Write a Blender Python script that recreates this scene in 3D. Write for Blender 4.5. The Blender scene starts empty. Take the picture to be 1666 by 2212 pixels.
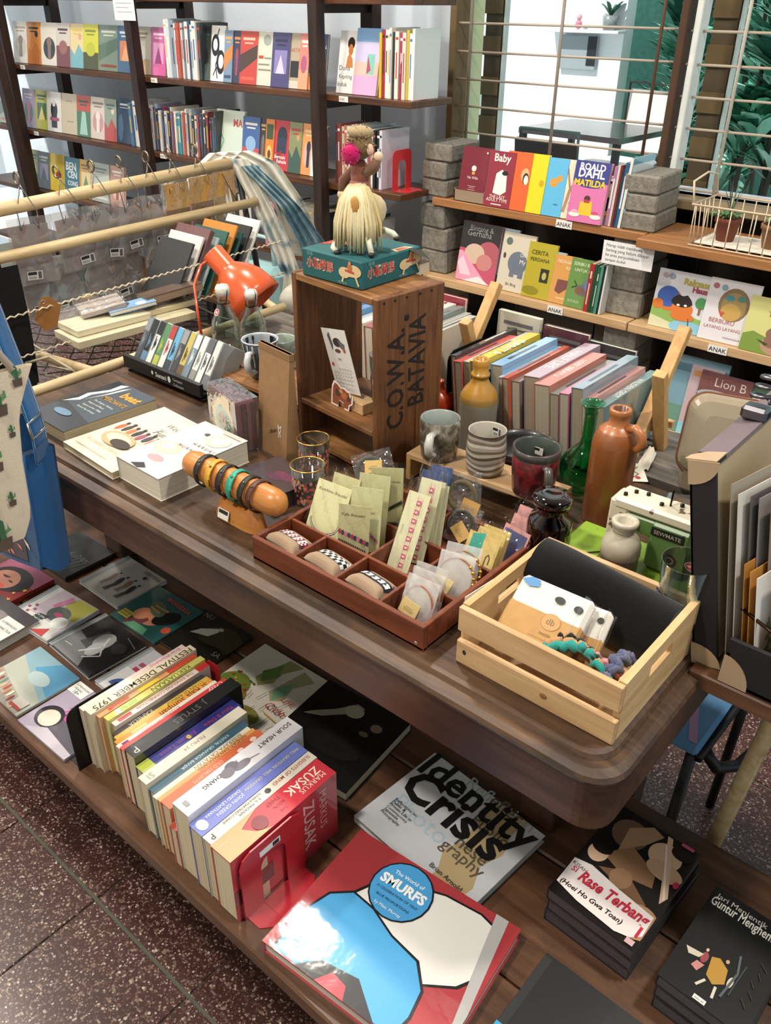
import bpy, bmesh, math, random
from mathutils import Matrix, Vector
PI = math.pi
S = bpy.context.scene
C = S.collection

# ---------------------------------------------------------------- camera
YAW, PITCH, ROLL, FPX = -0.70301, 0.54756, 0.00923, 1819.9
_F = Vector((math.sin(YAW)*math.cos(PITCH), math.cos(YAW)*math.cos(PITCH), -math.sin(PITCH)))
_R0 = Vector((math.cos(YAW), -math.sin(YAW), 0)); _U0 = _R0.cross(_F)
_R = math.cos(ROLL)*_R0 + math.sin(ROLL)*_U0
_U = -math.sin(ROLL)*_R0 + math.cos(ROLL)*_U0
CAM = Vector((0, 0, 1.5))
cd = bpy.data.cameras.new('camera'); cam = bpy.data.objects.new('camera', cd); C.objects.link(cam)
cd.sensor_fit = 'HORIZONTAL'; cd.sensor_width = 36; cd.lens = FPX/1666*36
cd.clip_start = .02; cd.clip_end = 100
m = Matrix((_R, _U, -_F)).transposed().to_4x4(); m.translation = CAM
cam.matrix_world = m
S.camera = cam

# ---------------------------------------------------------------- world, lights, exposure
w = bpy.data.worlds.new('world'); S.world = w; w.use_nodes = True
bg = w.node_tree.nodes['Background']
bg.inputs[0].default_value = (.82, .93, 1, 1); bg.inputs[1].default_value = .75
S.view_settings.view_transform = 'Standard'; S.view_settings.look = 'None'
S.view_settings.exposure = 0.0; S.view_settings.gamma = 1
S.view_settings.use_curve_mapping = False
S.cycles.transparent_max_bounces = 24
def lamp(name, loc, power, size, col, kind='AREA'):
    d = bpy.data.lights.new(name, kind); d.energy = power; d.color = col
    if kind == 'AREA': d.shape = 'DISK'; d.size = size
    o = bpy.data.objects.new(name, d); o.location = loc; C.objects.link(o)
    return o
LAMPS = [(-1.75, 1.55, 2.99, 40), (.45, 1.25, 2.99, 40), (-.95, -.3, 2.99, 44), (-3.4, 1.5, 2.99, 34), (-3.1, .1, 2.99, 62)]  # third entry is added front fill, last one added to brighten the shelf wall
for x, y, z, p in LAMPS: lamp('ceiling_lamp_or_fill', (x, y, z), p, .22, (1, .93, .84))
sun = lamp('sun', (2, 6, 6), 4.5, .05, (1, .97, .9), 'SUN'); sun.rotation_euler = (math.radians(38), math.radians(-14), 0)

# ---------------------------------------------------------------- helpers
def ray(px, py): return _F + _R*((px-833)/FPX) - _U*((py-1106)/FPX)
def Pz(px, py, z):
    d = ray(px, py); return CAM + d*((z-1.5)/d.z)
def Py(px, py, y):
    d = ray(px, py); return CAM + d*(y/d.y)
def Px(px, py, x):
    d = ray(px, py); return CAM + d*(x/d.x)
def V(*a): return Vector(a)
_cc = {}
def col(c):
    if isinstance(c, str):
        if c not in _cc:
            h = c.lstrip('#')
            if len(h) == 3: h = ''.join(a+a for a in h)
            v = [int(h[i:i+2], 16)/255 for i in (0, 2, 4)]
            _cc[c] = tuple(a/12.92 if a <= .04045 else ((a+.055)/1.055)**2.4 for a in v)
        return _cc[c]
    return tuple(c[:3])
def frame(o, x, y, z=None):
    x = Vector(x).normalized(); y = Vector(y); y = (y - x*y.dot(x)).normalized(); z = x.cross(y)
    M = Matrix((x, y, z)).transposed().to_4x4(); M.translation = Vector(o); return M
def TR(x=0, y=0, z=0): return Matrix.Translation((x, y, z))
def RX(a): return Matrix.Rotation(math.radians(a), 4, 'X')
def RY(a): return Matrix.Rotation(math.radians(a), 4, 'Y')
def RZ(a): return Matrix.Rotation(math.radians(a), 4, 'Z')
_txt = {}
def glyphs(s, bold, font_shear=0):
    k = (s, bold, font_shear)
    if k not in _txt:
        cu = bpy.data.curves.new('t', 'FONT'); cu.body = s; cu.size = 1; cu.resolution_u = 2
        cu.offset = bold; cu.shear = font_shear; cu.fill_mode = 'FRONT'
        ob = bpy.data.objects.new('t', cu)
        me = bpy.data.meshes.new_from_object(ob)
        vs = [(v.co.x, v.co.y) for v in me.vertices]; fs = [tuple(p.vertices) for p in me.polygons]
        bpy.data.objects.remove(ob); bpy.data.curves.remove(cu); bpy.data.meshes.remove(me)
        if vs:
            x0 = min(v[0] for v in vs); x1 = max(v[0] for v in vs)
            y0 = min(v[1] for v in vs); y1 = max(v[1] for v in vs)
        else: x0 = x1 = y0 = y1 = 0
        _txt[k] = ([(a-x0, b) for a, b in vs], fs, x1-x0, y0, y1)
    return _txt[k]
class MB:
    def __init__(s, c='#888888', M=None):
        s.v = []; s.f = []; s.c = []; s.s = []; s.dc = c; s.M = M or Matrix(); s.lz = 0
    def add(s, vs, fs, c=None, sm=False, M=None):
        b = len(s.v); T = s.M @ M if M is not None else s.M
        s.v += [T @ Vector(v) for v in vs]
        c = col(c if c is not None else s.dc)
        for f in fs: s.f.append([b+i for i in f]); s.c.append(c); s.s.append(sm)
        return s
    def box(s, x0, y0, z0, x1, y1, z1, c=None, M=None):
        return s.add([(x0,y0,z0),(x1,y0,z0),(x1,y1,z0),(x0,y1,z0),(x0,y0,z1),(x1,y0,z1),(x1,y1,z1),(x0,y1,z1)],
            [(3,2,1,0),(4,5,6,7),(0,1,5,4),(1,2,6,5),(2,3,7,6),(3,0,4,7)], c, False, M)
    def cbox(s, x0, y0, z0, x1, y1, z1, r=.002, c=None, M=None):
        lo = (x0,y0,z0); hi = (x1,y1,z1); vs = []; idx = {}
        r = min(r, (x1-x0)/2.01, (y1-y0)/2.01, (z1-z0)/2.01)
        for i in range(8):
            sx = (i & 1, i >> 1 & 1, i >> 2 & 1)
            p = [hi[k] if sx[k] else lo[k] for k in range(3)]
            for a in range(3):
                q = list(p)
                for k in range(3):
                    if k != a: q[k] += -r if sx[k] else r
                idx[i, a] = len(vs); vs.append(q)
        fs = []
        for a in range(3):
            b, c2 = (a+1) % 3, (a+2) % 3
            for sd in (0, 1):
                q = [(sd << a) | (u << b) | (v << c2) for u, v in ((0,0),(1,0),(1,1),(0,1))]
                if not sd: q.reverse()
                fs.append([idx[i, a] for i in q])
            for u in (0, 1):
                for v in (0, 1):
                    i = (u << b) | (v << c2); j = i | (1 << a)
                    q = [idx[i, b], idx[j, b], idx[j, c2], idx[i, c2]]
                    if u == v: q.reverse()
                    fs.append(q)
        for i in range(8):
            t = [idx[i,0], idx[i,1], idx[i,2]]
            if bin(i).count('1') % 2 == 0: t.reverse()
            fs.append(t)
        return s.add(vs, fs, c, False, M)
    def lathe(s, prof, n=24, c=None, M=None, cs=None, sm=True, a0=0, a1=2*PI):
        full = abs(a1-a0-2*PI) < 1e-6; k = n if full else n+1
        rings = []; vs = []
        for r, z in prof:
            if r < 1e-6: rings.append([len(vs)]*k); vs.append((0,0,z))
            else:
                rings.append(list(range(len(vs), len(vs)+k)))
                vs += [(r*math.cos(a0+(a1-a0)*i/n), r*math.sin(a0+(a1-a0)*i/n), z) for i in range(k)]
        for j in range(len(prof)-1):
            fs = []
            for i in range(n):
                i2 = (i+1) % k; q = [rings[j][i], rings[j][i2], rings[j+1][i2], rings[j+1][i]]
                u = []
                for t in q:
                    if t not in u: u.append(t)
                if len(u) > 2: fs.append(u)
            if j == 0: s.add(vs, fs, cs[0] if cs else c, sm, M); base = len(s.v)-len(vs)
            else:
                cc = col((cs[j] if cs else c) if (cs or c is not None) else s.dc)
                for f in fs: s.f.append([base+i for i in f]); s.c.append(cc); s.s.append(sm)
        return s
    def tube(s, pts, r, n=8, c=None, closed=False, caps=True, M=None, sm=True):
        pts = [Vector(p) for p in pts]; k = len(pts); rr = r if isinstance(r, (list, tuple)) else [r]*k
        tn = []
        for i in range(k):
            a = pts[(i-1) % k] if closed or i > 0 else pts[i]; b = pts[(i+1) % k] if closed or i < k-1 else pts[i]
            tn.append((b-a).normalized() if (b-a).length > 1e-9 else V(0,0,1))
        u = tn[0].orthogonal().normalized(); vs = []
        for i in range(k):
            u = (u - tn[i]*u.dot(tn[i])); u = u.normalized() if u.length > 1e-6 else tn[i].orthogonal().normalized()
            w2 = tn[i].cross(u)
            vs += [pts[i] + (u*math.cos(2*PI*j/n) + w2*math.sin(2*PI*j/n))*rr[i] for j in range(n)]
        fs = []
        for i in range(k if closed else k-1):
            i2 = (i+1) % k
            for j in range(n): fs.append((i*n+j, i*n+(j+1) % n, i2*n+(j+1) % n, i2*n+j))
        if caps and not closed: fs += [tuple(range(n-1, -1, -1)), tuple((k-1)*n+j for j in range(n))]
        return s.add(vs, fs, c, sm, M)
    def prism(s, p2, z0, z1, c=None, M=None, sidec=None, sm=False):
        n = len(p2); vs = [(x, y, z0) for x, y in p2] + [(x, y, z1) for x, y in p2]
        s.add(vs, [tuple(range(n-1, -1, -1)), tuple(range(n, 2*n))], c, False, M)
        return s.add(vs, [(i, (i+1) % n, n+(i+1) % n, n+i) for i in range(n)], sidec or c, sm, M)
    def poly(s, pts, c=None, M=None): return s.add(pts, [tuple(range(len(pts)))], c, False, M)
    def grid(s, fn, nu, nv, c=None, M=None, sm=True, cf=None, wrapu=False):
        vs = [fn(i/nu, j/nv) for j in range(nv+1) for i in range(nu+1)]
        fs = [(j*(nu+1)+i, j*(nu+1)+i+1, (j+1)*(nu+1)+i+1, (j+1)*(nu+1)+i) for j in range(nv) for i in range(nu)]
        b = len(s.v); T = s.M @ M if M is not None else s.M
        s.v += [T @ Vector(v) for v in vs]
        for q, f in enumerate(fs):
            s.f.append([b+i for i in f]); s.s.append(sm)
            s.c.append(col(cf((q % nu+.5)/nu, (q//nu+.5)/nv) if cf else (c if c is not None else s.dc)))
        return s
    def ball(s, c0, r, c=None, n=12, k=8, M=None):
        r = r if isinstance(r, (tuple, list)) else (r, r, r)
        T = TR(*c0) @ Matrix.Diagonal((r[0], r[1], r[2], 1))
        pr = [(math.cos(PI*(j/k-.5)), math.sin(PI*(j/k-.5))) for j in range(k+1)]; pr[0] = (0, -1); pr[-1] = (0, 1)
        return s.lathe(pr, n, c, (M @ T) if M is not None else T)
    def text(s, t, x, y, size, c='#000', M=None, align='l', bold=0, shear=0, z=0, fit=None, sy=1):
        vs, fs, wd, y0, y1 = glyphs(t, bold, shear)
        if not vs: return s
        k = fit/wd if fit else size
        ox = {'l': 0, 'c': -wd*k/2, 'r': -wd*k}[align]
        return s.add([(x+ox+a*k, y+b*k*sy, z) for a, b in vs], fs, c, False, M)
    # flat artwork in a w x h rectangle at height z of matrix M (normalised coordinates)
    def art(s, items, w2, h2, z, M=None):
        dz = .00012
        for it in items:
            z += dz; k = it[0]
            if k == 'r': _, a, b, a2, b2, c = it; s.poly([(a*w2,b*h2,z),(a2*w2,b*h2,z),(a2*w2,b2*h2,z),(a*w2,b2*h2,z)], c, M)
            elif k == 'e':
                _, a, b, ra, rb, c = it[:6]; rot = math.radians(it[6]) if len(it) > 6 else 0
                pts = []
                for i in range(20):
                    t = 2*PI*i/20; u = ra*w2*math.cos(t); v = rb*h2*math.sin(t)
                    X = a*w2+u*math.cos(rot)-v*math.sin(rot); Y = b*h2+u*math.sin(rot)+v*math.cos(rot)
                    pts.append((min(max(X, 0), w2), min(max(Y, 0), h2), z))
                s.poly(pts, c, M)
            elif k == 'p': s.poly([(a*w2, b*h2, z) for a, b in it[1]], it[2], M)
            elif k == 'l':   # stroke: points, width (rel. to w), colour
                pts = [Vector((a*w2, b*h2)) for a, b in it[1]]; hw = it[2]*w2/2
                for a, b in zip(pts, pts[1:]):
                    d = (b-a); n = Vector((-d.y, d.x)).normalized()*hw if d.length > 1e-9 else Vector((hw, 0))
                    s.poly([(*(a-n), z), (*(b-n), z), (*(b+n), z), (*(a+n), z)], it[3], M)
            elif k == 't':   # text, x, y, size(rel. w), colour, options
                _, t, a, b, sz, c = it[:6]; o = it[6] if len(it) > 6 else {}
                T = TR(a*w2, b*h2, z) @ RZ(o.get('rot', 0))
                fit = o.get('fit'); fit = fit*w2 if fit else None
                s.text(t, 0, 0, sz*w2, c, (M @ T) if M is not None else T, o.get('al', 'l'), o.get('b', 0), o.get('sh', 0), 0, fit, o.get('sy', 1))
        s.lz = z
        return s
    def build(s, name, mat, parent=None, world=False, bevel=0, sub=0):
        me = bpy.data.meshes.new(name)
        vs = s.v
        if world and parent is not None:
            r = parent
            while r.parent: r = r.parent
            inv = r.matrix_basis.inverted(); vs = [inv @ v for v in vs]
        me.from_pydata([tuple(v) for v in vs], [], s.f)
        ca = me.color_attributes.new('Col', 'FLOAT_COLOR', 'CORNER')
        buf = []
        for f, c in zip(s.f, s.c): buf += list(c + (1.0,))*len(f)
        ca.data.foreach_set('color', buf)
        me.polygons.foreach_set('use_smooth', s.s)
        me.validate(clean_customdata=False)
        me.materials.append(mat)
        o = bpy.data.objects.new(name, me); C.objects.link(o)
        if parent is not None: o.parent = parent
        if bevel:
            b = o.modifiers.new('bevel', 'BEVEL'); b.width = bevel; b.segments = 2; b.limit_method = 'ANGLE'
        if sub:
            b = o.modifiers.new('sub', 'SUBSURF'); b.levels = sub; b.render_levels = sub
        return o
def tag(o, label, cat, group=None):
    o['label'] = label; o['category'] = cat
    if group: o['group'] = group
    return o
def thing(name, label, cat, M=None, group=None):
    o = bpy.data.objects.new(name, None); C.objects.link(o); o.empty_display_size = .02
    if M is not None: o.matrix_basis = M if isinstance(M, Matrix) else TR(*M)
    return tag(o, label, cat, group)
def solo(o, M, label, cat, group=None):
    if M is not None: o.matrix_basis = M
    return tag(o, label, cat, group)
def struct(o): o['kind'] = 'structure'; return o
ORD = ['first','second','third','fourth','fifth','sixth','seventh','eighth','ninth','tenth','eleventh','twelfth','thirteenth','fourteenth','fifteenth','sixteenth','seventeenth','eighteenth','nineteenth','twentieth']
ORD += ['twenty-'+o for o in ORD[:9]] + ['thirtieth'] + ['thirty-'+o for o in ORD[:9]] + ['fortieth'] + ['forty-'+o for o in ORD[:9]]

# ---------------------------------------------------------------- materials
def newmat(name):
    m = bpy.data.materials.new(name); m.use_nodes = True
    n = m.node_tree.nodes; return m, n, m.node_tree.links, n['Principled BSDF']
def vcol(name, rough=.6, coat=0, bump=0, bscale=60, metal=0, spec=.5, sheen=0, mottle=0, mscale=30):
    m, n, l, b = newmat(name)
    a = n.new('ShaderNodeVertexColor'); a.layer_name = 'Col'
    src = a.outputs[0]
    if mottle:
        t = n.new('ShaderNodeTexNoise'); t.inputs['Scale'].default_value = mscale; t.inputs['Detail'].default_value = 5
        tc = n.new('ShaderNodeTexCoord'); l.new(tc.outputs['Object'], t.inputs['Vector'])
        r = n.new('ShaderNodeMapRange'); r.inputs['From Min'].default_value = .3; r.inputs['From Max'].default_value = .7
        r.inputs['To Min'].default_value = 1-mottle; r.inputs['To Max'].default_value = 1+mottle*.5; l.new(t.outputs['Fac'], r.inputs['Value'])
        h = n.new('ShaderNodeVectorMath'); h.operation = 'SCALE'; l.new(src, h.inputs[0]); l.new(r.outputs[0], h.inputs['Scale']); src = h.outputs[0]
    l.new(src, b.inputs['Base Color'])
    b.inputs['Roughness'].default_value = rough; b.inputs['Metallic'].default_value = metal
    b.inputs['Specular IOR Level'].default_value = spec
    if coat: b.inputs['Coat Weight'].default_value = coat; b.inputs['Coat Roughness'].default_value = .08
    if sheen: b.inputs['Sheen Weight'].default_value = sheen
    if bump:
        t = n.new('ShaderNodeTexNoise'); t.inputs['Scale'].default_value = bscale; t.inputs['Detail'].default_value = 3
        tc = n.new('ShaderNodeTexCoord'); l.new(tc.outputs['Object'], t.inputs['Vector'])
        bp = n.new('ShaderNodeBump'); bp.inputs['Strength'].default_value = bump; bp.inputs['Distance'].default_value = .002
        l.new(t.outputs['Fac'], bp.inputs['Height'])
        l.new(bp.outputs[0], b.inputs['Coat Normal' if coat else 'Normal'])
    return m
def wood(name, c1, c2, axis=0, scale=8, stretch=14, rough=.5, bump=.15, dark=None, dscale=3):
    m, n, l, b = newmat(name)
    tc = n.new('ShaderNodeTexCoord'); mp = n.new('ShaderNodeMapping'); l.new(tc.outputs['Object'], mp.inputs[0])
    sc = [stretch]*3; sc[axis] = 1; mp.inputs['Scale'].default_value = sc
    t = n.new('ShaderNodeTexNoise'); t.inputs['Scale'].default_value = scale; t.inputs['Detail'].default_value = 8; t.inputs['Roughness'].default_value = .65; t.inputs['Distortion'].default_value = .6
    l.new(mp.outputs[0], t.inputs['Vector'])
    r = n.new('ShaderNodeValToRGB'); r.color_ramp.elements[0].position = .32; r.color_ramp.elements[1].position = .68
    r.color_ramp.elements[0].color = (*col(c1), 1); r.color_ramp.elements[1].color = (*col(c2), 1)
    l.new(t.outputs['Fac'], r.inputs[0]); src = r.outputs[0]
    if dark:
        t2 = n.new('ShaderNodeTexNoise'); t2.inputs['Scale'].default_value = dscale; t2.inputs['Detail'].default_value = 6; l.new(tc.outputs['Object'], t2.inputs['Vector'])
        r2 = n.new('ShaderNodeValToRGB'); r2.color_ramp.elements[0].position = .45; r2.color_ramp.elements[1].position = .62
        r2.color_ramp.elements[0].color = (0,0,0,1); r2.color_ramp.elements[1].color = (.8,.8,.8,1); l.new(t2.outputs['Fac'], r2.inputs[0])
        mx = n.new('ShaderNodeMix'); mx.data_type = 'RGBA'; l.new(r2.outputs[0], mx.inputs['Factor']); l.new(src, mx.inputs['A']); mx.inputs['B'].default_value = (*col(dark), 1); src = mx.outputs['Result']
    l.new(src, b.inputs['Base Color']); b.inputs['Roughness'].default_value = rough
    bp = n.new('ShaderNodeBump'); bp.inputs['Strength'].default_value = bump; bp.inputs['Distance'].default_value = .002
    l.new(t.outputs['Fac'], bp.inputs['Height']); l.new(bp.outputs[0], b.inputs['Normal'])
    return m
def glassmat(name, c, rough=.02, ior=1.45, trans=1):
    m, n, l, b = newmat(name)
    b.inputs['Base Color'].default_value = (*col(c), 1); b.inputs['Roughness'].default_value = rough
    b.inputs['IOR'].default_value = ior; b.inputs['Transmission Weight'].default_value = trans
    return m
def filmmat(name, tint='#ffffff', gloss=.35, milky=0, bump=.3, bs=60):
    m, n, l, b = newmat(name)
    tr = n.new('ShaderNodeBsdfTransparent'); tr.inputs[0].default_value = (*col(tint), 1)
    gl = n.new('ShaderNodeBsdfGlossy'); gl.inputs['Roughness'].default_value = .08; gl.inputs[0].default_value = (.9,.9,.9,1)
    t = n.new('ShaderNodeTexNoise'); t.inputs['Scale'].default_value = bs; tc = n.new('ShaderNodeTexCoord'); l.new(tc.outputs['Object'], t.inputs['Vector'])
    bp = n.new('ShaderNodeBump'); bp.inputs['Strength'].default_value = bump; bp.inputs['Distance'].default_value = .004; l.new(t.outputs['Fac'], bp.inputs['Height']); l.new(bp.outputs[0], gl.inputs['Normal'])
    lw = n.new('ShaderNodeLayerWeight'); lw.inputs[0].default_value = gloss
    mx = n.new('ShaderNodeMixShader'); l.new(lw.outputs['Facing'], mx.inputs[0]); l.new(tr.outputs[0], mx.inputs[1]); l.new(gl.outputs[0], mx.inputs[2]); out = mx.outputs[0]
    if milky:
        df = n.new('ShaderNodeBsdfDiffuse'); df.inputs[0].default_value = (.9,.9,.9,1)
        m2 = n.new('ShaderNodeMixShader'); m2.inputs[0].default_value = milky; l.new(out, m2.inputs[1]); l.new(df.outputs[0], m2.inputs[2]); out = m2.outputs[0]
    l.new(out, n['Material Output'].inputs['Surface'])
    return m
def thinglass(name, c, base=.12):
    m, n, l, b = newmat(name)
    tr = n.new('ShaderNodeBsdfTransparent'); tr.inputs[0].default_value = (*col(c), 1)
    gl = n.new('ShaderNodeBsdfGlossy'); gl.inputs['Roughness'].default_value = .02; gl.inputs[0].default_value = (.95, .97, .96, 1)
    lw = n.new('ShaderNodeLayerWeight'); lw.inputs[0].default_value = base
    mx = n.new('ShaderNodeMixShader'); l.new(lw.outputs['Facing'], mx.inputs[0]); l.new(tr.outputs[0], mx.inputs[1]); l.new(gl.outputs[0], mx.inputs[2])
    l.new(mx.outputs[0], n['Material Output'].inputs['Surface'])
    return m
def marble(name, cs, sc=40, rough=.3, dist=1.5, pos=(.3, .7)):
    m, n, l, b = newmat(name); tc = n.new('ShaderNodeTexCoord'); tx = n.new('ShaderNodeTexNoise'); tx.inputs['Scale'].default_value = sc; tx.inputs['Detail'].default_value = 6; tx.inputs['Distortion'].default_value = dist; l.new(tc.outputs['Object'], tx.inputs['Vector'])
    r = n.new('ShaderNodeValToRGB'); e = r.color_ramp.elements; e[0].position = pos[0]; e[0].color = (*col(cs[0]), 1); e[1].position = pos[1]; e[1].color = (*col(cs[-1]), 1)
    for k, c in enumerate(cs[1:-1]): e.new(pos[0]+(pos[1]-pos[0])*(k+1)/(len(cs)-1)).color = (*col(c), 1)
    l.new(tx.outputs['Fac'], r.inputs[0]); l.new(r.outputs[0], b.inputs['Base Color']); b.inputs['Roughness'].default_value = rough; b.inputs['Coat Weight'].default_value = .3; return m
MARB = marble('marbled_stoneware', ['#2b2620', '#57503f', '#7d7668', '#a9a598'], 45); REDM = marble('mottled_red_glaze', ['#241414', '#4a161c', '#7a1f28', '#3a2a22'], 30)
PAPER = vcol('printed_paper', .6)
GLOSS = vcol('glossy_laminate', .35, coat=.7)
WRAP = vcol('shrink_wrapped_print', .4, coat=1, bump=.32, bscale=28)
CASE = vcol('clear_case_print', .45, coat=1, bump=.12, bscale=25)
FELT = vcol('woven_fabric', .95, bump=.5, bscale=900, spec=.1, sheen=.2)
CERA = vcol('glazed_ceramic', .22, coat=.4, mottle=.25, mscale=40)
MATTE = vcol('matte_paint', .75, mottle=.12, mscale=15)
METAL = vcol('bare_metal', .3, metal=1)
ENAM = vcol('enamel_paint', .28, coat=.5, bump=.05)
PLAST = vcol('moulded_plastic', .45)
KRAFT = vcol('kraft_paper', .8, bump=.25, bscale=70, mottle=.1, mscale=60)
STONE = vcol('stoneware_glaze', .35, coat=.3, mottle=.22, mscale=14, bump=.15, bscale=30)
BLOCK = vcol('concrete_block', .95, bump=1.0, bscale=140, spec=.1, mottle=.3, mscale=70)
WALLM = vcol('painted_plaster', .85, bump=.1, bscale=120, mottle=.05, mscale=4)
LEAF = vcol('leaf_green', .45, mottle=.2, mscale=20)
DARKW = wood('dark_desk_wood', '#3a2318', '#5e3e2c', 0, 5, 12, .4, .15, '#2a1910', 4)
DESKT = wood('worn_desk_top', '#37241a', '#63482f', 0, 6, 12, .45, .25, '#281a12', 9)
SHELFW = wood('brown_shelf_wood', '#3e2516', '#694024', 0, 4, 12, .4, .12)
UPRW = wood('dark_upright_wood', '#1d110d', '#38221a', 2, 5, 12, .5, .1)
PINE = wood('pale_pine', '#b58d60', '#d6b386', 0, 4, 14, .55, .1)
PINEZ = wood('pale_pine_upright', '#b3854d', '#d2a76c', 2, 4, 14, .55, .1)
PINEY = wood('pale_pine_across', '#b8915f', '#dab889', 1, 4, 14, .55, .1)
TRAYW = wood('red_brown_tray_wood', '#552916', '#7f4127', 0, 6, 10, .35, .12)
CRATEW = wood('old_crate_wood', '#4f2c16', '#82532b', 2, 9, 16, .6, .3, '#3a2010', 6)
CRATET = wood('old_crate_top_wood', '#684022', '#a0703f', 0, 7, 14, .6, .25, '#4a2c16', 5)
SHELFP = wood('orange_shelf_wood', '#8a5a33', '#b07c4a', 0, 4, 12, .5, .12)
PLATW = wood('platform_wood', '#40291b', '#6b4a33', 0, 4, 10, .38, .1)
DARKR = wood('stand_rail_wood', '#4a2f1d', '#6f4a30', 0, 5, 12, .45, .12)
GREYW = wood('weathered_grey_wood', '#4a443c', '#7a7268', 0, 6, 14, .6, .3)
BAMB = wood('cream_painted_bamboo', '#a98f63', '#cdb68c', 1, 5, 10, .5, .1)
TURNW = wood('turned_orange_wood', '#a4622a', '#cf8d4a', 0, 5, 8, .35, .05)
GLASS = thinglass('clear_glass', '#eef5f3', .25)
GREENG = thinglass('green_glass', '#97e6c0', .2)
AMBERG = thinglass('amber_glass', '#9a5a32', .2)
FILM = filmmat('clear_film', '#ffffff', .26, .03, .9, 40)
SLEEVE = filmmat('card_sleeve_film', '#ffffff', .14, 0, .9, 40)
MILK = filmmat('milky_film', '#f6f4f0', .3, .28)
HAZE = filmmat('hazy_pouch', '#d8d0cd', .35, .12, .8, 22)

# ================================================================ SETTING
def terrazzo():
    m, n, l, b = newmat('terrazzo')
    g = n.new('ShaderNodeNewGeometry')
    v = n.new('ShaderNodeTexVoronoi'); v.inputs['Scale'].default_value = 250; v.inputs['Randomness'].default_value = 1
    l.new(g.outputs['Position'], v.inputs['Vector'])
    sp = n.new('ShaderNodeSeparateColor'); l.new(v.outputs['Color'], sp.inputs[0])
    th = n.new('ShaderNodeMath'); th.operation = 'MULTIPLY'; th.inputs[1].default_value = .85; l.new(sp.outputs[0], th.inputs[0])
    lt = n.new('ShaderNodeMath'); lt.operation = 'LESS_THAN'; l.new(v.outputs['Distance'], lt.inputs[0]); l.new(th.outputs[0], lt.inputs[1])
    rp = n.new('ShaderNodeValToRGB'); e = rp.color_ramp.elements; e[0].color = (*col('#3f2825'), 1); e[1].color = (*col('#d0c0b4'), 1)
    e.new(.45).color = (*col('#6b4d44'), 1); e.new(.85).color = (*col('#9c8173'), 1); l.new(sp.outputs[1], rp.inputs[0])
    t = n.new('ShaderNodeTexNoise'); t.inputs['Scale'].default_value = 5; t.inputs['Detail'].default_value = 6; l.new(g.outputs['Position'], t.inputs['Vector'])
    rb = n.new('ShaderNodeValToRGB'); rb.color_ramp.elements[0].color = (*col('#3d2421'), 1); rb.color_ramp.elements[1].color = (*col('#53332d'), 1); l.new(t.outputs['Fac'], rb.inputs[0])
    mx = n.new('ShaderNodeMix'); mx.data_type = 'RGBA'; l.new(lt.outputs[0], mx.inputs['Factor']); l.new(rb.outputs[0], mx.inputs['A']); l.new(rp.outputs[0], mx.inputs['B'])
    l.new(mx.outputs['Result'], b.inputs['Base Color']); b.inputs['Roughness'].default_value = .3
    return m
TERR = terrazzo()
fl = struct(MB('#5b5a4c').box(-6, -1.2, -.05, 1.6, 3.0, -.004).build('floor', MATTE))
TS = .284; tile_me = None
for i in range(-19, 6):
    for j in range(-4, 9):
        x0 = -.789+i*TS; y0 = .407+j*TS
        if x0+TS < -4.6 or x0 > .7 or y0 > 2.75 or y0 < -.5: continue
        if tile_me is None:
            o = MB().cbox(.0012, .0035, -.012, TS-.0012, TS-.0035, 0, .0015).build('tile', TERR, fl); tile_me = o.data
        else:
            o = bpy.data.objects.new('tile', tile_me); C.objects.link(o); o.parent = fl
        o.location = (x0, y0, random.Random(i*31+j).uniform(-.0008, .0004))
# back wall: plaster left of the window, dark tiled dado under it
WY = 3.0; SILL = .93; WX = -2.19
wb = struct(MB('#d2dbe4').box(-6, WY, -.05, WX, WY+.15, 3.1).box(WX, WY, 2.35, 1.6, WY+.15, 3.1).box(WX, WY, -.05, 1.6, WY+.15, SILL).build('wall_back', WALLM))
for k in range(10):
    for r in range(3):
        x0 = WX+.01+k*.36
        MB('#0e0d0e').cbox(x0, WY-.012, .02+r*.3, x0+.357, WY, .317+r*.3, .002).build('tile', ENAM, wb)
struct(MB('#c9c6be').box(-6, -1.35, -.05, 1.6, -1.2, 3.1).build('wall_front', WALLM))
struct(MB('#dcdad4').box(-6, -1.35, 3.1, 1.6, WY+.15, 3.2).build('ceiling', WALLM))
for i, (x, y, z, p) in enumerate(LAMPS):
    t = thing('downlight_or_fill', 'round ceiling ring of a shop lamp or added fill, %s from the left' % ORD[i], 'ceiling light', (x, y, 3.1), 'ceiling downlights')  # the two added fills get the same ring as the lamps
    MB('#dddddd').lathe([(.15, 0), (.15, -.012), (.13, -.012), (.13, 0)], 24).build('trim_ring', PLAST, t)
# window: frame, mullion, grille
win = bpy.data.objects.new('window_1', None); C.objects.link(win); struct(win)
fb = MB('#6b5636')
fb.cbox(WX, 2.93, SILL, WX+.03, 3.02, 2.35, .003); fb.cbox(WX, 2.90, 2.31, 1.6, 3.02, 2.35, .003); fb.cbox(WX, 2.90, SILL-.03, 1.6, 3.05, SILL, .003, '#8d7a5c')
fb.build('window_frame', MATTE, win)
for x, w2, c, dep in ((-1.285, .026, '#4a301d', .02), (-1.235, .02, '#d9dcd6', .02)):
    MB(c).cbox(x, 2.93-dep/2, SILL, x+w2, 2.97+dep/2, 2.32, .003).build('mullion', MATTE, win)
for k in range(15):
    z = .96+k*.0928
    MB('#b9aa98').tube([(WX+.03, 2.95, z), (-1.28, 2.95, z)], .0042, 6).build('grille_bar', PLAST, win)
    MB('#b9aa98').tube([(-1.255, 2.95, z-.004), (1.55, 2.95, z-.004)], .0042, 6).build('grille_bar', PLAST, win)
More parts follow.
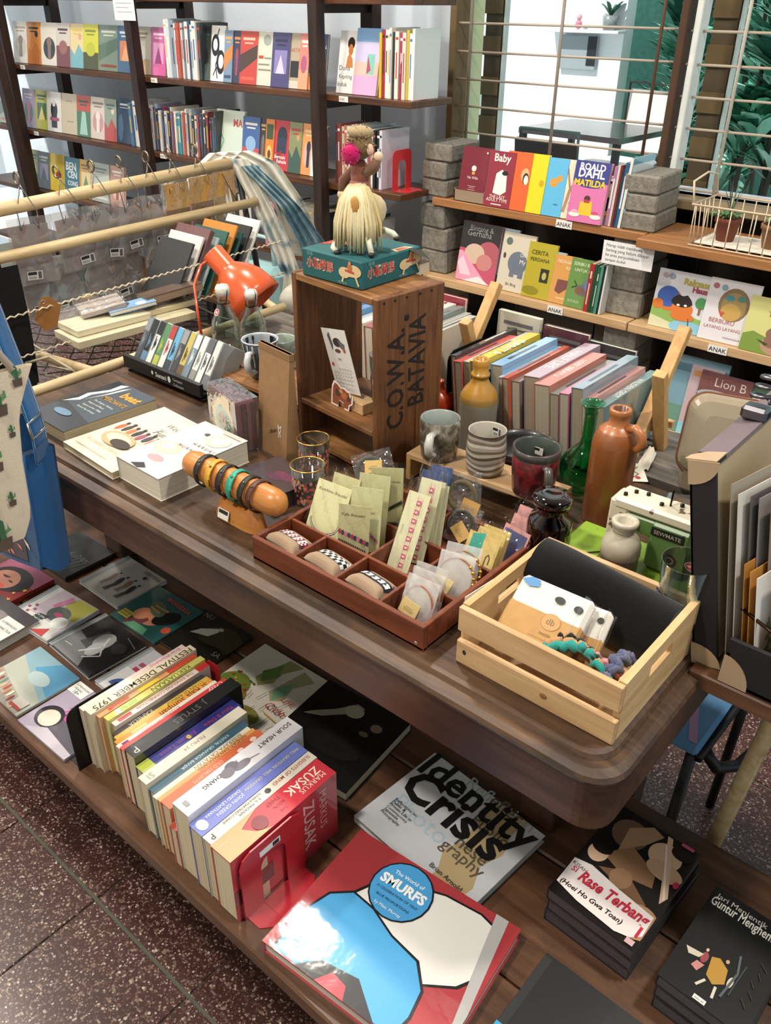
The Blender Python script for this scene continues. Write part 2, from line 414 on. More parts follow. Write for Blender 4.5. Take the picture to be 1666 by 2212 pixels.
for x, c in ((-2.1, '#8e8473'), (-1.717, '#b5a898'), (-1.352, '#6d5140'), (-1.08, '#d9d2c4'), (-.7, '#b5a898'), (-.3, '#b5a898')):
    MB(c).tube([(x, 2.945, SILL), (x, 2.945, 2.32)], .006, 6).build('grille_bar', PLAST, win)
# posts just outside the grille; shadow stripes put into raised lighter bands
for x, w2 in ((-2.31, .082), (-1.345, .085), (-.35, .085)):
    p = thing('shade_banded_post', 'brown wooden post with painted shadow bands outside the window, %s' % {-2.31: 'behind the left pane', -1.345: 'beside the dark mullion', -.35: 'at the far right'}[x], 'post', (x, 3.34, 0))
    MB('#4f4029').cbox(0, 0, 0, w2, .05, 2.5, .003).build('post_core', MATTE, p)
    for k in range(16): MB('#64502f').cbox(-.003, -.012, .1+k*.15, w2+.003, .0, .17+k*.15, .002).build('slat_or_shade_band', MATTE, p)  # bands in lighter brown carry the shadow striping of the post
    MB('#c9d6cf').cbox(w2+.006, .0, 0, w2+.016, .03, 2.5, .002).build('edge_strip', MATTE, p)
MB('#c9d3a8').box(WX+.0005, 3.021, SILL, WX+.005, 3.15, 2.34).build('reveal_lining', WALLM, win)
for x, c, w2, lb in ((-1.325, '#eef1ec', .035, 'white column behind the window mullion'),):
    o = MB(c).cbox(0, 0, 0, w2, .05, 2.5, .004).build('outside_column', WALLM); solo(o, TR(x, 3.12, 0), lb, 'column')
# outside: bright terrace, white wall, hedge
o = struct(MB('#d9e0de').box(-8, 3.15, -.1, 3, 9.5, -.02).build('terrace_floor', WALLM))
o = struct(MB('#f4f7f8').box(-8, 6.9, -.05, -3.47, 7.05, 3.6).build('wall_outside', WALLM))
o = MB('#e2e6e6').cbox(0, 0, 0, .64, .14, .022, .003).build('wall_ledge', PLAST); solo(o, TR(-4.09, 6.76, 1.28), 'pale floating shelf on the white wall outside', 'shelf')
t = thing('wall_picture', 'grey framed panel with a black strip on the white wall outside', 'picture', (-4.0, 6.86, 1.02))
MB('#9aa4a8').cbox(0, 0, 0, .33, .03, .24, .003).build('panel', PLAST, t); MB('#22262a').cbox(.25, -.005, .03, .33, .0, .235, .002).build('dark_strip', PLAST, t)
def leafy(m, base, n, h, spread, rnd, pal, wd=.035, droop=.5):
    for k in range(n):
        a = rnd.uniform(0, 2*PI); L = h*rnd.uniform(.6, 1); d = V(math.cos(a), math.sin(a), 0)
        s0 = Vector(base); c = rnd.choice(pal); pts = []
        for q in range(5):
            u = q/4; pts.append(s0 + d*spread*u*rnd.uniform(.9, 1.1) + V(0, 0, L*u - droop*L*u*u))
        sd = d.cross(V(0, 0, 1))
        vs = []; 
        for q, p in enumerate(pts):
            ww = wd*math.sin(PI*(.12+.86*q/4)); vs += [p-sd*ww, p+sd*ww]
        m.add(vs, [(2*i, 2*i+1, 2*i+3, 2*i+2) for i in range(4)], c, True)
rnd = random.Random(5)
GP = ['#4f9a7c', '#79c2a6', '#2f6e58', '#a3dcc6', '#5cab8c', '#285a48', '#bfe8da']
hx = [(-2.98, 7.2, 'tall palm plant beside the white wall outside'), (-3.35, 7.8, 'dark bush behind the palm plant outside'), (-2.3, 7.35, 'dense fern clump beyond the outdoor table'), (-2.2, 6.35, 'broad leafy bush seen in the right pane'), (-1.75, 5.4, 'leafy shrub nearest the right window pane'), (-2.6, 7.95, 'pale green bush at the back of the garden')]
for i, (x, y, lb) in enumerate(hx):
    t = thing('garden_plant', lb, 'plant', (x, y, 0), 'garden plants outside the window')
    m = MB(); r2 = random.Random(40+i)
    for k in range(9): leafy(m, (r2.uniform(-.14, .14), r2.uniform(-.14, .14), r2.uniform(.1, 1.6)), 46, r2.uniform(.45, .85), r2.uniform(.28, .4), r2, GP, r2.choice((.014, .03, .05)))
    m.build('foliage', LEAF, t)
    m = MB('#3a3b30')
    for k in range(3): m.tube([(r2.uniform(-.15, .15), r2.uniform(-.15, .15), 0), (r2.uniform(-.2, .2), r2.uniform(-.15, .15), 2.3)], .015, 6)
    m.build('stems', MATTE, t)
o = struct(MB('#86bfae').box(-8, 8.4, -.05, 3, 8.5, 3.4).build('garden_hedge_wall', LEAF))
# small things on the outside ledge
t = thing('potted_plant', 'small grey potted plant on the outside wall shelf', 'plant', (-3.56, 6.82, 1.302))
MB('#8d9496').lathe([(0, 0), (.05, 0), (.065, .1), (.055, .1), (.05, .09), (0, .09)], 14).build('pot', CERA, t)
m = MB(); leafy(m, (0, 0, .09), 16, .22, .12, random.Random(3), ['#2c5a48', '#47816b'], .016); m.build('foliage', LEAF, t)
t = thing('figurine', 'tiny pink figurine on the outside wall shelf', 'figurine', (-3.83, 6.82, 1.302))
MB('#d98a9a').ball((0, 0, .035), (.03, .025, .035)).ball((0, 0, .085), .024, '#e8b4b4').build('body', CERA, t)
# outdoor table and chairs
t = thing('outdoor_table', 'dark outdoor table with a pale sheen beyond the window', 'table', (-3.07, 5.8, 0))
A, B, D_, E_ = [V(*p) - V(-3.07, 5.8, 0) for p in ((-3.42, 5.42, .75), (-2.63, 5.37, .75), (-2.6, 6.08, .75), (-3.4, 6.12, .75))]
MB('#3b3230').add([A, B, D_, E_]+[p-V(0, 0, .035) for p in (A, B, D_, E_)], [(0,1,2,3),(7,6,5,4),(0,4,5,1),(1,5,6,2),(2,6,7,3),(3,7,4,0)]).build('tabletop', GLOSS, t)
for p in (A, B, D_, E_):
    q = p*.93; MB('#1b1a1a').box(q.x-.02, q.y-.02, 0, q.x+.02, q.y+.02, .715).build('leg', PLAST, t)
def outchair(loc, rz, c, fc, lb, back=.86):
    t = thing('outdoor_chair', lb, 'chair', TR(*loc) @ RZ(rz), 'outdoor chairs')
    MB(c).cbox(-.2, -.2, .43, .2, .2, .455, .01).build('seat', PLAST, t)
    MB(c).cbox(-.2, .18, .5, .2, .21, back, .012, None, RX(-6)).build('backrest', PLAST, t)
    MB(fc).tube([(-.19, .2, .44), (-.19, .24, .6), (-.185, .25, back+.02), (.185, .25, back+.02), (.19, .24, .6), (.19, .2, .44)], .011, 6).build('back_frame', PLAST, t)
    for a in (-.18, .18):
        for b in (-.18, .18): MB(fc).tube([(a, b, .44), (a*1.1, b*1.1, 0)], .011, 6).build('leg', PLAST, t)
outchair((-2.62, 4.72, 0), 180, '#3a2a24', '#5d6f63', 'dark wooden outdoor chair in front of the outdoor table')
outchair((-3.12, 6.42, 0), -10, '#d7d6d2', '#202020', 'white outdoor chair behind the outdoor table, left one', .95)
outchair((-2.3, 5.25, 0), -70, '#dcdad6', '#202020', 'white outdoor chair right of the outdoor table', .98)
outchair((-3.95, 5.9, 0), 80, '#eef2f2', '#e3e8e8', 'pale white outdoor chair left of the outdoor table', .9)

# ================================================================ BOOKS
def book(label, M, w, h, t, cov, art=(), spine=(), pages='#e3d9c4', mat=None, group=None, name='book', cat='book', simple=False, back=None, spc=None, board=.0012):
    mat = mat or GLOSS; spc = spc or cov; back = back or cov
    def boards(m):
        m.box(0, 0, t-board, w, h, t, cov); m.box(0, 0, 0, w, h, board, back); m.box(0, 0, board, board, h, t-board, spc)
        m.poly([(-.00005, h, t), (-.00005, h, 0), (-.00005, 0, 0), (-.00005, 0, t)], spc)
    SM = frame((-.0001, h, 0), (0, -1, 0), (0, 0, 1))
    ins = .0015 if w < .2 else .003
    if simple:
        m = MB(cov); boards(m); m.box(board, ins, board, w-ins, h-ins, t-board, pages)
        if art: m.art(art, w, h, t)
        if spine: m.art(spine, h, t, 0, SM)
        return solo(m.build(name, mat), M, label, cat, group)
    o = thing(name, label, cat, M, group)
    m = MB(cov); boards(m); cv = m.build('cover', mat, o)
    m = MB(pages)
    m.box(board, ins, board, w-ins, h-ins, t-board); m.build('pages', PAGES, o)
    if art: MB().art(art, w, h, t).build('cover_print', mat, cv)
    if spine: MB().art(spine, h, t, 0, SM).build('spine_print', mat, cv)
    return o
def pagesmat():
    m, n, l, b = newmat('page_edges')
    a = n.new('ShaderNodeVertexColor'); a.layer_name = 'Col'
    tc = n.new('ShaderNodeTexCoord'); mp = n.new('ShaderNodeMapping'); mp.inputs['Scale'].default_value = (3, 3, 900); l.new(tc.outputs['Object'], mp.inputs[0])
    t = n.new('ShaderNodeTexNoise'); t.inputs['Scale'].default_value = 1; t.inputs['Detail'].default_value = 2; l.new(mp.outputs[0], t.inputs['Vector'])
    r = n.new('ShaderNodeMapRange'); r.inputs['From Min'].default_value = .3; r.inputs['From Max'].default_value = .7; r.inputs['To Min'].default_value = .78; r.inputs['To Max'].default_value = 1.05; l.new(t.outputs['Fac'], r.inputs['Value'])
    h = n.new('ShaderNodeVectorMath'); h.operation = 'SCALE'; l.new(a.outputs[0], h.inputs[0]); l.new(r.outputs[0], h.inputs['Scale']); l.new(h.outputs[0], b.inputs['Base Color']); b.inputs['Roughness'].default_value = .85
    return m
PAGES = pagesmat()
def M_face(x, y, z, lean=12, yaw=0):          # cover faces the room, leaning back
    return TR(x, y, z) @ RZ(yaw) @ RX(90-lean)
def M_spine(x, y, z, lean=0, yaw=0):          # spine faces the room; thickness runs along +X
    return TR(x, y, z) @ RZ(yaw) @ RY(lean) @ frame((0, 0, 0), (0, 1, 0), (0, 0, 1))
def autoart(seed, pal):
    r = random.Random(seed); k = r.randrange(6); a = []
    if k == 0: a = [('r', 0, 0, 1, r.uniform(.3, .5), pal[0]), ('e', .5, .45, .3, .16, pal[1])]
    elif k == 1: a = [('p', [(0, 0), (1, 0), (1, .3), (.6, .55), (.3, .3), (0, .45)], pal[0]), ('e', .7, .72, .12, .08, pal[1])]
    elif k == 2: a = [('r', .15, .25, .85, .68, pal[0]), ('p', [(.25, .25), (.5, .6), (.75, .25)], pal[1])]
    elif k == 3: a = [('e', .5, .4, .36, .26, pal[0]), ('e', .5, .55, .15, .12, pal[1]), ('r', .4, .15, .6, .45, pal[1])]
    elif k == 4: a = [('p', [(0, .2), (1, .5), (1, .75), (0, .55)], pal[0]), ('r', .1, .08, .9, .14, pal[1])]
    else: a = [('r', 0, .62, 1, 1, pal[0]), ('p', [(.2, .05), (.8, .05), (.65, .6), (.4, .62)], pal[1])]
    a += [('r', .15, .83, .85, .88, pal[2]), ('r', .25, .76, .75, .79, pal[2])]
    return a
CN = {}
def cname(h):
    r, g, b = [int(h[i:i+2], 16) for i in (1, 3, 5)]
    mx, mn = max(r, g, b), min(r, g, b); L = (mx+mn)/2
    if mx-mn < 26: return 'white' if L > 215 else 'pale grey' if L > 160 else 'grey' if L > 85 else 'black'
    import colorsys
    hh, ll, ss = colorsys.rgb_to_hls(r/255, g/255, b/255); hh *= 360
    n = 'red' if hh < 14 or hh >= 345 else 'orange' if hh < 38 else 'yellow' if hh < 64 else 'green' if hh < 165 else 'teal' if hh < 195 else 'blue' if hh < 255 else 'purple' if hh < 290 else 'pink'
    if n == 'orange' and ll < .42: n = 'brown'
    if n == 'orange' and ll > .7: n = 'cream'
    if n == 'yellow' and ll > .8: n = 'cream'
    if n == 'red' and ll > .68: n = 'pink'
    return ('dark ' if ll < .25 else 'pale ' if ll > .78 and n not in ('cream', 'pink') else '') + n
# ---------------------------------------------------------------- wall shelf unit
SZ = [.572, .883, 1.195, 1.503]        # board tops
ws = thing('wall_shelf', 'dark brown wooden shelving unit of long boards along the plaster wall', 'shelf', (-3.6, 2.65, 0))
for zt in [.26] + SZ: MB().cbox(-5.3, 2.5, zt-.022, -2.02 if zt > 1.1 else -2.06, 2.74, zt, .002).build('board', SHELFW, ws, True)
for x in (-4.68, -3.565, -2.445):
    MB().cbox(x-.022, 2.455, 0, x+.022, 2.5, 2.4, .002).build('front_upright', UPRW, ws, True)
    MB().cbox(x-.03, 2.745, 0, x+.03, 2.80, 2.4, .002).build('back_upright', UPRW, ws, True)
    for zt in [.26] + SZ: MB().cbox(x-.012, 2.5, zt-.05, x+.012, 2.745, zt-.0225, .001).build('bracket', UPRW, ws, True)
a, b = Py(-6, 120, 2.25), Py(64, 425, 2.25); d = (b-a)/(b.z-a.z); MB().tube([b+d*(0-b.z), a+d*(2.2-a.z)], .03, 4, sm=False).build('slanting_post', UPRW, ws, True)
for zt, xx in ((1.195, (-4.61, -3.5, -2.36)), (.883, (-4.6, -3.5)), (.572, (-3.5,))):
    for x in xx: MB('#e6e2da').box(x, 2.4985, zt-.021, x+.045, 2.4995, zt-.002).text('RAK', x+.004, zt-.017, .014, '#333', frame((0, 2.4983, 0), (1, 0, 0), (0, 0, 1))).build('shelf_tag', PAPER, ws, True)
# sheet of paper hanging from the top board
o = MB('#f0eeea').box(0, 0, 0, .15, .0008, .12)
M2 = frame((0, -.0003, 0), (1, 0, 0), (0, 0, 1))
for k in range(5): o.box(.02, -.0003, .03+k*.016, .02+.11-(k % 2)*.02, 0, .033+k*.016, '#a9a9ad')
solo(o.build('paper_notice', PAPER), TR(-3.64, 2.452, 1.41), 'white paper notice taped to the shelf upright at the top', 'notice')
def faceout(row, rowname, items, y0=2.56, seed=0, ordn=0):
    # items: (px_left, px_right, cover, palette or art list, height)
    zt = SZ[row]; py = {2: 190, 1: 330, 0: 420}[row]
    for i, it in enumerate(items):
        a, b, c, pal = it[:4]; h = it[4] if len(it) > 4 else .19
        X0 = Py(a, py, y0).x; X1 = Py(b, py, y0).x; wd = (X1-X0)*1.02
        art = autoart(seed+i*7, pal) if isinstance(pal[0], str) else pal
        lb = it[5] if len(it) > 5 else '%s paperback facing out, %s from the left on the %s' % (cname(c), ORD[ordn+i], rowname)
        book(lb, M_face(X0, y0-.004*(i % 2), zt+.0005, 10), wd, h, .011, c, art, simple=True, group='books facing out on the wall shelf', mat=WRAP if i % 3 == 1 else GLOSS)
def spineout(row, rowname, px0, px1, cols, seed=0, hs=(.18, .215), y0=2.53, lean=3, kind='book', pz=None):
    zt = SZ[row] if pz is None else pz; py = {2: 190, 1: 330, 0: 420}[row]; r = random.Random(seed)
    X0 = Py(px0, py, y0).x; X1 = Py(px1, py, y0).x; n = len(cols); ws2 = [r.uniform(.7, 1.3) for _ in cols]; tot = sum(ws2); x = X0
    for i, c in enumerate(cols):
        t = (X1-X0)*ws2[i]/tot; h = r.uniform(*hs); w2 = r.uniform(.14, .16); pal = r.choice(['#f2f2f2', '#d8b13a', '#222222', '#c23b3b', '#3b6fb0'])
        sp = [('r', .08, .15, .12, .85, pal), ('r', .3, .3, r.uniform(.6, .8), .62, pal)] if t > .008 else [('r', .3, .3, .7, .7, pal)]
        book('%s %s spine, %s of %d, %s' % (cname(c), kind, ORD[i], n, rowname), M_spine(x, y0+r.uniform(0, .012), zt+.0005+math.sin(math.radians(lean))*t, lean), w2, h, t*.93, c, (), sp, simple=True, group='books in a row, spines out, '+rowname, name='book')
        x += t
P3 = lambda *a: a
KEPITING = [('t', 'Dunia', .08, .37, .32, '#22303a', {'fit': .62}), ('t', 'Kepiting', .1, .24, .3, '#22303a', {'fit': .75}), ('t', 'Induk', .05, .11, .3, '#22303a', {'fit': .55}), ('e', .66, .8, .2, .1, '#2b1a14'), ('e', .66, .7, .13, .09, '#c9793f'), ('p', [(.45, .42), (.5, .58), (.62, .65), (.8, .55), (.85, .42)], '#d08a55')]
faceout(2, 'upper wall shelf', [
    (46, 76, '#efe9dc', ('#d9cfc0', '#8d7f70', '#b9a590')), (76, 104, '#d68a3a', ('#c9772c', '#2c2a20', '#2b2118')), (104, 137, '#ece6d8', ('#2e2b29', '#8d6f63', '#efe6d8')),
    (137, 165, '#dcd3c8', ('#7b3f42', '#a1665a', '#57303a')), (165, 193, '#efd9a0', ('#79b8c4', '#e6a98c', '#e9c64f')), (193, 224, '#d6d63c', ('#4c4f26', '#c2c52e', '#8b8d26')),
    (224, 265, '#7d8f80', ('#5d7566', '#8a4a38', '#c8d0c0')), (265, 297, '#3f6284', ('#d18050', '#e9a774', '#c9d8e0')), (297, 331, '#d9d0b8', ('#c7a774', '#e4dcc8', '#8f7b5f'))], seed=11)
spineout(2, 'upper wall shelf, middle bay', 364, 436, ['#e9e7e2', '#cfd8de', '#8fa3b5', '#e7e4df', '#b5543c', '#d8d5cd', '#6f7f92', '#e3e0da', '#39506f', '#dbd7cf', '#e8e4dc', '#31363b'], 3, (.2, .225), kind='magazine')
faceout(2, 'upper wall shelf', [
    (334, 364, '#d96aa5', ('#e9a7cd', '#b03f83', '#f0d4e4')), (437, 460, '#2a2f2c', ('#3f4a44', '#1a1d1b', '#3a4a40'), .2), (460, 489, '#eceae6', [('e', .3, .65, .28, .2, '#151515'), ('e', .7, .35, .3, .22, '#151515'), ('e', .72, .36, .18, .13, '#eceae6'), ('e', .3, .66, .16, .11, '#eceae6'), ('l', [(.5, .05), (.35, .3), (.6, .5), (.4, .8), (.55, .95)], .06, '#151515'), ('l', [(.2, .1), (.4, .25), (.8, .15)], .05, '#151515')], .205),
    (489, 506, '#7b93ad', ('#d08642', '#3c4f6d', '#e7a25a')), (506, 523, '#3a3752', ('#59365a', '#a04a50', '#c98b4d')), (523, 558, '#c4473a', ('#4f3a34', '#d9614c', '#e9b9a0')),
    (558, 590, '#d9d3c2', [('r', .08, .5, .4, .56, '#b8503d'), ('r', .45, .5, .9, .53, '#8a8578'), ('r', .08, .38, .8, .41, '#8a8578'), ('r', .08, .28, .9, .31, '#8a8578'), ('e', .6, .85, .25, .1, '#9fa59a')]),
    (590, 627, '#4a4373', ('#8a80b5', '#cfc8df', '#2b2745')), (627, 648, '#b3a68c', [('r', .1, .2, .9, .5, '#2b2926'), ('r', 0, 0, 1, .14, '#d0cabb'), ('t', 'ARTA', .05, .66, .3, '#b8552f', {'fit': .9})]),
    (648, 668, '#d8867a', ('#e2a27d', '#b05d7a', '#f2e1d4')),
    (668, 703, '#2f4468', [('r', 0, 0, 1, .3, '#c9763c'), ('p', [(0, .25), (.5, .42), (1, .5), (1, .25)], '#6b3f33'), ('t', 'KAHLIL', .15, .85, .2, '#e9e4da', {'fit': .7}), ('t', 'GIBRAN', .15, .74, .2, '#e9e4da', {'fit': .8}), ('t', 'Sayap', .2, .42, .2, '#f2ece0', {'fit': .55}), ('t', 'Sayap', .1, .33, .2, '#f2ece0', {'fit': .5}), ('t', 'Patah', .35, .25, .2, '#f2ece0', {'fit': .5})])],
    seed=60, ordn=9)
faceout(2, 'upper wall shelf', [(730, 766, '#f1efea', KEPITING, .205, 'white picture book with a child on it, upper wall shelf'),
    (766, 816, '#c9c3e4', [('r', 0, 0, 1, .3, '#d9a9cf'), ('r', 0, .3, 1, .5, '#e2bcae'), ('r', 0, .8, 1, 1, '#7fa9d8'), ('r', .52, .32, .82, .62, '#7ec6b4'), ('p', [(.52, .32), (.7, .38), (.54, .6)], '#b04a6a')], .215, 'pastel pink and lilac book right end of upper wall shelf')], seed=90)
spineout(2, 'upper wall shelf, right end', 818, 892, ['#d8b432', '#9c2740', '#e8e4da', '#e9e7e3', '#dcd7cb', '#2f2f33', '#e4e0d4', '#b03a58', '#d9d4c4', '#c8b43e', '#e9e6de', '#dfe3e2'], 4, (.2, .22), lean=1)
faceout(1, 'middle wall shelf', [
    (18, 44, '#b7bdb0', ('#7f8f83', '#c98b74', '#e6e1d5')), (68, 92, '#a08aa8', ('#3f6b4f', '#d96a8d', '#dcd0e0')), (92, 118, '#b7b658', ('#4d6e4a', '#e0d27a', '#39513a')),
    (118, 146, '#ebe8e2', [('e', .5, .55, .24, .22, '#1d1d1d'), ('r', .3, .1, .7, .5, '#1d1d1d'), ('r', .2, .28, .85, .36, '#b04a66'), ('e', .5, .72, .12, .09, '#d8d4cc')]), (146, 178, '#cfc2a6', [('r', .3, .8, .7, .83, '#a9987a'), ('r', .35, .3, .75, .33, '#a9987a')]),
    (179, 206, '#4c7a5c', ('#c04f3a', '#a9d0c0', '#2d4f3d')), (206, 236, '#dccfc2', ('#c99aa0', '#efe5dc', '#8e7f6d')), (236, 260, '#8fa08c', ('#b5483f', '#e2d2bf', '#4f6358')), (258, 293, '#2f4259', [('r', .25, .84, .85, .88, '#dfe6ec'), ('r', .25, .78, .7, .8, '#b8c4d0'), ('e', .3, .35, .15, .3, '#48647f')], .2)], seed=33)
spineout(1, 'middle wall shelf, left bay', 287, 322, ['#3f6c8c', '#e6e3dc', '#9fb0bd', '#2e5f86', '#e0ddd6'], 8)
spineout(1, 'middle wall shelf, middle bay', 326, 466, ['#2c3350', '#dcdcd8', '#26304d', '#8b8fa3', '#2a2f48', '#e0ded8', '#3a3f55', '#7d2f3a', '#d8d4cc', '#2c3046', '#c9c4ba', '#7e3b45', '#dedad2', '#2f6f78', '#3e8a93', '#e7e3da', '#b5503f', '#d3cec2', '#2b2b30', '#8d98a8', '#1f2228', '#d8d3c8', '#a03c3c', '#33373d', '#e0dbd0', '#27292e', '#6b2b30', '#1d1e20', '#4a4a3a', '#2b2d2b'], 9, (.17, .2), lean=4)
faceout(1, 'middle wall shelf', [
    (468, 525, '#cfdccb', [('r', .5, .72, .95, .86, '#cfdccb'), ('t', 'MA', .62, .7, .3, '#c4513f', {'fit': .33, 'b': .03}), ('l', [(.1, .1), (.3, .4), (.15, .6)], .04, '#7fb09a')], .205), (525, 560, '#3f5f9a', ('#c04a52', '#8fb3d8', '#e0dcd0')), (560, 574, '#3a2f33', ('#7a3f3a', '#5a7f6a', '#c9a66b')),
    (574, 591, '#d9822f', [('r', .1, .6, .9, .9, '#3f4f2c'), ('e', .5, .3, .35, .18, '#f0c36a'), ('e', .5, .3, .2, .09, '#7a3a1c')]),
    (589, 626, '#c22f38', [('e', .5, .68, .28, .2, '#20222b'), ('r', .22, .35, .75, .66, '#26304a'), ('p', [(.2, .3), (.5, .42), (.4, .0), (.1, 0)], '#8e1f2a'), ('t', 'Bermain', .12, .24, .2, '#f2e6e0', {'fit': .6, 'b': .02}), ('t', 'Rahasia', .25, .15, .2, '#f2e6e0', {'fit': .55, 'b': .02})]),
    (624, 650, '#8a8f63', ('#3f5a4f', '#c9a05a', '#b03f3a')), (650, 679, '#e29a5a', ('#d9b0a4', '#3a2a2f', '#f0cf9c')), (673, 702, '#f0efec', [('r', .2, .15, .9, .88, '#4a4d4c'), ('e', .55, .6, .2, .16, '#b9bcb8'), ('r', .25, .2, .7, .24, '#dadad6')])], seed=50, ordn=9)
spineout(1, 'middle wall shelf, right end', 722, 824, ['#6e3b33', '#8e4a3f', '#d6c9b8', '#c77f5a', '#e0d8c8', '#d9cfbd', '#c9d3d6', '#2b2d2f', '#e6e0d4', '#d8d0c4', '#9fb0bb', '#8a5a4e', '#e3ddd0', '#1d1e22', '#23252c', '#d5d0da'], 14, (.2, .215), lean=1)
faceout(0, 'low wall shelf', [
    (70, 92, '#a8ad5a', ('#4c6a46', '#d8d890', '#39513a')), (92, 116, '#3c4a42', ('#8f7fa0', '#25302a', '#c9cfc0')), (116, 147, '#e8c93a', [('e', .55, .45, .18, .1, '#c0392b'), ('r', .52, .54, .58, .6, '#3f5a2a')]), (147, 176, '#2f6f86', [('t', 'BEN', .1, .66, .3, '#e9eef0', {'fit': .7, 'b': .03}), ('t', 'CEN', .2, .46, .3, '#e9eef0', {'fit': .65, 'b': .03}), ('t', 'CONG', .2, .26, .3, '#e9eef0', {'fit': .7, 'b': .03})]),
    (176, 202, '#d9a94a', ('#e9d7a0', '#6f8f52', '#8a5a2a')), (202, 238, '#aeb3a8', ('#c9cdbf', '#e0e0d8', '#6f7a6a')), (240, 268, '#c99a8a', ('#e0c4b0', '#a85a4a', '#fff3e4'))], seed=70)
spineout(0, 'low wall shelf, middle bay', 330, 700, ['#5f5560', '#d8d3c8', '#2b2d32', '#8a4a6a', '#e0dcd0', '#6f7f92', '#31343a', '#d0c8b8', '#3f3f44', '#c77f8f', '#2d3036', '#dcd8cc', '#9a8f80', '#3a3d42'], 21, (.17, .2), lean=0)
spineout(0, 'low wall shelf, right end', 722, 790, ['#e8e4da', '#1f2226', '#2f7f80', '#d9d4c8', '#3a5f5c', '#ded9cc'], 22, (.17, .19))
# thick orange novel lying at the right end of the low shelf, dark books stacked with it
book('thick orange-spined novel lying at the right end of the low wall shelf', frame((-2.16, 2.54, SZ[0]), (1, 0, 0), (0, 1, 0)) @ TR(0, 0, 0), .12, .19, .045, '#5a4a40', (), [], spc='#d07a3e', simple=True)
# metal bookends
def bookend(label, M, c, w=.11, h=.15, foot=.1, t=.0018, name='bookend', mat=None, slot=True, tagged=False):
    # plate stands in local YZ plane at x=0, foot towards +x; y is width
    o = thing(name, label, 'bookend', M, 'metal bookends')
    r = .02; pts = [(0, 0), (w, 0), (w, h-r)]
    pts += [(w-r+r*math.cos(a), h-r+r*math.sin(a)) for a in [PI/2*k/5 for k in range(1, 6)]] + [(r-r*math.sin(a), h-r+r*math.cos(a)) for a in [PI/2*k/5 for k in range(1, 6)]]
    m = MB(c); F = frame((0, 0, 0), (0, 1, 0), (0, 0, 1))
    if slot:   # plate with arched opening: outline strips around it
        a0, a1, zt2 = w*.3, w*.7, h*.62
        arch = [(a0, 0)] + [((a0+a1)/2 - (a1-a0)/2*math.cos(PI*k/8), zt2 + (a1-a0)/2*math.sin(PI*k/8)*.8) for k in range(9)] + [(a1, 0)]
        outer = [(0, 0), (0, zt2*.6), (0, h-r), (r*.3, h-r*.3), (r, h), (w*.5, h), (w-r, h), (w-r*.3, h-r*.3), (w, h-r), (w, zt2*.6), (w, 0)]
        n = len(arch)
        for z0, flip in ((0, 0), (t, 1)):
            vs = [(x, y, z0) for x, y in outer] + [(x, y, z0) for x, y in arch]
            m.add(vs, [(i, i+1, n+i+1, n+i) if not flip else (n+i, n+i+1, i+1, i) for i in range(n-1)], c, False, F)
        for ring in (outer, arch):
            vs = [(x, y, 0) for x, y in ring] + [(x, y, t) for x, y in ring]
            m.add(vs, [(i, i+1, n+i+1, n+i) for i in range(n-1)], c, False, F)
        m.build('plate', mat or ENAM, o)
        m = MB(c).prism([(0, a0), (foot*.0, a1), (foot, a1), (foot, a0)], 0, t)   # bent-out tongue
        m.prism([(.0, .004), (foot-.015, .004), (foot, .02), (foot, w-.02), (foot-.015, w-.004), (0, w-.004)], 0, t*.8)
        m.build('foot', mat or ENAM, o)
    else:
        m.prism(pts, 0, t, c, F); m.build('plate', mat or ENAM, o)
        MB(c).box(0, .004, 0, foot, w-.004, t).build('foot', mat or ENAM, o)
    if tagged: MB('#e9e6e0').box(t+.0001, w*.3, h*.8, t+.0006, w*.62, h*.88).box(t+.0006, w*.5, h*.81, t+.0008, w*.6, h*.87, '#222').build('price_sticker', PAPER, o)
    return o
bookend('dark red metal bookend at the right end of the upper wall shelf', TR(-2.095, 2.53, SZ[2]) , '#a03a4a', .11, .13, .065)
bookend('bright red metal bookend at the right end of the middle wall shelf', TR(-2.135, 2.54, SZ[1]), '#c92f36', .11, .14, .07)

# ---------------------------------------------------------------- brick-and-board children's shelf under the window
def brick(x, y, z, w, d, h, yaw, label, seed):
    r = random.Random(seed); g = r.uniform(.86, 1.08)
    c = tuple(a*g for a in col('#8d887d'))
    m = MB(c); m.cbox(-w/2, -d/2, 0, w/2, d/2, h-.002, .006)
    for i, v in enumerate(m.v): m.v[i] = v + V(r.uniform(-1, 1), r.uniform(-1, 1), 0)*.0016
    return solo(m.build('concrete_brick', BLOCK), TR(x, y, z) @ RZ(yaw), label, 'brick', 'concrete bricks of the board shelf')
def bstack(x, y, z0, n, h, label, seed, w=.118, d=.19, lean=0):
    r = random.Random(seed)
    for k in range(n):
        lb = 'grey brick, %s, %s' % ('only one' if n == 1 else 'bottom one' if k == 0 else 'topmost' if k == n-1 else ORD[k]+' from the bottom', label)
        brick(x+r.uniform(-.006, .006)+lean*k, y+r.uniform(-.005, .005), z0+k*h, w+r.uniform(-.004, .004), d, h, r.uniform(-4, 4), lb, seed*10+k)
for nm, x, y0 in (('left', -2.03, 2.76), ('middle', -1.215, 2.76), ('right', -.2, 2.76)):
    bstack(x, y0, 0, 4, .0505, 'floor stack, %s of the window shelf' % nm, len(nm))
    bstack(x, y0, .228, 4, .0795, 'lower %s stack of the window shelf' % nm, 20+len(nm))
    bstack(x, y0, .576, 3, .0858, 'stack between the two upper boards, %s one' % nm, 30+len(nm))
    if nm != 'right': bstack(x, y0, .861, 3, .0625 if nm == 'left' else .058, 'top %s stack above the upper board' % nm, 40+len(nm), lean=.004)
BD = [(.2005, .228), (.546, .576), (.8335, .861)]
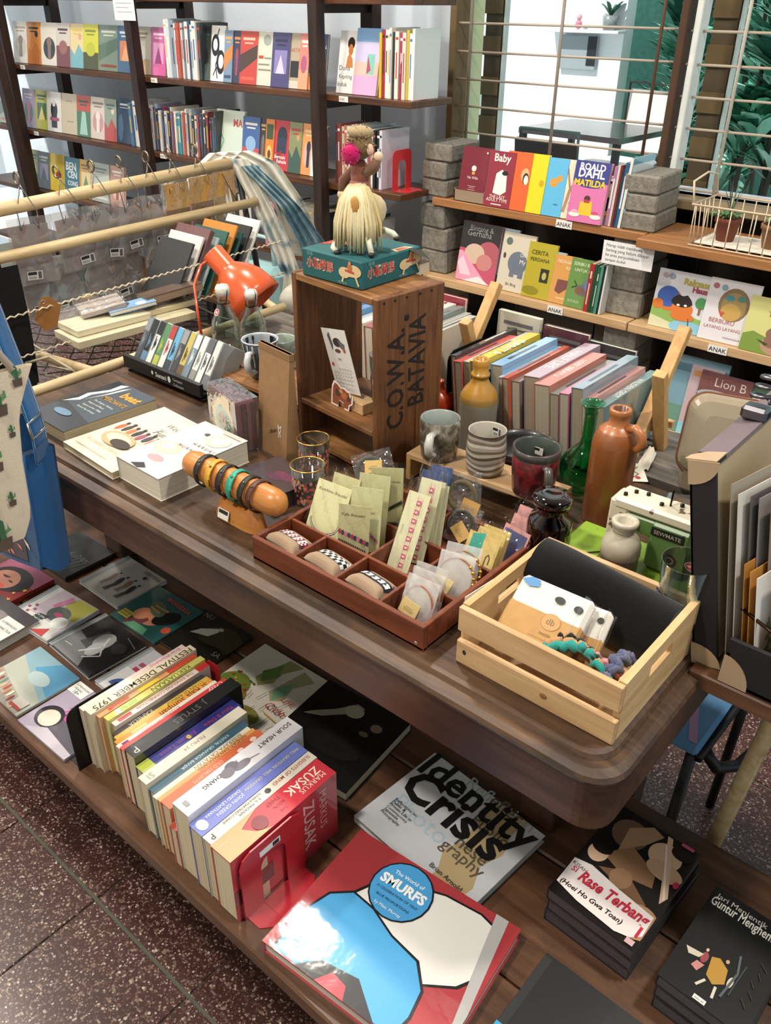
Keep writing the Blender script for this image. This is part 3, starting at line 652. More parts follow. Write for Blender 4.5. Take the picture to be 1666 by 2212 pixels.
for k, (a, b) in enumerate(BD):
    nm = ['lowest', 'middle', 'upper'][k]
    if k == 0: o = MB().cbox(-2.08, 2.62, a, -.1, 2.88, b, .002).build('shelf_board', PINE); tag(o, 'pale pine board, lowest of the brick and board window shelf', 'shelf board')
    elif k == 1:
        o = MB().cbox(-2.04, 2.62, a, -1.165, 2.88, b, .002).build('shelf_board', PINE); tag(o, 'pale pine board holding picture books below the red books', 'shelf board')
        o = MB().cbox(-1.16, 2.62, a, -.1, 2.88, b, .002).build('shelf_board', PINE); tag(o, 'pale pine board on the right carrying wide picture books', 'shelf board')
    else:
        o = MB().cbox(-2.03, 2.65, a, -1.165, 2.88, b, .002).build('shelf_board', SHELFP); tag(o, 'upper orange-brown board with the row of bright small books', 'shelf board')
        o = MB().cbox(-1.16, 2.58, a, -.1, 2.88, b, .002).build('shelf_board', SHELFP); tag(o, 'upper orange-brown board carrying the wire plant basket', 'shelf board')
for x, z, k in ((-1.49, .836, 'upper left board'), (-1.47, .549, 'middle left board'), (-.88, .549, 'middle right board')):
    y = 2.6485 if z > .8 else 2.6185
    m = MB('#efece4').box(0, -.001, 0, .062, 0, .026); m.text('ANAK', .031, .005, .02, '#111', frame((0, -.0012, 0), (1, 0, 0), (0, 0, 1)), 'c', .012, fit=.056)
    solo(m.build('shelf_label', PAPER), TR(x, y, z-.002), 'white shelf label reading ANAK on the %s' % k, 'label', 'ANAK shelf labels')
m = MB('#efedea').box(0, 0, 0, .178, .001, .074); F = frame((0, -.0003, 0), (1, 0, 0), (0, 0, 1))
for k, s in enumerate(['Harap tidak membawa', 'barang yang belum dibayar', 'ke area perpustakaan', 'tempat duduk']): m.text(s, .012, .056-k*.0155, .0125, '#333', F, fit=[.125, .152, .12, .075][k])
solo(m.build('notice', PAPER), TR(-1.285, 2.612, .757), 'white paper notice about unpaid goods on the bricks', 'notice')
# upper row of small books
UB = BD[2][1]
t = thing('card_stand', 'clear acrylic stand holding small dark red booklets', 'stand', (-1.935, 2.66, UB))
MB('#a08a70').box(0, 0, 0, .135, .003, .04).box(0, 0, 0, .135, .05, .003).box(0, 0, 0, .003, .05, .045).box(.132, 0, 0, .135, .05, .045).build('tray', CASE, t)
for k in range(3):
    book('small dark red booklet with a tiny figure, %s in the acrylic stand' % ['front one', 'second one', 'third one'][k], M_face(-1.925, 2.672+k*.012, UB+.004, 10), .115, .18, .009, '#7c2433',
         [('e', .5, .62, .09, .055, '#efe9e0'), ('e', .5, .53, .06, .03, '#e0a84a'), ('t', 'Na Willa', .5, .42, .17, '#f0e4dc', {'al': 'c', 'fit': .4}), ('r', .35, .28, .65, .29, '#caa'), ('r', .4, .25, .6, .26, '#caa'), ('r', .35, .21, .65, .22, '#caa'), ('e', .93, .93, .03, .02, '#f2e6e6')] if k == 0 else (), simple=True, group='red booklets in stand', pages='#efe8d8', mat=PAPER)
UBK = [(-1.80, .11, '#8e2b3a', [('t', 'Baby', .2, .82, .3, '#f2e9e0', {'fit': .62, 'b': .02}), ('p', [(.3, .25), (.35, .6), (.55, .68), (.75, .6), (.8, .3), (.6, .22)], '#eee8df'), ('e', .68, .62, .12, .04, '#1b1b1b'), ('t', 'THE LAST', .2, .16, .2, '#f2e9e0', {'fit': .6}), ('t', 'ADULT TYPE', .1, .1, .2, '#f2e9e0', {'fit': .8}), ('r', .3, .04, .7, .06, '#e9d9d0')], 'dark red book with a white dog, upper board'),
       (-1.725, .1, '#e0642f', [('e', .8, .62, .16, .12, '#f0b07a'), ('e', .84, .56, .12, .1, '#2a2a30'), ('e', .86, .54, .09, .08, '#f0e4d4')], 'orange book on the upper board between red and yellow'),
       (-1.662, .1, '#ecd31f', [('e', .85, .52, .1, .06, '#c9a614')], 'bright yellow book on the upper board'),
       (-1.60, .115, '#5fb5dd', [('e', .6, .58, .14, .08, '#d99a45'), ('e', .78, .66, .1, .06, '#d99a45'), ('r', .7, .2, .85, .22, '#2f6f92')], 'light blue book with an orange animal, upper board'),
       (-1.525, .13, '#e8dcc2', [('l', [(.35, .1), (.45, .5), (.7, .75), (.9, .95)], .09, '#b08a6a'), ('l', [(.45, .5), (.3, .85)], .05, '#a57d5e'), ('l', [(.6, .68), (.95, .7)], .04, '#a57d5e'), ('e', .62, .18, .14, .13, '#c9774d'), ('e', .62, .27, .15, .05, '#7fa05a'), ('e', .15, .7, .14, .1, '#d8b9a4')], 'cream picture book with a bare tree, upper board')]
for x, wd, c, art, lb in UBK: book(lb, M_face(x, 2.665+.002*UBK.index((x, wd, c, art, lb)), UB+.0005, 9), wd, .185 if wd > .1 else .19, .012, c, art, simple=True, mat=PAPER, group='small books on upper board')
book('pink and navy storybook, rightmost facing out on the upper board', M_face(-1.452, 2.66, UB+.0005, 9), .128, .19, .016, '#d673a8', [('r', 0, .66, 1, 1, '#3a3f86'), ('e', .5, .64, .42, .07, '#3a3f86'), ('t', 'ROALD', .5, .86, .3, '#f2f0ea', {'fit': .72, 'al': 'c', 'b': .03}), ('t', 'DAHL', .5, .74, .3, '#f2f0ea', {'fit': .75, 'al': 'c', 'b': .03}), ('t', 'MATILDA', .5, .6, .25, '#ecc52b', {'fit': .9, 'al': 'c', 'b': .04}),
     ('p', [(.3, .12), (.32, .34), (.66, .36), (.7, .12)], '#e9bd34'), ('e', .5, .4, .09, .05, '#4a3226'), ('r', .42, .33, .58, .38, '#b03a3a'), ('e', .2, .12, .16, .04, '#efe6da'), ('e', .82, .12, .16, .04, '#efe6da'), ('e', .78, .18, .1, .03, '#c9506a'), ('e', .2, .17, .1, .03, '#e0a8b8')], simple=True, mat=PAPER)
for i, (t2, c, hh) in enumerate([(.012, '#b07a9a', .185), (.008, '#d7d3cb', .19), (.007, '#8c2b30', .19), (.009, '#2a3238', .18), (.014, '#2f5f86', .2), (.006, '#2b2f36', .19), (.007, '#d9dfe2', .195)]):
    book('%s slim book, %s from the left of the upright ones left of the bricks' % (cname(c), ORD[i]), M_spine(-1.318+sum([.012, .008, .007, .009, .014, .006, .007][:i]), 2.665, UB+.0005+.0008, 3), .15, hh, t2*.92, c, (), [('r', .2, .25, .7, .7, '#e8e8e6')] if i in (0, 4) else (), simple=True, group='upright books left of the bricks')
book('teal picture book leaning against the middle bricks', M_spine(-1.275+.006, 2.66, UB+.0015, 4) @ TR(.0, 0, .0), .16, .215, .009, '#4d93ad', [('t', 'SAATNYA', .1, .55, .25, '#d9cf55', {'fit': .7}), ('t', 'BERCERITA', .1, .44, .25, '#e8eef0', {'fit': .7})], (), simple=True, spc='#e6e4da')
# middle-left row of picture books
MBZ = BD[1][1]
PB = [(-1.905, 2.66, .175, .215, '#c24b68', [('r', 0, .55, 1, 1, '#1a1416'), ('e', .75, .5, .3, .22, '#b0525f'), ('e', .4, .48, .26, .17, '#d2b49c'), ('e', .68, .36, .2, .14, '#c97f7a'), ('p', [(0, 0), (.85, 0), (.1, .5), (0, .5)], '#f09ab4'), ('p', [(.2, 0), (.9, 0), (.6, .12)], '#f4dcd8'), ('p', [(0, .3), (.12, .42), (.4, .1), (.1, .1)], '#f7c9d4'), ('t', 'Bintang &', .2, .86, .2, '#9a9694', {'fit': .6}), ('t', 'Gerhana', .15, .77, .2, '#9a9694', {'fit': .62})], 'glossy wrapped pink and black picture book on the pale board', WRAP),
      (-1.745, 2.675, .08, .21, '#aeb8c8', [('e', .6, .45, .25, .12, '#5f8f74'), ('r', 0, 0, 1, .2, '#3f5f52'), ('r', .3, .7, .8, .76, '#b04a55')], 'grey blue picture book half hidden between pink and elephant books', GLOSS),
      (-1.715, 2.655, .135, .205, '#d3c8b2', [('e', .55, .5, .3, .2, '#6a7180'), ('r', .35, .25, .5, .5, '#6a7180'), ('r', .62, .25, .78, .5, '#6a7180'), ('e', .2, .85, .1, .065, '#5f6b66'), ('t', 'Oh', .6, .62, .2, '#efece4', {'fit': .16}), ('t', 'My', .62, .5, .2, '#efece4', {'fit': .18}), ('t', 'Bo Bing', .3, .1, .1, '#5f4a3a', {'fit': .32}), ('e', .12, .6, .04, .05, '#4a3f38')], 'cream picture book with a grey elephant shape', GLOSS),
      (-1.60, 2.65, .115, .19, '#b5a62a', [('t', 'CERITA', .12, .78, .2, '#2f2c14', {'fit': .6, 'b': .015}), ('t', 'PERDANA', .12, .66, .2, '#2f2c14', {'fit': .68, 'b': .015}), ('r', .55, .3, .85, .55, '#2b2a1c'), ('e', .7, .42, .08, .07, '#b9b06a'), ('e', .3, .12, .3, .08, '#8f841f')], 'mustard yellow picture book on the pale board', GLOSS),
      (-1.52, 2.652, .07, .17, '#9fb3b8', [('r', 0, 0, 1, .4, '#4f7f93'), ('e', .5, .6, .4, .2, '#b9c9cc')], 'pale blue grey book between the mustard and orange ones', WRAP),
      (-1.487, 2.648, .1, .165, '#d59a52', [('t', 'PEDAGANG', .12, .84, .2, '#efe2c4', {'fit': .75}), ('t', 'KATA', .5, .72, .2, '#efe2c4', {'fit': .4}), ('p', [(.2, .25), (.25, .5), (.75, .5), (.9, .65), (.8, .4), (.4, .2)], '#7d4a42'), ('e', .85, .6, .1, .1, '#4f5a50'), ('r', .3, .1, .7, .13, '#e6c48a')], 'orange picture book with a brown cape figure', GLOSS),
      (-1.42, 2.645, .125, .165, '#6a8f4a', [('t', 'SERIBU KUCING', .08, .86, .2, '#e4e8cc', {'fit': .88}), ('t', 'UNTUK KAKEK', .14, .74, .2, '#e4e8cc', {'fit': .78}), ('e', .5, .38, .22, .12, '#6a6a72'), ('e', .66, .5, .16, .14, '#5f84a8'), ('e', .4, .36, .14, .08, '#7d5a4a'), ('e', .78, .3, .14, .08, '#8f7f70'), ('l', [(.2, .55), (.3, .45), (.15, .4)], .03, '#33402c'), ('t', 'SUYADI', .1, .1, .1, '#d4dcb4', {'fit': .35})], 'green picture book with cats, rightmost facing out on the pale board', GLOSS)]
for x, y, wd, hh, c, art, lb, mt in PB: book(lb, M_face(x, y, MBZ+.0005, 11), wd, hh, .009, c, art, simple=True, mat=mt)
for i, (t2, c) in enumerate([(.018, '#a8332f'), (.01, '#2f4a38'), (.012, '#1f5f3f'), (.01, '#4f8f7a'), (.008, '#22262a'), (.006, '#dfe0dc')]):
    book('%s slim spine, %s of six left of the notice bricks' % (cname(c), ORD[i]), M_spine(-1.338+[0, .018, .029, .041, .051, .059][i], 2.628, MBZ+.0005+.001, 3), .14, [.165, .165, .16, .168, .165, .17][i], t2*.95, c, (), [('r', .15, .35, .3, .65, '#e6dccc'), ('r', .4, .35, .85, .62, '#d9cfc0')] if i in (0, 2) else (), simple=True, group='spines left of the notice bricks')
# middle-right row: wide picture books
PB2 = [(-1.105, 2.655, .185, .185, '#dfdde2', [('p', [(0, 0), (1, 0), (1, .25), (.5, .32), (0, .42)], '#8fb35a'), ('p', [(0, 0), (.5, 0), (.4, .12), (0, .2)], '#d9d6b0'), ('e', .72, .08, .34, .12, '#8cc4dc'), ('e', .3, .5, .22, .2, '#d9772f'), ('e', .26, .55, .2, .18, '#3f5fae'), ('e', .1, .4, .1, .09, '#d9772f'), ('e', .55, .38, .2, .14, '#dc7a33'), ('e', .52, .5, .19, .09, '#2a1f1c'), ('p', [(.34, .46), (.36, .56), (.44, .62), (.52, .6), (.6, .63), (.68, .56), (.72, .48)], '#2a1f1c'), ('e', .47, .44, .03, .02, '#f4ece0'), ('e', .6, .45, .03, .02, '#f4ece0'), ('e', .58, .26, .22, .08, '#dc7a33'), ('e', .86, .54, .1, .1, '#4f9a5a'), ('r', .84, .34, .88, .48, '#8a6a4a'), ('t', 'Raksasa', .48, .8, .2, '#b9a93a', {'fit': .48, 'b': .03}), ('t', 'Haus', .66, .7, .2, '#a83a52', {'fit': .26, 'b': .04}), ('e', .13, .9, .05, .045, '#b9a4a8'), ('e', .25, .9, .06, .05, '#9aa6b4'), ('l', [(.7, .25), (.74, .05)], .012, '#33443a')], 'wide picture book with a child lying by a blue pond'),
       (-.93, 2.645, .16, .19, '#e4e0e2', [('e', .55, .62, .3, .27, '#8a7352'), ('e', .55, .6, .24, .22, '#a58c5c'), ('e', .52, .5, .2, .14, '#c9a45a'), ('e', .45, .72, .09, .05, '#4f8f96'), ('e', .68, .74, .08, .05, '#4f8f7a'), ('p', [(.28, .5), (.36, .4), (.42, .48)], '#c9573f'), ('t', 'BERBURU', .15, .3, .2, '#b5645f', {'fit': .5}), ('t', 'LAYANG LAYANG', .08, .2, .2, '#b5645f', {'fit': .72}), ('e', .13, .88, .06, .045, '#b06a78'), ('e', .3, .87, .06, .05, '#8fa4b4'), ('r', .5, .08, .85, .1, '#b9b4b8')], 'white picture book with a round shaggy brown face'),
       (-.79, 2.63, .15, .165, '#d8d487', [('p', [(0, 0), (.8, 0), (.5, .3), (.2, .38), (0, .3)], '#7f9a3f'), ('e', .75, .38, .3, .16, '#8d6a58'), ('e', .7, .18, .3, .18, '#b99478'), ('e', .6, .25, .15, .12, '#8d6a58'), ('e', .9, .2, .03, .025, '#222'), ('p', [(.3, .25), (.55, .2), (.5, .15)], '#3f4a22'), ('t', 'R', .62, .78, .3, '#2a2540', {'fit': .16, 'b': .02}), ('t', 'Tak Bisa', .4, .68, .15, '#8f6a4a', {'fit': .5})], 'pale yellow picture book with a brown animal'),
       (-.64, 2.64, .14, .18, '#d9d4d4', [('e', .5, .5, .3, .25, '#a5a08f')], 'pale picture book at the right edge of the board')]
for x, y, wd, hh, c, art, lb in PB2: book(lb, M_face(x, y, MBZ+.0005, 9), wd, hh, .006, c, art, simple=True, mat=PAPER)
# bottom row: wrapped picture books (seen right of the wooden book trestle)
LB = BD[0][1]
PB3 = [(-1.02, 2.67, .2, .26, '#7fa6b4', [('r', 0, 0, 1, .35, '#6f9a86'), ('r', .1, .8, .9, .9, '#5b7f8f')], 'tall blue grey wrapped book on the lowest board'), (-.94, 2.66, .11, .24, '#c9b0b4', [('r', .1, .85, .7, .93, '#d2935f'), ('e', .4, .4, .22, .12, '#cf8a5a'), ('r', 0, 0, 1, .18, '#8fd0dc')], 'pink wrapped book beside the navy storybook on the lowest board'),
       (-.9, 2.648, .17, .235, '#33405f', [('r', 0, .72, 1, 1, '#7a4a48'), ('e', .4, .68, .4, .08, '#aab6bf'), ('r', 0, 0, 1, .2, '#62b04a'), ('r', 0, .2, 1, .3, '#7fc3dd'), ('e', .25, .45, .12, .06, '#dfe4ea'), ('t', 'Lion B', .3, .82, .2, '#d9c9c0', {'fit': .6})], 'navy wrapped storybook with a white bird on the lowest board'),
       (-.78, 2.655, .13, .225, '#4c6a4c', [('e', .5, .7, .3, .15, '#6f8f5a')], 'green wrapped book on the lowest board'), (-.72, 2.64, .25, .205, '#dedcd8', [('t', 'Dragonfly and', .12, .72, .12, '#4a4a4c', {'fit': .72}), ('e', .5, .3, .25, .15, '#a9b4a0')], 'white wrapped book about a dragonfly on the lowest board')]
for x, y, wd, hh, c, art, lb in PB3: book(lb, M_face(x, y, LB+.0005, 9), wd, hh, .009, c, art, simple=True, mat=WRAP)
# wire basket with potted plants
t = thing('wire_basket', 'cream wire basket with two potted plants by the window', 'basket', (-1.01, 2.6, UB))
WC = '#dcc7a8'; bw, bd_, bh = .5, .2, .12
MB(WC).tube([(0, 0, bh), (bw, 0, bh), (bw, bd_, bh), (0, bd_, bh)], .0035, 6, closed=True).build('top_rim', PLAST, t)
MB(WC).tube([(.01, 0, .004), (bw-.01, 0, .004), (bw-.01, bd_, .004), (.01, bd_, .004)], .003, 6, closed=True).build('bottom_rim', PLAST, t)
for k in range(14):
    x = .01+k*(bw-.02)/13; MB(WC).tube([(x, 0, bh), (x, 0, .006), (x, bd_, .006), (x, bd_, bh)], .0018, 5).build('wire', PLAST, t)
for k in range(1, 6):
    y = k*bd_/6
    for x in (0, bw): MB(WC).tube([(x, y, bh), (abs(x-.01), y, .004)], .0018, 5).build('wire', PLAST, t)
MB(WC).tube([(0, .01, bh), (-.012, .012, bh+.062), (-.008, bd_*.5, bh+.078), (-.012, bd_-.012, bh+.062), (0, bd_-.01, bh)], .0035, 6).build('handle', PLAST, t)
o = MB('#efe7d6').cbox(.02, .015, .008, bw-.02, bd_-.015, .012, .001); solo(o.build('basket_liner', PAPER), TR(-1.01, 2.6, UB), 'cream paper liner in the bottom of the wire basket', 'liner')
for i, (x, y, c, lb) in enumerate(((-.925, 2.69, '#7a3f2c', 'small terracotta pot with a spiky grass plant in the wire basket'), (-.785, 2.69, '#8d6343', 'brown clay pot at the right edge of the wire basket'))):
    t = thing('potted_plant', lb, 'plant', (x, y, UB+.0125))
    MB(c).lathe([(0, 0), (.026, 0), (.036, .055), (.04, .055), (.04, .068), (.034, .068), (.032, .06), (0, .058)], 20).build('pot', MATTE, t)
    m = MB(); r2 = random.Random(7+i)
    for k in range(3): leafy(m, (r2.uniform(-.012, .012), r2.uniform(-.012, .012), .058), 22 if i == 0 else 6, .09 if i == 0 else .08, .06 if i == 0 else .03, r2, ['#4f7a4a', '#6f9a5a', '#38583a', '#86a56a'], .0022 if i == 0 else .009, .75)
    if i == 0: leafy(m, (0, 0, .07), 9, .15, .035, r2, ['#33463f', '#4d6a5a'], .002, .2)
    m.build('foliage', LEAF, t)

# ================================================================ LOW PLATFORM
PZ = .42
t = thing('display_platform', 'long low dark wooden platform carrying books and disc cases', 'platform', (-.9, .66, 0))
for k, (a, b) in enumerate(((.385, .575), (.578, .765), (.768, .952))): MB().cbox(-2.3, a, PZ-.03, .55, b, PZ, .003).build('plank', PLATW, t, True)
for x in (-2.2, -.9, .45):
    for y in (.66, .9): MB().cbox(x-.03, y-.03, 0, x+.03, y+.03, PZ-.03, .003).build('leg', PLATW, t, True)
MB().cbox(-2.25, .6, PZ-.08, .5, .625, PZ-.03, .002).build('rail', PLATW, t, True)
MB().cbox(-2.25, .905, PZ-.08, .5, .93, PZ-.03, .002).build('rail', PLATW, t, True)
def flat(A, B, Cc, z):      # corner pixels -> frame on the plane z, width, height
    a, b, c = Pz(*A, z), Pz(*B, z), Pz(*Cc, z); x = (b-a); w2 = x.length; M = frame((a.x, a.y, 0), (x.x, x.y, 0), (c.x-a.x, c.y-a.y, 0))
    h2 = (c-a).dot(M.to_3x3() @ V(0, 1, 0)); return M, w2, h2
def disc_case(label, A, B, Cc, art, base='#8a8d90', z0=PZ, th=.0095, W=.142, H=.125, name='disc_case', jewel=True, M=None, mat=None):
    if M is None:
        M, w2, h2 = flat(A, B, Cc, z0+th)
    M = M.copy(); M.translation.z = z0+.0004
    o = thing(name, label, 'disc case', M, 'disc cases on the low platform')
    if jewel:
        MB('#b9bec2').cbox(0, 0, 0, W, H, th*.42, .0008).build('case_back', CASE, o)
        lid = MB(base).cbox(.0005, .0005, th*.46, W-.0005, H-.0005, th, .0008).build('case_lid', CASE, o)
        MB().art([('r', .0, 0, .085, 1, '#9ea4a8'), ('r', .012, .03, .03, .97, '#70767a')] + [('p', [(a*.9+.095, b*.97+.015) for a, b in ((0, 0), (1, 0), (1, 1), (0, 1))], base)], W, H, th+.0001).build('hinge_strip', CASE, lid)
        ins = MB(); ins.art(art, W*.895, H*.965, th+.0006, TR(W*.097, H*.017, 0)); ins.build('booklet_print', mat or CASE, lid)
    else:
        sl = MB(base).cbox(0, 0, 0, W, H, th, .001).build('sleeve', GLOSS, o)
        MB().art(art, W, H, th+.0001).build('sleeve_print', mat or GLOSS, sl)
    return o
person = lambda x, y, s, c, h='#3a2a22': [('e', x, y, .045*s, .12*s, c, 10), ('e', x+.02*s, y+.15*s, .022*s, .028*s, h), ('l', [(x-.01, y-.08*s), (x-.05*s, y-.26*s)], .028*s, c), ('l', [(x+.02, y-.08*s), (x+.0, y-.26*s)], .028*s, c)]
disc_case('clear disc case with four standing figures on a pale cover', (169.6,1253.5), (253.6,1312), (268.6,1199.5),
    [('r', 0, 0, 1, 1, '#b3b0aa')] + person(.25, .45, 1, '#8a6a52') + person(.45, .42, 1.15, '#22211f') + person(.63, .48, 1, '#8c6b50') + person(.8, .4, 1.15, '#2a2724') + [('t', 'CERITERA', .56, .86, .1, '#2b2a28', {'fit': .42, 'b': .01}), ('e', .72, .77, .04, .04, '#222')], '#a9a8a4')
disc_case('clear disc case with a black and white stage photograph', (105,1388.6), (192,1463.6), (217.6,1325.6),
    [('r', 0, 0, 1, 1, '#242424'), ('p', [(0, 0), (.7, 0), (.5, .3), (.25, .45), (0, .5)], '#8f8f8f'), ('p', [(.2, .35), (.55, .3), (.65, .75), (.35, .8)], '#5c5c5c'), ('e', .5, .6, .16, .2, '#b8b8b8'), ('e', .55, .4, .12, .18, '#d0d0d0'), ('l', [(.4, .2), (.6, .5), (.5, .7)], .03, '#efefef'), ('l', [(.55, .15), (.75, .35), (.6, .5)], .025, '#dcdcdc'), ('e', .82, .65, .14, .12, '#3f3f3f'), ('l', [(.7, .9), (1, .82)], .012, '#a0a0a0'), ('l', [(.05, .18), (.22, .2)], .012, '#f0f0f0')], '#3a3a3a')
disc_case('clear disc case with a comic style dog and pink shapes', (9,1327), (102,1387), (118.5,1261),
    [('r', 0, 0, 1, 1, '#d9d9d2'), ('r', .12, .1, 1, 1, '#c9b9c4'), ('p', [(.5, .72), (.95, .5), (1, 1), (.55, .98)], '#b5b04a'), ('r', .1, .02, .95, .3, '#e4e4de'), ('e', .6, .52, .22, .18, '#55605a'), ('e', .62, .5, .1, .05, '#c8507a'), ('p', [(.3, .35), (.55, .4), (.45, .12), (.3, .05)], '#33413f'), ('p', [(.32, .6), (.42, .95), (.55, .9), (.42, .6)], '#d07aa0'), ('p', [(.55, 0), (.85, .0), (.8, .2)], '#cf4a4a'), ('e', .8, .38, .16, .14, '#f0f0ea'), ('t', 'Do you', .3, .3, .1, '#f2f2ec', {'fit': .2}), ('t', 'CHUCK', .3, .2, .1, '#f2f2ec', {'fit': .26, 'b': .02}), ('t', 'NOTHING', .25, .08, .1, '#f2f2ec', {'fit': .32, 'b': .02})] + [('r', .02+.07*i, .25+.09*j, .06+.07*i, .3+.09*j, '#b04a6a') for i in range(3) for j in range(3) if (i+j) % 2], '#b9c0c0')
disc_case('teal card disc sleeve with an orange illustrated face', (237,1327), (319.6,1381), (342,1265.5),
    [('r', 0, 0, 1, 1, '#2b5a58'), ('e', .55, .42, .2, .24, '#d08a62', -35), ('e', .72, .5, .14, .24, '#161a1c', -35), ('p', [(.25, .1), (.45, .35), (.55, .3), (.5, .0), (.3, .0)], '#7a4048'), ('e', .35, .35, .13, .16, '#d08a62', -30), ('e', .45, .58, .2, .13, '#5f6a58', -30), ('l', [(.35, .62), (.6, .62)], .03, '#b58a50'), ('l', [(.32, .55), (.55, .52)], .03, '#b58a50'), ('p', [(.3, 0), (.75, 0), (.7, .14), (.4, .14)], '#5f9a72'), ('e', .92, .3, .07, .08, '#c9573a'), ('t', 'BANGSALA', .38, .82, .1, '#c04a3a', {'fit': .52, 'b': .03, 'rot': -4}), ('r', .06, .1, .28, .26, '#c9b24a'), ('t', 'SEMUA YANG', .08, .2, .05, '#40381a', {'fit': .18}), ('t', 'KITA PUNYA', .08, .13, .05, '#40381a', {'fit': .18})], '#2b5a58', jewel=False, th=.008)
disc_case('dark card disc sleeve with a white bird on a gloomy landscape', (339,1382.6), (432,1441), (451.7,1315),
    [('r', 0, 0, 1, 1, '#23221a'), ('e', .7, .6, .35, .3, '#3d3724'), ('e', .45, .2, .5, .22, '#191a15'), ('e', .8, .25, .25, .2, '#14160f'), ('p', [(.22, .45), (.3, .62), (.5, .78), (.56, .72), (.5, .55), (.35, .5)], '#cfcdc4'), ('e', .55, .78, .045, .04, '#b5b2a6'), ('l', [(.5, .35), (.7, .42)], .03, '#0d0d0a'), ('t', 'NU', .1, .86, .12, '#8f8d80', {'fit': .17}), ('t', 'SA', .82, .28, .12, '#6d6a5c', {'fit': .14})], '#23221a', jewel=False, th=.006, W=.14, H=.125)
disc_case('glossy red disc case with a wet haired face and gold stars', (-79,1257), (5,1316), (37,1196),
    [('r', 0, 0, 1, 1, '#7c2320'), ('r', 0, .6, 1, 1, '#8f4a62'), ('e', .5, .55, .42, .3, '#1e1414'), ('e', .42, .48, .27, .24, '#a8705c'), ('e', .5, .34, .09, .04, '#c04a44'), ('e', .36, .54, .05, .02, '#2a1a16'), ('e', .55, .5, .05, .02, '#2a1a16'), ('l', [(.3, .54), (.45, .56)], .02, '#2a1a16')] + [('p', [(x+s*math.cos(PI/2+k*PI/5)*(1 if k % 2 == 0 else .42), y+s*math.sin(PI/2+k*PI/5)*(1 if k % 2 == 0 else .42)) for k in range(10)], '#d79a45') for x, y, s in ((.62, .12, .07), (.92, .2, .05), (.85, .35, .04), (.93, .5, .05), (.75, .08, .03), (.95, .08, .03))], '#7c2320', jewel=False, th=.012, mat=GLOSS)
disc_case('black wrapped disc case with silver scratchy lettering by the blue bag', (64,1196), (146,1252), (168,1140),
    [('r', 0, 0, 1, 1, '#141416'), ('t', 'ALDAN', .42, .45, .2, '#55585a', {'fit': .52, 'sh': .3, 'b': .01})] + [('l', [(.3+.09*i, .2+.05*(i % 3)), (.38+.09*i, .5-.04*(i % 2))], .012, '#3c3f41') for i in range(7)], '#141416', jewel=False, th=.012, mat=WRAP)
disc_case('white disc case with pink blocks and a blue half disc, beside the books', None, None, None,
    [('r', 0, 0, 1, 1, '#dcdad8'), ('r', 0, .5, 1, 1, '#c3bfc4'), ('r', .1, .5, .9, .58, '#b0405a'), ('r', .1, .62, .6, .7, '#a8506a'), ('p', [(.25+.18*math.cos(a), .1+.2*math.sin(a)) for a in [PI*k/10 for k in range(11)]], '#3f5f9c'), ('r', .46, .2, .58, .38, '#c43a58'), ('t', 'S', .62, .22, .2, '#c43a58', {'fit': .1, 'b': .04}), ('r', .76, .3, .9, .5, '#c43a58'), ('t', 'Erisa Workshop', .55, .08, .1, '#3a3a40', {'fit': .35})], '#c9c6c4', M=frame((-1.15, .537, 0), (1, 0, 0), (-.07, 1, 0)))
disc_case('square card sleeve with a blue sky and a crowd', (-48,1469.6), (31.5,1543), (87,1390),
    [('r', 0, 0, 1, 1, '#8fb3bf'), ('p', [(0, 0), (1, 0), (1, .35), (.6, .5), (0, .75)], '#b9bdae'), ('p', [(.35, .7), (1, .45), (1, 1), (.6, 1)], '#5f9fc4'), ('e', .6, .6, .2, .12, '#b9cdcd'), ('p', [(0, 0), (.95, 0), (.95, .12), (.7, .22), (.2, .34), (0, .4)], '#a89d8a'), ('p', [(.15, 0), (.75, 0), (.6, .08), (.2, .14)], '#8a8478')] + [('e', .05+.075*i, .28-.02*i+.03*(i % 2), .022, .07, ['#c0785a', '#e0d8c8', '#8a3f3a', '#5f8a7a', '#d8b08a', '#b04a44'][i % 6]) for i in range(11)] + [('r', .72, .1, .95, .24, '#c9c4b8'), ('r', .72, .05, .95, .1, '#b03f3a')], '#a9aca4', jewel=False, th=.006, W=.137, H=.125)
disc_case('lilac card sleeve with pink letters and a masked figure, age sticker', (38,1555), (132,1637), (163,1475),
    [('r', 0, 0, 1, 1, '#a79cae'), ('p', [(.3, 0), (1, 0), (1, 1), (.75, 1), (.35, .45)], '#57525c'), ('e', .25, .32, .2, .2, '#2a2528'), ('e', .27, .3, .15, .15, '#cfc6b4'), ('p', [(.15, 0), (1, 0), (1, .1), (.4, .18)], '#b9b2ba'), ('t', 'A R', .42, .62, .12, '#d84a9a', {'fit': .18}), ('t', 'ZE', .32, .5, .12, '#d84a9a', {'fit': .14}), ('e', .5, .45, .09, .05, '#d84a9a'), ('r', 0, .78, .3, 1, '#efece6'), ('t', 'SUMBANGAN', .02, .92, .06, '#333', {'fit': .26}), ('t', 'ORANG', .04, .86, .06, '#333', {'fit': .16}), ('t', '18+', .1, .79, .06, '#333', {'fit': .1})], '#a79cae', jewel=False, th=.006)
M, _, _ = flat((-92,1372), (-10,1432), (-14,1325), PZ+.02); M.translation.z = PZ; M.translation.x -= .075; M.translation.y -= .012
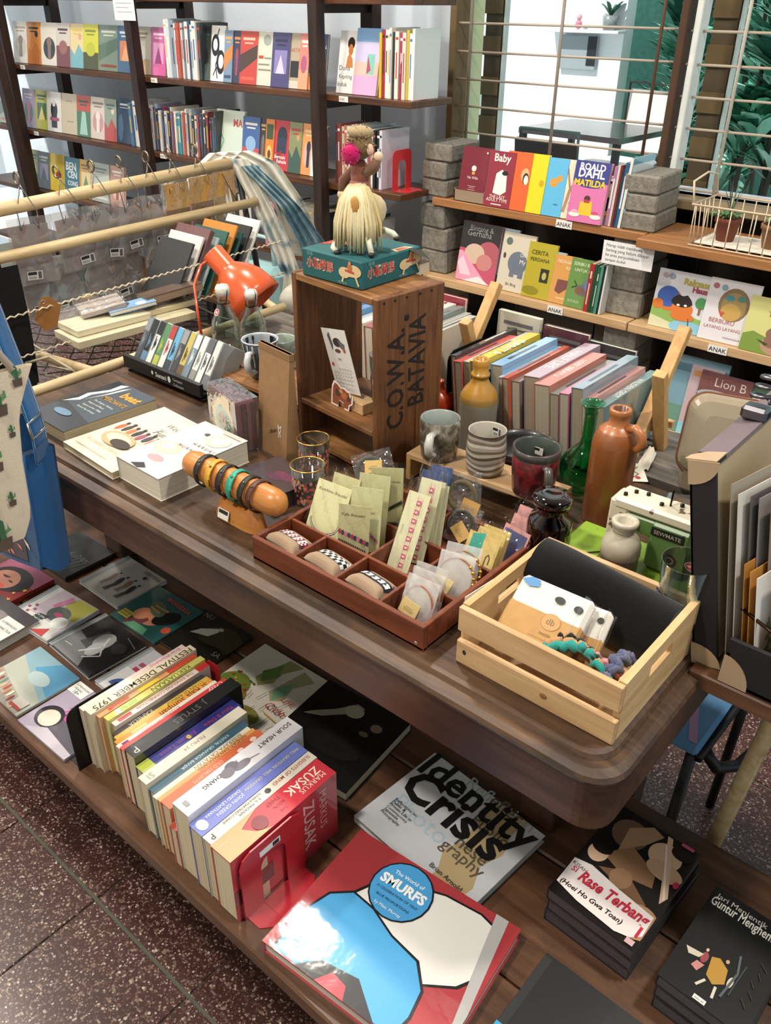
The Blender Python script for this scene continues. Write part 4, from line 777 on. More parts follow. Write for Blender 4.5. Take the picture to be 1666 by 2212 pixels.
book('black and white book with an age warning sticker at the left edge', M, .16, .13, .02, '#4a4446', [('e', .5, .5, .3, .3, '#8d8284'), ('r', .62, .3, .98, .78, '#efece6'), ('t', 'SUMBANGAN', .65, .64, .05, '#333', {'fit': .3}), ('t', 'ORANG TUA', .65, .53, .05, '#333', {'fit': .3}), ('t', '18+', .74, .38, .07, '#333', {'fit': .12})], pages='#d9d2c4')
# flat books on the platform
M, w2, h2 = flat((458+20,1480), (648-40,1552+30), (577,1393), PZ+.012)
a = Pz(577, 1393, PZ+.012); b = Pz(722, 1480, PZ+.012)
M = frame((a.x, a.y-.2, PZ+.0005), (b.x-a.x, b.y-a.y, 0), (0, 1, 0))
tree = [('p', [(.3, .62), (.42, .98), (.62, .98), (.5, .8), (.52, .66), (.42, .55)], '#8f8a5a'), ('p', [(.3, .72), (.42, .9), (.5, .75), (.4, .6)], '#5f7f3f'), ('p', [(.58, .56), (.66, .95), (.86, .9), (.74, .72), (.78, .55), (.68, .48)], '#9a9a74'), ('p', [(.6, .6), (.7, .8), (.75, .6), (.68, .5)], '#6f9a7a'), ('e', .2, .42, .2, .16, '#6a7a2f'), ('e', .3, .35, .16, .1, '#8a6a3a'), ('e', .62, .22, .18, .1, '#7f7a3a')]
r = random.Random(8)
tree += [('e', r.uniform(.05, .4), r.uniform(.28, .58), .018, .012, r.choice(['#b5402f', '#c9963a', '#4f6a2a'])) for _ in range(26)]
tree += [('l', [(x, y), (x+r.uniform(-.05, .05), y+r.uniform(.03, .12))], .006, '#4a4438') for x, y in [(r.uniform(.35, .98), r.uniform(.02, .42)) for _ in range(26)]]
tree += [('t', 'LIFE', .79, .52, .1, '#a83232', {'fit': .16, 'sh': .3}), ('t', 'Ciclo', .72, .38, .12, '#a83232', {'fit': .25, 'sh': .3}), ('l', [(.76, .33), (.95, .31)], .012, '#d09a4a')]
book('pale flat picture book with watercolour trees and red title', M, (b-a).length, .2, .012, '#cfc8b8', tree, pages='#d9d2c4')
a = Pz(726, 1478, PZ+.02); b = Pz(907, 1571, PZ+.02)
M = frame((a.x, a.y-.185, PZ+.0005), (b.x-a.x, b.y-a.y, 0), (0, 1, 0))
book('black flat art book with a pale painted figure under the desk', M, (b-a).length, .185, .02, '#0d0c0c', [('p', [(.08, .52), (.15, .6), (.3, .72), (.45, .9), (.55, .88), (.42, .72), (.25, .58)], '#8f8876'), ('e', .48, .8, .1, .08, '#a39a84'), ('e', .78, .74, .06, .05, '#7d6f5a'), ('e', .72, .62, .05, .03, '#6a5f4a'), ('e', .55, .35, .3, .12, '#171513')], pages='#b7a88c')
M, w2, h2 = flat((765,1762), (1005,1975), (905,1600), PZ+.014); M.translation.z = PZ+.0005
ID = [('r', 0, 0, 1, 1, '#c3c4c6'), ('p', [(.62, 1), (.6, .7), (.66, .5), (.6, .3), (.68, .12), (.66, 0), (.9, 0), (.92, .2), (.85, .4), (.9, .6), (.84, .8), (.86, 1)], '#b09a72')]
ID += [('t', 'Photo', .1, .3, .1, '#a9bcc8', {'fit': .46}), ('t', 'graphy', .56, .3, .1, '#5a5040', {'fit': .34, 'b': .01}), ('t', 'Reflection', .35, .92, .1, '#9fa6ab', {'fit': .56}), ('t', 'eflec', .56, .92, .1, '#5a5040', {'fit': .26, 'b': .01}), ('t', 'Public', .58, .66, .1, '#5a5040', {'fit': .28, 'b': .01}), ('t', 'nese', .62, .4, .1, '#5a5040', {'fit': .24, 'b': .01}), ('t', 'Identity', .02, .74, .2, '#111', {'fit': .97, 'b': .025}), ('t', 'Crisis', .04, .47, .2, '#111', {'fit': .84, 'b': .03})]
ID += [('t', s, .1, .36-.035*k, .03, '#333', {'fit': f2}) for k, (s, f2) in enumerate([('Reflections on', .2), ('Public &', .12), ('Private Life in', .2), ('Contemporary', .19), ('Japanese', .13), ('Photography', .17)])]
ID += [('t', 'Brian Arnold', .62, .1, .05, '#2d2a26', {'fit': .26})]
book('grey wrapped art book with huge black lettering under the desk edge', M, w2, h2, .014, '#b9babc', ID, pages='#cfcac0', mat=WRAP)
M, w2, h2 = flat((566,2032), (566+1130-800, 2032+2062-1810), (800,1810), PZ+.024); M.translation.z = PZ+.0005
w2 = .268; h2 = .214
SMF = [('r', 0, 0, 1, 1, '#a8383d'), ('p', [(.13, .26), (.16, .5), (.24, .7), (.4, .85), (.6, .93), (.8, .95), (.97, .9), (.97, .6), (.9, .45), (.7, .3), (.4, .22)], '#17161a'), ('p', [(.145, .27), (.175, .5), (.255, .69), (.41, .835), (.6, .915), (.8, .935), (.955, .885), (.955, .6), (.885, .46), (.7, .315), (.4, .235)], '#e6e3dc'),
       ('p', [(.06, .02), (.05, .3), (.1, .5), (.2, .6), (.34, .58), (.5, .5), (.68, .46), (.78, .32), (.8, .15), (.78, .02)], '#17161a'), ('p', [(.07, .01), (.062, .3), (.112, .49), (.205, .585), (.34, .565), (.5, .485), (.67, .445), (.765, .315), (.785, .15), (.765, .01)], '#4da3d8'), ('p', [(.2, 0), (.3, .12), (.5, .16), (.68, .0)], '#1a181b'), ('p', [(.33, 0), (.38, .1), (.47, .08), (.5, 0)], '#d23a48'),
       ('p', [(.93, 1), (1, 1), (1, .0), (.97, .0), (.94, .1)], '#a8383d'), ('p', [(.86, 1), (.93, 1), (1, .35), (1, .1), (.985, .1)], '#b3b1ae'),
       ('e', .4, .77, .172, .215, '#17161a'), ('e', .4, .77, .163, .204, '#4a9fd8'), ('t', 'The World of', .4, .86, .05, '#eef3f4', {'al': 'c', 'fit': .18, 'b': .01}), ('t', 'SMURFS', .4, .765, .09, '#f4f4f0', {'al': 'c', 'fit': .27, 'b': .04}), ('t', 'A CELEBRATION OF TINY', .4, .715, .03, '#1d2f44', {'al': 'c', 'fit': .25}), ('t', 'BLUE PROPORTIONS', .4, .665, .03, '#1d2f44', {'al': 'c', 'fit': .2}), ('t', 'by Matt. Murray', .4, .61, .03, '#eef3f4', {'al': 'c', 'fit': .16})]
book('large glossy red, white and blue cartoon art book on the platform corner', M, w2, h2, .024, '#a8383d', SMF, pages='#d9d4c8', mat=WRAP, board=.0025)
a = Pz(1178, 2055, PZ+.014)
M = frame((a.x, a.y-.3, PZ+.0005), (1, -.01, 0), (.01, 1, 0))
book('large plain black portfolio with a bright blue corner piece', M, .24, .3, .014, '#1f2020', [('r', .0, .5, .045, .985, '#2c2e2e'), ('p', [(-.005, .3), (.1, .3), (.1, .62), (-.005, .62)], '#3f9fd0')], pages='#33322f', mat=CASE)
def stack(label, n, A, B, R, t, ztop, cov, art, pages, group, lab2):
    bb, rr, aa = Pz(*B, ztop), Pz(*R, ztop), Pz(*A, ztop); ex = (bb-aa); w2 = ex.length; hh = (rr-bb).length
    rn = random.Random(n+int(w2*1000))
    for k in range(n):
        M = frame((aa.x+rn.uniform(-.002, .002), aa.y+rn.uniform(-.002, .002), PZ+.0005+k*t), (ex.x, ex.y, 0), (rr.x-bb.x, rr.y-bb.y, 0))
        if k < n-1: M = M @ RZ(rn.uniform(-.8, .8))
        book(label if k == n-1 else lab2 % ORD[n-1-k], M, w2, hh, t-.0008, cov, art if k == n-1 else (), pages=pages, group=group)
RT = [('r', 0, 0, 1, 1, '#17110f'), ('e', .3, .8, .2, .14, '#6b4f3c'), ('p', [(.2, .52), (.4, .72), (.75, .62), (.8, .5), (.5, .45)], '#8f6a4c'), ('p', [(.3, .62), (.5, .8), (.6, .95), (.45, .98), (.25, .85)], '#a5805f'), ('p', [(.25, .4), (.5, .5), (.85, .35), (.8, .26), (.5, .36)], '#7d5a3f'), ('e', .5, .42, .12, .09, '#9a7656'), ('e', .72, .8, .18, .12, '#d3ad8e'), ('e', .8, .68, .2, .08, '#c9a184'), ('p', [(.62, .98), (.68, .98), (.98, .5), (.94, .42)], '#d9b39a'), ('p', [(.65, .9), (.67, .9), (.96, .48), (.95, .46)], '#f0dcc8'), ('e', .85, .9, .12, .06, '#20140f'), ('r', .78, .97, .92, 1, '#c0527a'), ('e', .88, .2, .2, .14, '#b58a66'), ('e', .16, .5, .11, .09, '#d8b496'), ('e', .16, .56, .12, .06, '#120c0b'), ('e', .97, .63, .03, .03, '#c0304a'),
      ('p', [(.01, .34), (.2, .37), (.55, .33), (.98, .3), (.99, .12), (.9, .06), (.75, .03), (.3, .05), (.02, .09)], '#efe4e0'), ('t', 'KISAH', .03, .29, .1, '#1b1312', {'fit': .17, 'rot': -6}), ('t', 'SI', .06, .235, .1, '#c83a4a', {'fit': .06, 'b': .02}), ('t', 'Rase Terbang', .17, .2, .2, '#c42f45', {'fit': .8, 'b': .035, 'sh': .2, 'sy': 1.35}), ('t', '(Hoei Ho Gwa Toan)', .05, .1, .1, '#181112', {'fit': .72, 'b': .02, 'sh': .15}), ('t', '1', .93, .09, .1, '#c42f45', {'fit': .03, 'b': .03}), ('r', .88, .01, .97, .055, '#d8b0b4')]
stack('paperback with a swordfight cover and red title, top of its stack', 3, (1185.5,1918), (1371,2054.7), (1505.6,1840), .022, .486, '#17110f', RT, '#4a4044', 'swordfight paperbacks', 'dark paperback under the swordfight cover, %s from the top')
JM = [('r', 0, 0, 1, 1, '#1b1b1a'), ('t', 'Jari Menjentik', .06, .9, .1, '#c9c6bd', {'fit': .62}), ('t', 'Guntur Menghentak', .04, .82, .12, '#dedad0', {'fit': .86, 'b': .015, 'sy': 1.8}), ('e', .3, .36, .04, .05, '#9a4a4f'), ('p', [(.08, .36), (.28, .38), (.25, .33), (.14, .31)], '#cfc6b0'), ('e', .29, .43, .016, .016, '#d8b996'), ('p', [(.25, .3), (.34, .3), (.3, .22), (.22, .24)], '#c98a86'), ('e', .48, .33, .07, .07, '#c79a45'), ('p', [(.36, .4), (.44, .43), (.56, .38), (.6, .26), (.5, .2), (.4, .24)], '#b98d3e'), ('l', [(.42, .2), (.36, .12)], .03, '#d9d0bc'), ('l', [(.54, .2), (.56, .1)], .03, '#d9d0bc'), ('e', .52, .44, .02, .018, '#c9a07c'), ('e', .64, .3, .03, .05, '#cfc8b4'), ('l', [(.6, .55), (.66, .4), (.62, .15)], .025, '#5a5f66'), ('l', [(.7, .5), (.68, .2)], .015, '#3f444a'), ('r', .4, .01, .54, .05, '#e4e1da'), ('t', 'Edisi 50', .42, .02, .04, '#444', {'fit': .1})] + [('l', [(.8+.03*(i % 2), .6-.09*i), (.9-.02*(i % 3), .55-.09*i)], .012, '#3f332c') for i in range(5)]
stack('black paperback with fighting robed figures, top of its stack', 3, (1423.8,2103.8), (1423.8+188,2103.8+139), (1423.8+188+114,2103.8+139-218), .022, .486, '#1b1b1a', JM, '#4a4448', 'robed fighter paperbacks', 'dark paperback under the robed fighters cover, %s from the top')
# ---------------------------------------------------------------- row of spine-up books on the platform
ROW = [  # thickness, spine colour, height(width of book), y front offset, length, spine art, label, front cover colour
 (.012, '#d8c3b8', .128, .0, .2, [('t', 'Erisa Workshop', .05, .3, .03, '#c04a86', {'fit': .3})], 'pale pink slim paperback, leftmost in the platform row'),
 (.016, '#d9cdb0', .13, .002, .205, [('t', 'FESTIVAL DESEMBER 1975', .03, .25, .05, '#4a3a2c', {'fit': .92, 'b': .01})], 'cream paperback titled with a festival year in the platform row'),
 (.009, '#d89a6a', .124, .01, .19, [('r', 0, 0, .3, 1, '#c9472f'), ('r', .4, .1, .6, .9, '#d8c23a'), ('r', .7, .2, .9, .8, '#c94a3a')], 'red and yellow slim paperback, third in the platform row'),
 (.012, '#c9c46a', .122, .016, .19, [('t', 'KEKUASAAN', .15, .25, .05, '#4a5a2a', {'fit': .4}), ('r', .7, .2, .9, .8, '#8fae5a')], 'yellow green paperback, fourth in the platform row'),
 (.011, '#dccfc4', .116, .02, .185, [('r', 0, 0, .12, 1, '#c4302f'), ('t', 'THE BANDUNG CONNECTION', .16, .25, .05, '#b03a3a', {'fit': .6}), ('r', .82, .2, .95, .8, '#b8433f')], 'white and red paperback about a connection, platform row'),
 (.01, '#3f3a38', .108, .012, .175, [('t', 'KAMELIA', .6, .25, .05, '#b9b0a4', {'fit': .25})], 'dark grey slim book sunk low in the platform row'),
 (.009, '#c9a94a', .11, .008, .18, [('t', 'TITAN DI ANGGI', .06, .25, .05, '#6a4a1f', {'fit': .4})], 'mustard slim paperback, seventh in the platform row'),
 (.010, '#d8913f', .112, .002, .185, [('t', 'Si Raja Sumpah', .06, .2, .05, '#4a2a18', {'fit': .5}), ('r', .7, .2, .85, .8, '#e9b76a')], 'orange paperback, eighth in the platform row'),
 (.013, '#dcd4c8', .114, -.002, .19, [('t', 'ELIZABETH LAIRD', .4, .25, .05, '#a08a86', {'fit': .38}), ('r', .9, .2, .96, .8, '#7a3f6a')], 'white paperback, ninth in the platform row'),
 (.012, '#c83c3c', .122, -.004, .2, [('t', 'Crazy', .04, .2, .05, '#f0d8d0', {'fit': .14, 'sh': .3})], 'red paperback in the middle of the platform row'),
 (.024, '#1b1c1c', .128, -.004, .205, [('t', 'P', .93, .3, .08, '#c9c6c0', {'fit': .04}), ('t', 'J. STYLES', .3, .3, .06, '#6a6a68', {'fit': .3})], 'thick black shrink wrapped book in the platform row'),
 (.022, '#33357a', .112, -.006, .185, [('t', 'Peter & Diana', .06, .4, .05, '#b8404f', {'fit': .3}), ('e', .52, .5, .02, .2, '#d8c23a'), ('t', 'Bloom Tansa', .45, .3, .05, '#8a4a9a', {'fit': .35}), ('r', .88, 0, 1, 1, '#a4b03f')], 'violet blue book with a green foot in the platform row'),
 (.019, '#d4cdb8', .118, -.006, .19, [('t', 'FILMU 24', .4, .3, .05, '#7a7468', {'fit': .2}), ('t', 'SI', .9, .3, .05, '#8f886f', {'fit': .05})], 'cream book right of the violet one, platform row'),
 (.013, '#3d5f70', .108, -.004, .178, [('t', 'KRISTAL GRANADA BANJIR', .2, .3, .05, '#cfd8da', {'fit': .5})], 'dark teal slim book in the platform row'),
 (.009, '#dcd2bc', .108, -.008, .178, [('t', 'BEBERAPA CATATAN', .1, .2, .05, '#6a6256', {'fit': .5})], 'cream slim paperback right of the teal book, platform row'),
 (.008, '#d59a5a', .11, -.008, .18, [('t', 'KENDATI DAN MANDANG', .1, .2, .05, '#5a3a22', {'fit': .5})], 'tan slim paperback left of the orange wrapped book'),
 (.02, '#cc6a45', .112, -.008, .182, [('t', 'OLD HAUNTS', .42, .3, .06, '#e9b79a', {'fit': .3}), ('e', .1, .5, .03, .2, '#f0d8c8'), ('e', .25, .6, .03, .15, '#f0d8c8')], 'orange shrink wrapped paperback in the platform row'),
 (.014, '#c9634f', .085, -.014, .15, [('r', .8, .1, 1, .9, '#b9493a')], 'short red booklet tucked beside the white hardback'),
 (.032, '#d5d2d4', .142, -.012, .215, [('t', 'SOUR HEART', .03, .3, .06, '#2a2a2c', {'fit': .3, 'b': .01}), ('t', 'JENNY ZHANG', .5, .3, .06, '#2a2a2c', {'fit': .3, 'b': .01}), ('e', .5, .6, .07, .2, '#6a6470'), ('e', .56, .35, .05, .25, '#57525e'), ('e', .61, .5, .05, .25, '#6a6470'), ('l', [(.44, .6), (.36, .7)], .008, '#8a7f74'), ('r', .93, .3, .96, .6, '#999')], 'thick white hardback with a plum branch on its spine'),
 (.026, '#6d78bf', .128, -.014, .198, [('t', 'WILL GRAYSON, WILL GRAYSON', .03, .4, .05, '#d9d07a', {'fit': .52}), ('t', 'JOHN GREEN', .58, .52, .05, '#e6e8f2', {'fit': .24}), ('t', 'DAVID LEVITHAN', .58, .2, .05, '#e6e8f2', {'fit': .3}), ('e', .94, .5, .04, .35, '#c9d6ea')], 'lavender blue paperback with yellow lettering'),
 (.017, '#d5cfc0', .128, -.014, .198, [('t', 'SLEIGHTS OF MIND', .03, .25, .05, '#a8503a', {'fit': .36, 'b': .012}), ('e', .45, .5, .025, .25, '#2b2522'), ('t', 'S. L. MACKNIK', .53, .5, .04, '#4f4a44', {'fit': .2}), ('t', 'SUSANA MARTINEZ-CONDE', .5, .15, .04, '#4f4a44', {'fit': .34}), ('t', 'P', .94, .3, .05, '#333', {'fit': .03})], 'cream paperback with brown lettering beside the red one'),
 (.037, '#c23440', .128, -.016, .198, [('t', 'MARKUS', .06, .58, .06, '#e9cfc0', {'fit': .24}), ('t', 'ZUSAK', .06, .2, .08, '#efd8c8', {'fit': .32, 'b': .012}), ('t', 'THE', .44, .68, .03, '#8a1f28', {'fit': .06}), ('t', 'BOOK', .42, .42, .03, '#8a1f28', {'fit': .1}), ('t', 'THIEF', .42, .14, .03, '#8a1f28', {'fit': .12}), ('p', [(.6, 0), (.78, .3), (.72, .75), (.62, 1), (1, 1), (1, 0)], '#c99a6a'), ('e', .66, .55, .06, .3, '#7a2028'), ('t', 'PICADOR', .9, .25, .03, '#e6cdb0', {'fit': .08})], 'thick red paperback at the right end of the platform row'),
]
x = -.988
tot = sum(r[0] for r in ROW); sc = (-.593+.988)/tot
for i, (t2, c, hh, yo, ln, sp, lb) in enumerate(ROW):
    t2 *= sc; last = i == len(ROW)-1
    lean = 0 if i > 3 else 0
    M = TR(x, .415+yo+(.012 if i < 12 else 0), PZ+.0005+hh) @ frame((0, 0, 0), (0, 0, -1), (0, 1, 0))
    fa = ([('r', 0, 0, 1, 1, '#b52f3a'), ('t', 'MARKUS', .1, .82, .1, '#e0a49a', {'fit': .6}), ('t', 'ZUSAK', .1, .66, .1, '#e9b4a8', {'fit': .75, 'b': .01}), ('r', .3, .05, 1, .3, '#c9b08f'), ('r', .5, 0, .75, .35, '#4a1f22')] if last else ())
    book(lb, M, hh, ln, t2*.96, c, fa, sp, pages='#cdbf9f' if i % 3 else '#d6c8a8', group='spine-up books on the platform', mat=WRAP if i in (3, 9, 10, 13, 16, 18, 21) else GLOSS, back=c)
    x += t2
bookend('black metal bookend at the left end of the platform book row', TR(-.992, .405, PZ) @ RZ(180) @ TR(0, -.105, 0), '#0b0b0b', .105, .13, .06, slot=False, mat=PLAST)
bookend('glossy red metal bookend with arched slot at the right end', TR(-.5915, .408, PZ), '#b0202c', .115, .125, .04, .0025, tagged=True)
o = MB('#b8252d').prism([(0, 0), (.035, 0), (.035, .105), (.03, .112), (.006, .112), (0, .105)], 0, .002)
solo(o.build('bookend', ENAM), TR(-.945, .643, PZ) @ RX(90), 'small red metal plate standing behind the platform book row', 'bookend', 'metal bookends')

# ================================================================ DESK
DZ = .80
def rrect(x0, y0, x1, y1, r, n=6):
    pts = []
    for cx, cy, a0 in ((x1-r, y1-r, 0), (x0+r, y1-r, PI/2), (x0+r, y0+r, PI), (x1-r, y0+r, 1.5*PI)):
        pts += [(cx+r*math.cos(a0+PI/2*k/n), cy+r*math.sin(a0+PI/2*k/n)) for k in range(n+1)]
    return pts
DX0, DX1, DY0, DY1 = -1.6, -.205, .612, 1.262
dk = thing('desk', 'old dark wooden desk with rounded corners and moulded top edge', 'desk', (-.9, .93, 0))
def ringed(layers, name, mat, capt=True):      # layers: (inset, z, r)
    m = MB(); N = None; base = []
    for ins, z, r in layers:
        p = rrect(DX0+ins, DY0+ins, DX1-ins, DY1-ins, r); base.append(p)
    n = len(base[0]); vs = [(x, y, l[1]) for p, l in zip(base, layers) for x, y in p]; fs = []
    for k in range(len(layers)-1):
        for i in range(n): fs.append((k*n+i, k*n+(i+1) % n, (k+1)*n+(i+1) % n, (k+1)*n+i))
    m.add(vs, fs, None, False)
    if capt: m.add(vs, [tuple((len(layers)-1)*n+i for i in range(n))], None, False)
    return m.build(name, mat, dk, True)
ringed([(.006, .778, .045), (.001, .78, .045), (0, .784, .045), (.003, .789, .044), (.012, .7915, .042), (.02, .792, .038), (.024, .7985, .034), (.03, .8, .03)], 'desktop', DESKT)
ringed([(.03, .702, .03), (.009, .702, .036), (.006, .706, .036), (.006, .778, .036)], 'apron', DARKW, False)
for x in (-1.0, -.5): pass
for x in (DX0+.12, DX1-.17):
    for y in (DY0+.22, DY1-.08): MB().cbox(x-.03, y-.03, PZ if y < .95 else 0, x+.03, y+.03, .77, .003).build('leg', DARKW, dk, True)
MB('#120b07').box(DX1-.1, DY0+.0076, .71, DX1-.0988, DY0+.0095, .777).build('apron_joint', MATTE, dk, True)
# grey weathered table behind the desk
bt = thing('back_table', 'weathered grey wooden table behind the desk carrying book trestles', 'table', (-.6, 1.36, 0))
for k in range(3): MB().cbox(-1.6, 1.268+k*.065, DZ-.026, .15, 1.268+k*.065+.063, DZ, .002).build('plank', GREYW, bt, True)
for x in (-1.5, .05):
    for y in (1.3, 1.43): MB().cbox(x-.025, y-.025, 0, x+.025, y+.025, DZ-.026, .003).build('leg', GREYW, bt, True)

# ================================================================ ON THE DESK: books at the left
book('dark blue grey music paperback with orange title at the desk corner', frame((-1.465, .674, DZ+.0003), (1, -.03, 0), (.03, 1, 0)), .132, .2, .026, '#3f4850',
     [('p', [(0, 0), (1, 0), (1, .25), (0, .4)], '#2a2b30'), ('p', [(0, .3), (.2, .5), (.12, .75), (.3, .98), (.0, 1)], '#101114'), ('p', [(.02, .35), (.1, .5), (.06, .62), (.2, .8), (.18, .95), (.3, .99), (.28, .8), (.16, .62), (.2, .48)], '#cfd0d0'), ('p', [(.22, .5), (.3, .7), (.34, .9), (.42, .97), (.36, .75)], '#b9bcbd'), ('t', 'beat', .52, .78, .2, '#d9912e', {'fit': .42, 'b': .04}), ('t', 'MERCHANTS', .38, .64, .1, '#b98a2e', {'fit': .56, 'b': .01, 'sy': 1.5})] + [('t', s, .36, .56-.06*k, .06, '#d5d4cc', {'fit': f2}) for k, (s, f2) in enumerate([('The Origins, History,', .5), ('Impact and Rock', .4), ('Legacy of the 1960s', .46), ('British Pop Groups', .44)])] + [('e', .4, .22, .2, .05, '#5f7f96')], pages='#b5a480')
book('cream flat paperback with a group photo and curly script title', frame((-1.322, .66, DZ+.0003), (1, -.06, 0), (.03, 1, 0)), .166, .213, .014, '#cfc5ae',
     [('t', 'Four', .72, .86, .1, '#6f6a62', {'fit': .2, 'sh': .3}), ('t', 'Weddings', .48, .77, .14, '#5f5a54', {'fit': .46, 'sh': .3}), ('t', 'and a', .5, .7, .06, '#8a847a', {'fit': .1, 'sh': .3}), ('t', 'Funeral', .5, .62, .12, '#5f5a54', {'fit': .42, 'sh': .3}), ('r', .05, .42, .95, .58, '#cdbfa8')] + [('e', .12+.1*i, .5+.02*(i % 2), .04, .07, ['#b5562e', '#3a2f2c', '#c06a36', '#2d2a2c', '#8d4a5a', '#3f3a44', '#b9653a', '#4a4048'][i]) for i in range(8)] + [('e', .12+.1*i, .575+.02*(i % 2), .022, .02, '#3a2a22') for i in range(8)] + [('e', .4, .34, .26, .11, '#b99a72'), ('e', .4, .345, .2, .07, '#d8c6a4'), ('e', .52, .3, .16, .06, '#3b2e26'), ('t', 'RICHARD CURTIS', .1, .17, .1, '#b0a089', {'fit': .6}), ('r', .08, .08, .7, .09, '#cabda6')], pages='#cdbd9a', mat=PAPER)
book('very thick white paperback with a translucent face and spaced letters', frame((-1.153, .662, DZ+.0003), (1, -.02, 0), (.02, 1, 0)), .118, .186, .042, '#c6c1b8',
     [('r', 0, 0, 1, .2, '#cfc8c4'), ('e', .3, .42, .26, .12, '#d8b3a4'), ('e', .28, .44, .1, .06, '#e4c9bc'), ('e', .45, .22, .16, .05, '#c78f92'), ('p', [(.3, .02), (.45, .1), (.6, .05), (.5, 0)], '#2a2628'), ('e', .7, .8, .24, .12, '#cdb9a8'), ('e', .72, .8, .12, .06, '#dfd2c6'), ('e', .4, .86, .14, .05, '#d9c7ba'), ('e', .42, .82, .05, .025, '#4a3f3c'), ('t', 'H A R U K I', .5, .6, .1, '#2f2c2a', {'fit': .46}), ('t', 'M U R A K A M I', .36, .5, .1, '#2f2c2a', {'fit': .6}), ('r', .55, .93, .95, .945, '#b3a79c')], pages='#d9d0bc', mat=PAPER)
# dark plum box-like book
M = frame((-.982, .772, DZ+.0003), (1, -.16, 0), (.16, 1, 0))
book('dark plum hardback lying flat beside the pink glasses', M, .112, .088, .03, '#33262a', [('e', .6, .6, .2, .12, '#5a2440'), ('e', .5, .45, .14, .1, '#4a2038')], pages='#2a2022')
# ---------------------------------------------------------------- bracelet stand
pa, pb = Pz(424, 1003, .864), Pz(590, 1084, .862); ax = (pb-pa).normalized(); L = (pb-pa).length
M = frame((pa+pb)/2, ax, V(-ax.y, ax.x, 0)); base = M.copy(); mid = (pa+pb)/2
t = thing('bracelet_stand', 'turned orange wooden log stand displaying leather bracelets', 'display stand', TR(mid.x, mid.y, DZ))
LM = M @ RY(90)
prof = [(0, -L/2-.022), (.012, -L/2-.02), (.019, -L/2-.012), (.0215, -L/2), (.0215, L/2), (.019, L/2+.012), (.012, L/2+.02), (0, L/2+.022)]
MB().lathe(prof, 28, None, LM).build('log', TURNW, t, True)
m = MB(); bx = frame((mid.x, mid.y, 0), ax, V(-ax.y, ax.x, 0))
def foot(u, v):
    a = 2*PI*u; k = 1-.25*abs(math.sin(a))**2
    rx, ry = .055*(1 - .35*v**2), .021*(1-.25*v); z = .001+.03*v+.0*k
    w3 = 1-.18*math.exp(-((math.cos(a))**2)*6)
    return bx @ V(rx*math.cos(a)+.008, ry*math.sin(a)*w3-.004, DZ+z + (.012*math.cos(a)**2*v if v > .5 else 0))
m.grid(foot, 36, 6); m.add([foot(i/36, 1) for i in range(36)], [tuple(range(36))], None, True); m.build('foot', TURNW, t, True)
MB().lathe([(.012, DZ+.03), (.009, DZ+.04), (.012, DZ+.055)], 14, None, TR(mid.x, mid.y, 0)).build('neck', TURNW, t, True)
q = bx @ V(-.012, -.0236, DZ+.014); MB('#e4e0d6').cbox(-.012, -.007, -.001, .012, .009, .0006, .0002, None, frame(q, ax, (0, .3, 1))).box(-.01, .002, .0006, .01, .008, .0009, '#222', frame(q, ax, (0, .3, 1))).build('price_sticker', PAPER, t, True)
BRS = [('#23201f', -.058, 12, 'black leather strap bracelet nearest the left end of the log stand'), ('#c99a2e', -.034, 14, 'yellow leather strap bracelet on the log stand'), ('#2b2423', -.011, 16, 'dark brown leather bracelet between the yellow and teal ones'), ('#2f9c84', .012, 15, 'teal leather strap bracelet on the log stand'), ('#242526', .038, 10, 'black leather bracelet right of the teal one'), ('#57332a', .056, 8, 'brown leather bracelet nearest the right end of the log stand')]
for c, u, tw, lb in BRS:
    t = thing('leather_bracelet', lb, 'bracelet', mid + ax*u*1.05, 'leather bracelets on the log stand')
    m = MB(c); n = 30; R0 = .0232; hw = .0042
    T = M @ TR(u*1.05, 0, 0) @ RZ(tw-12) @ RY(90)
    def band(a, s, r): # around log, hanging slightly below
        y = math.sin(a); zz = -math.cos(a); drop = .0035 if zz < 0 else 0
        return V(-(zz*r) + (drop*(-zz) if zz < 0 else 0), y*r, s*hw)
    vs = []
    for i in range(n):
        a = 2*PI*i/n
        for r, s in ((R0, -1), (R0+.0018, -1), (R0+.0018, 1), (R0, 1)): vs.append(T @ band(a, s, r))
    fs = [(i*4+k, i*4+(k+1) % 4, ((i+1) % n)*4+(k+1) % 4, ((i+1) % n)*4+k) for i in range(n) for k in range(4)]
    m.add(vs, fs, None, True); m.build('strap', PLAST, t, True)
    m = MB(c); vs = []
    for i in range(5):
        a = math.radians(200+i*14)
        for r, s in ((R0+.0022, -.8), (R0+.004, -.8), (R0+.004, .8), (R0+.0022, .8)):
            vs.append(T @ (band(a, s*(1-.08*i), r+.0006*i) + V(0, 0, .004+.0012*i)))
    m.add(vs, [(i*4+k, i*4+(k+1) % 4, (i+1)*4+(k+1) % 4, (i+1)*4+k) for i in range(4) for k in range(4)] + [(3, 2, 1, 0), (16, 17, 18, 19)], None, False); m.build('strap_end', PLAST, t, True)
    a = math.radians(215); p = T @ (band(a, 0, R0+.005) + V(0, 0, .004)); MB('#8d7a55').ball(p, .0021, None, 8, 6).build('stud', METAL, t, True)
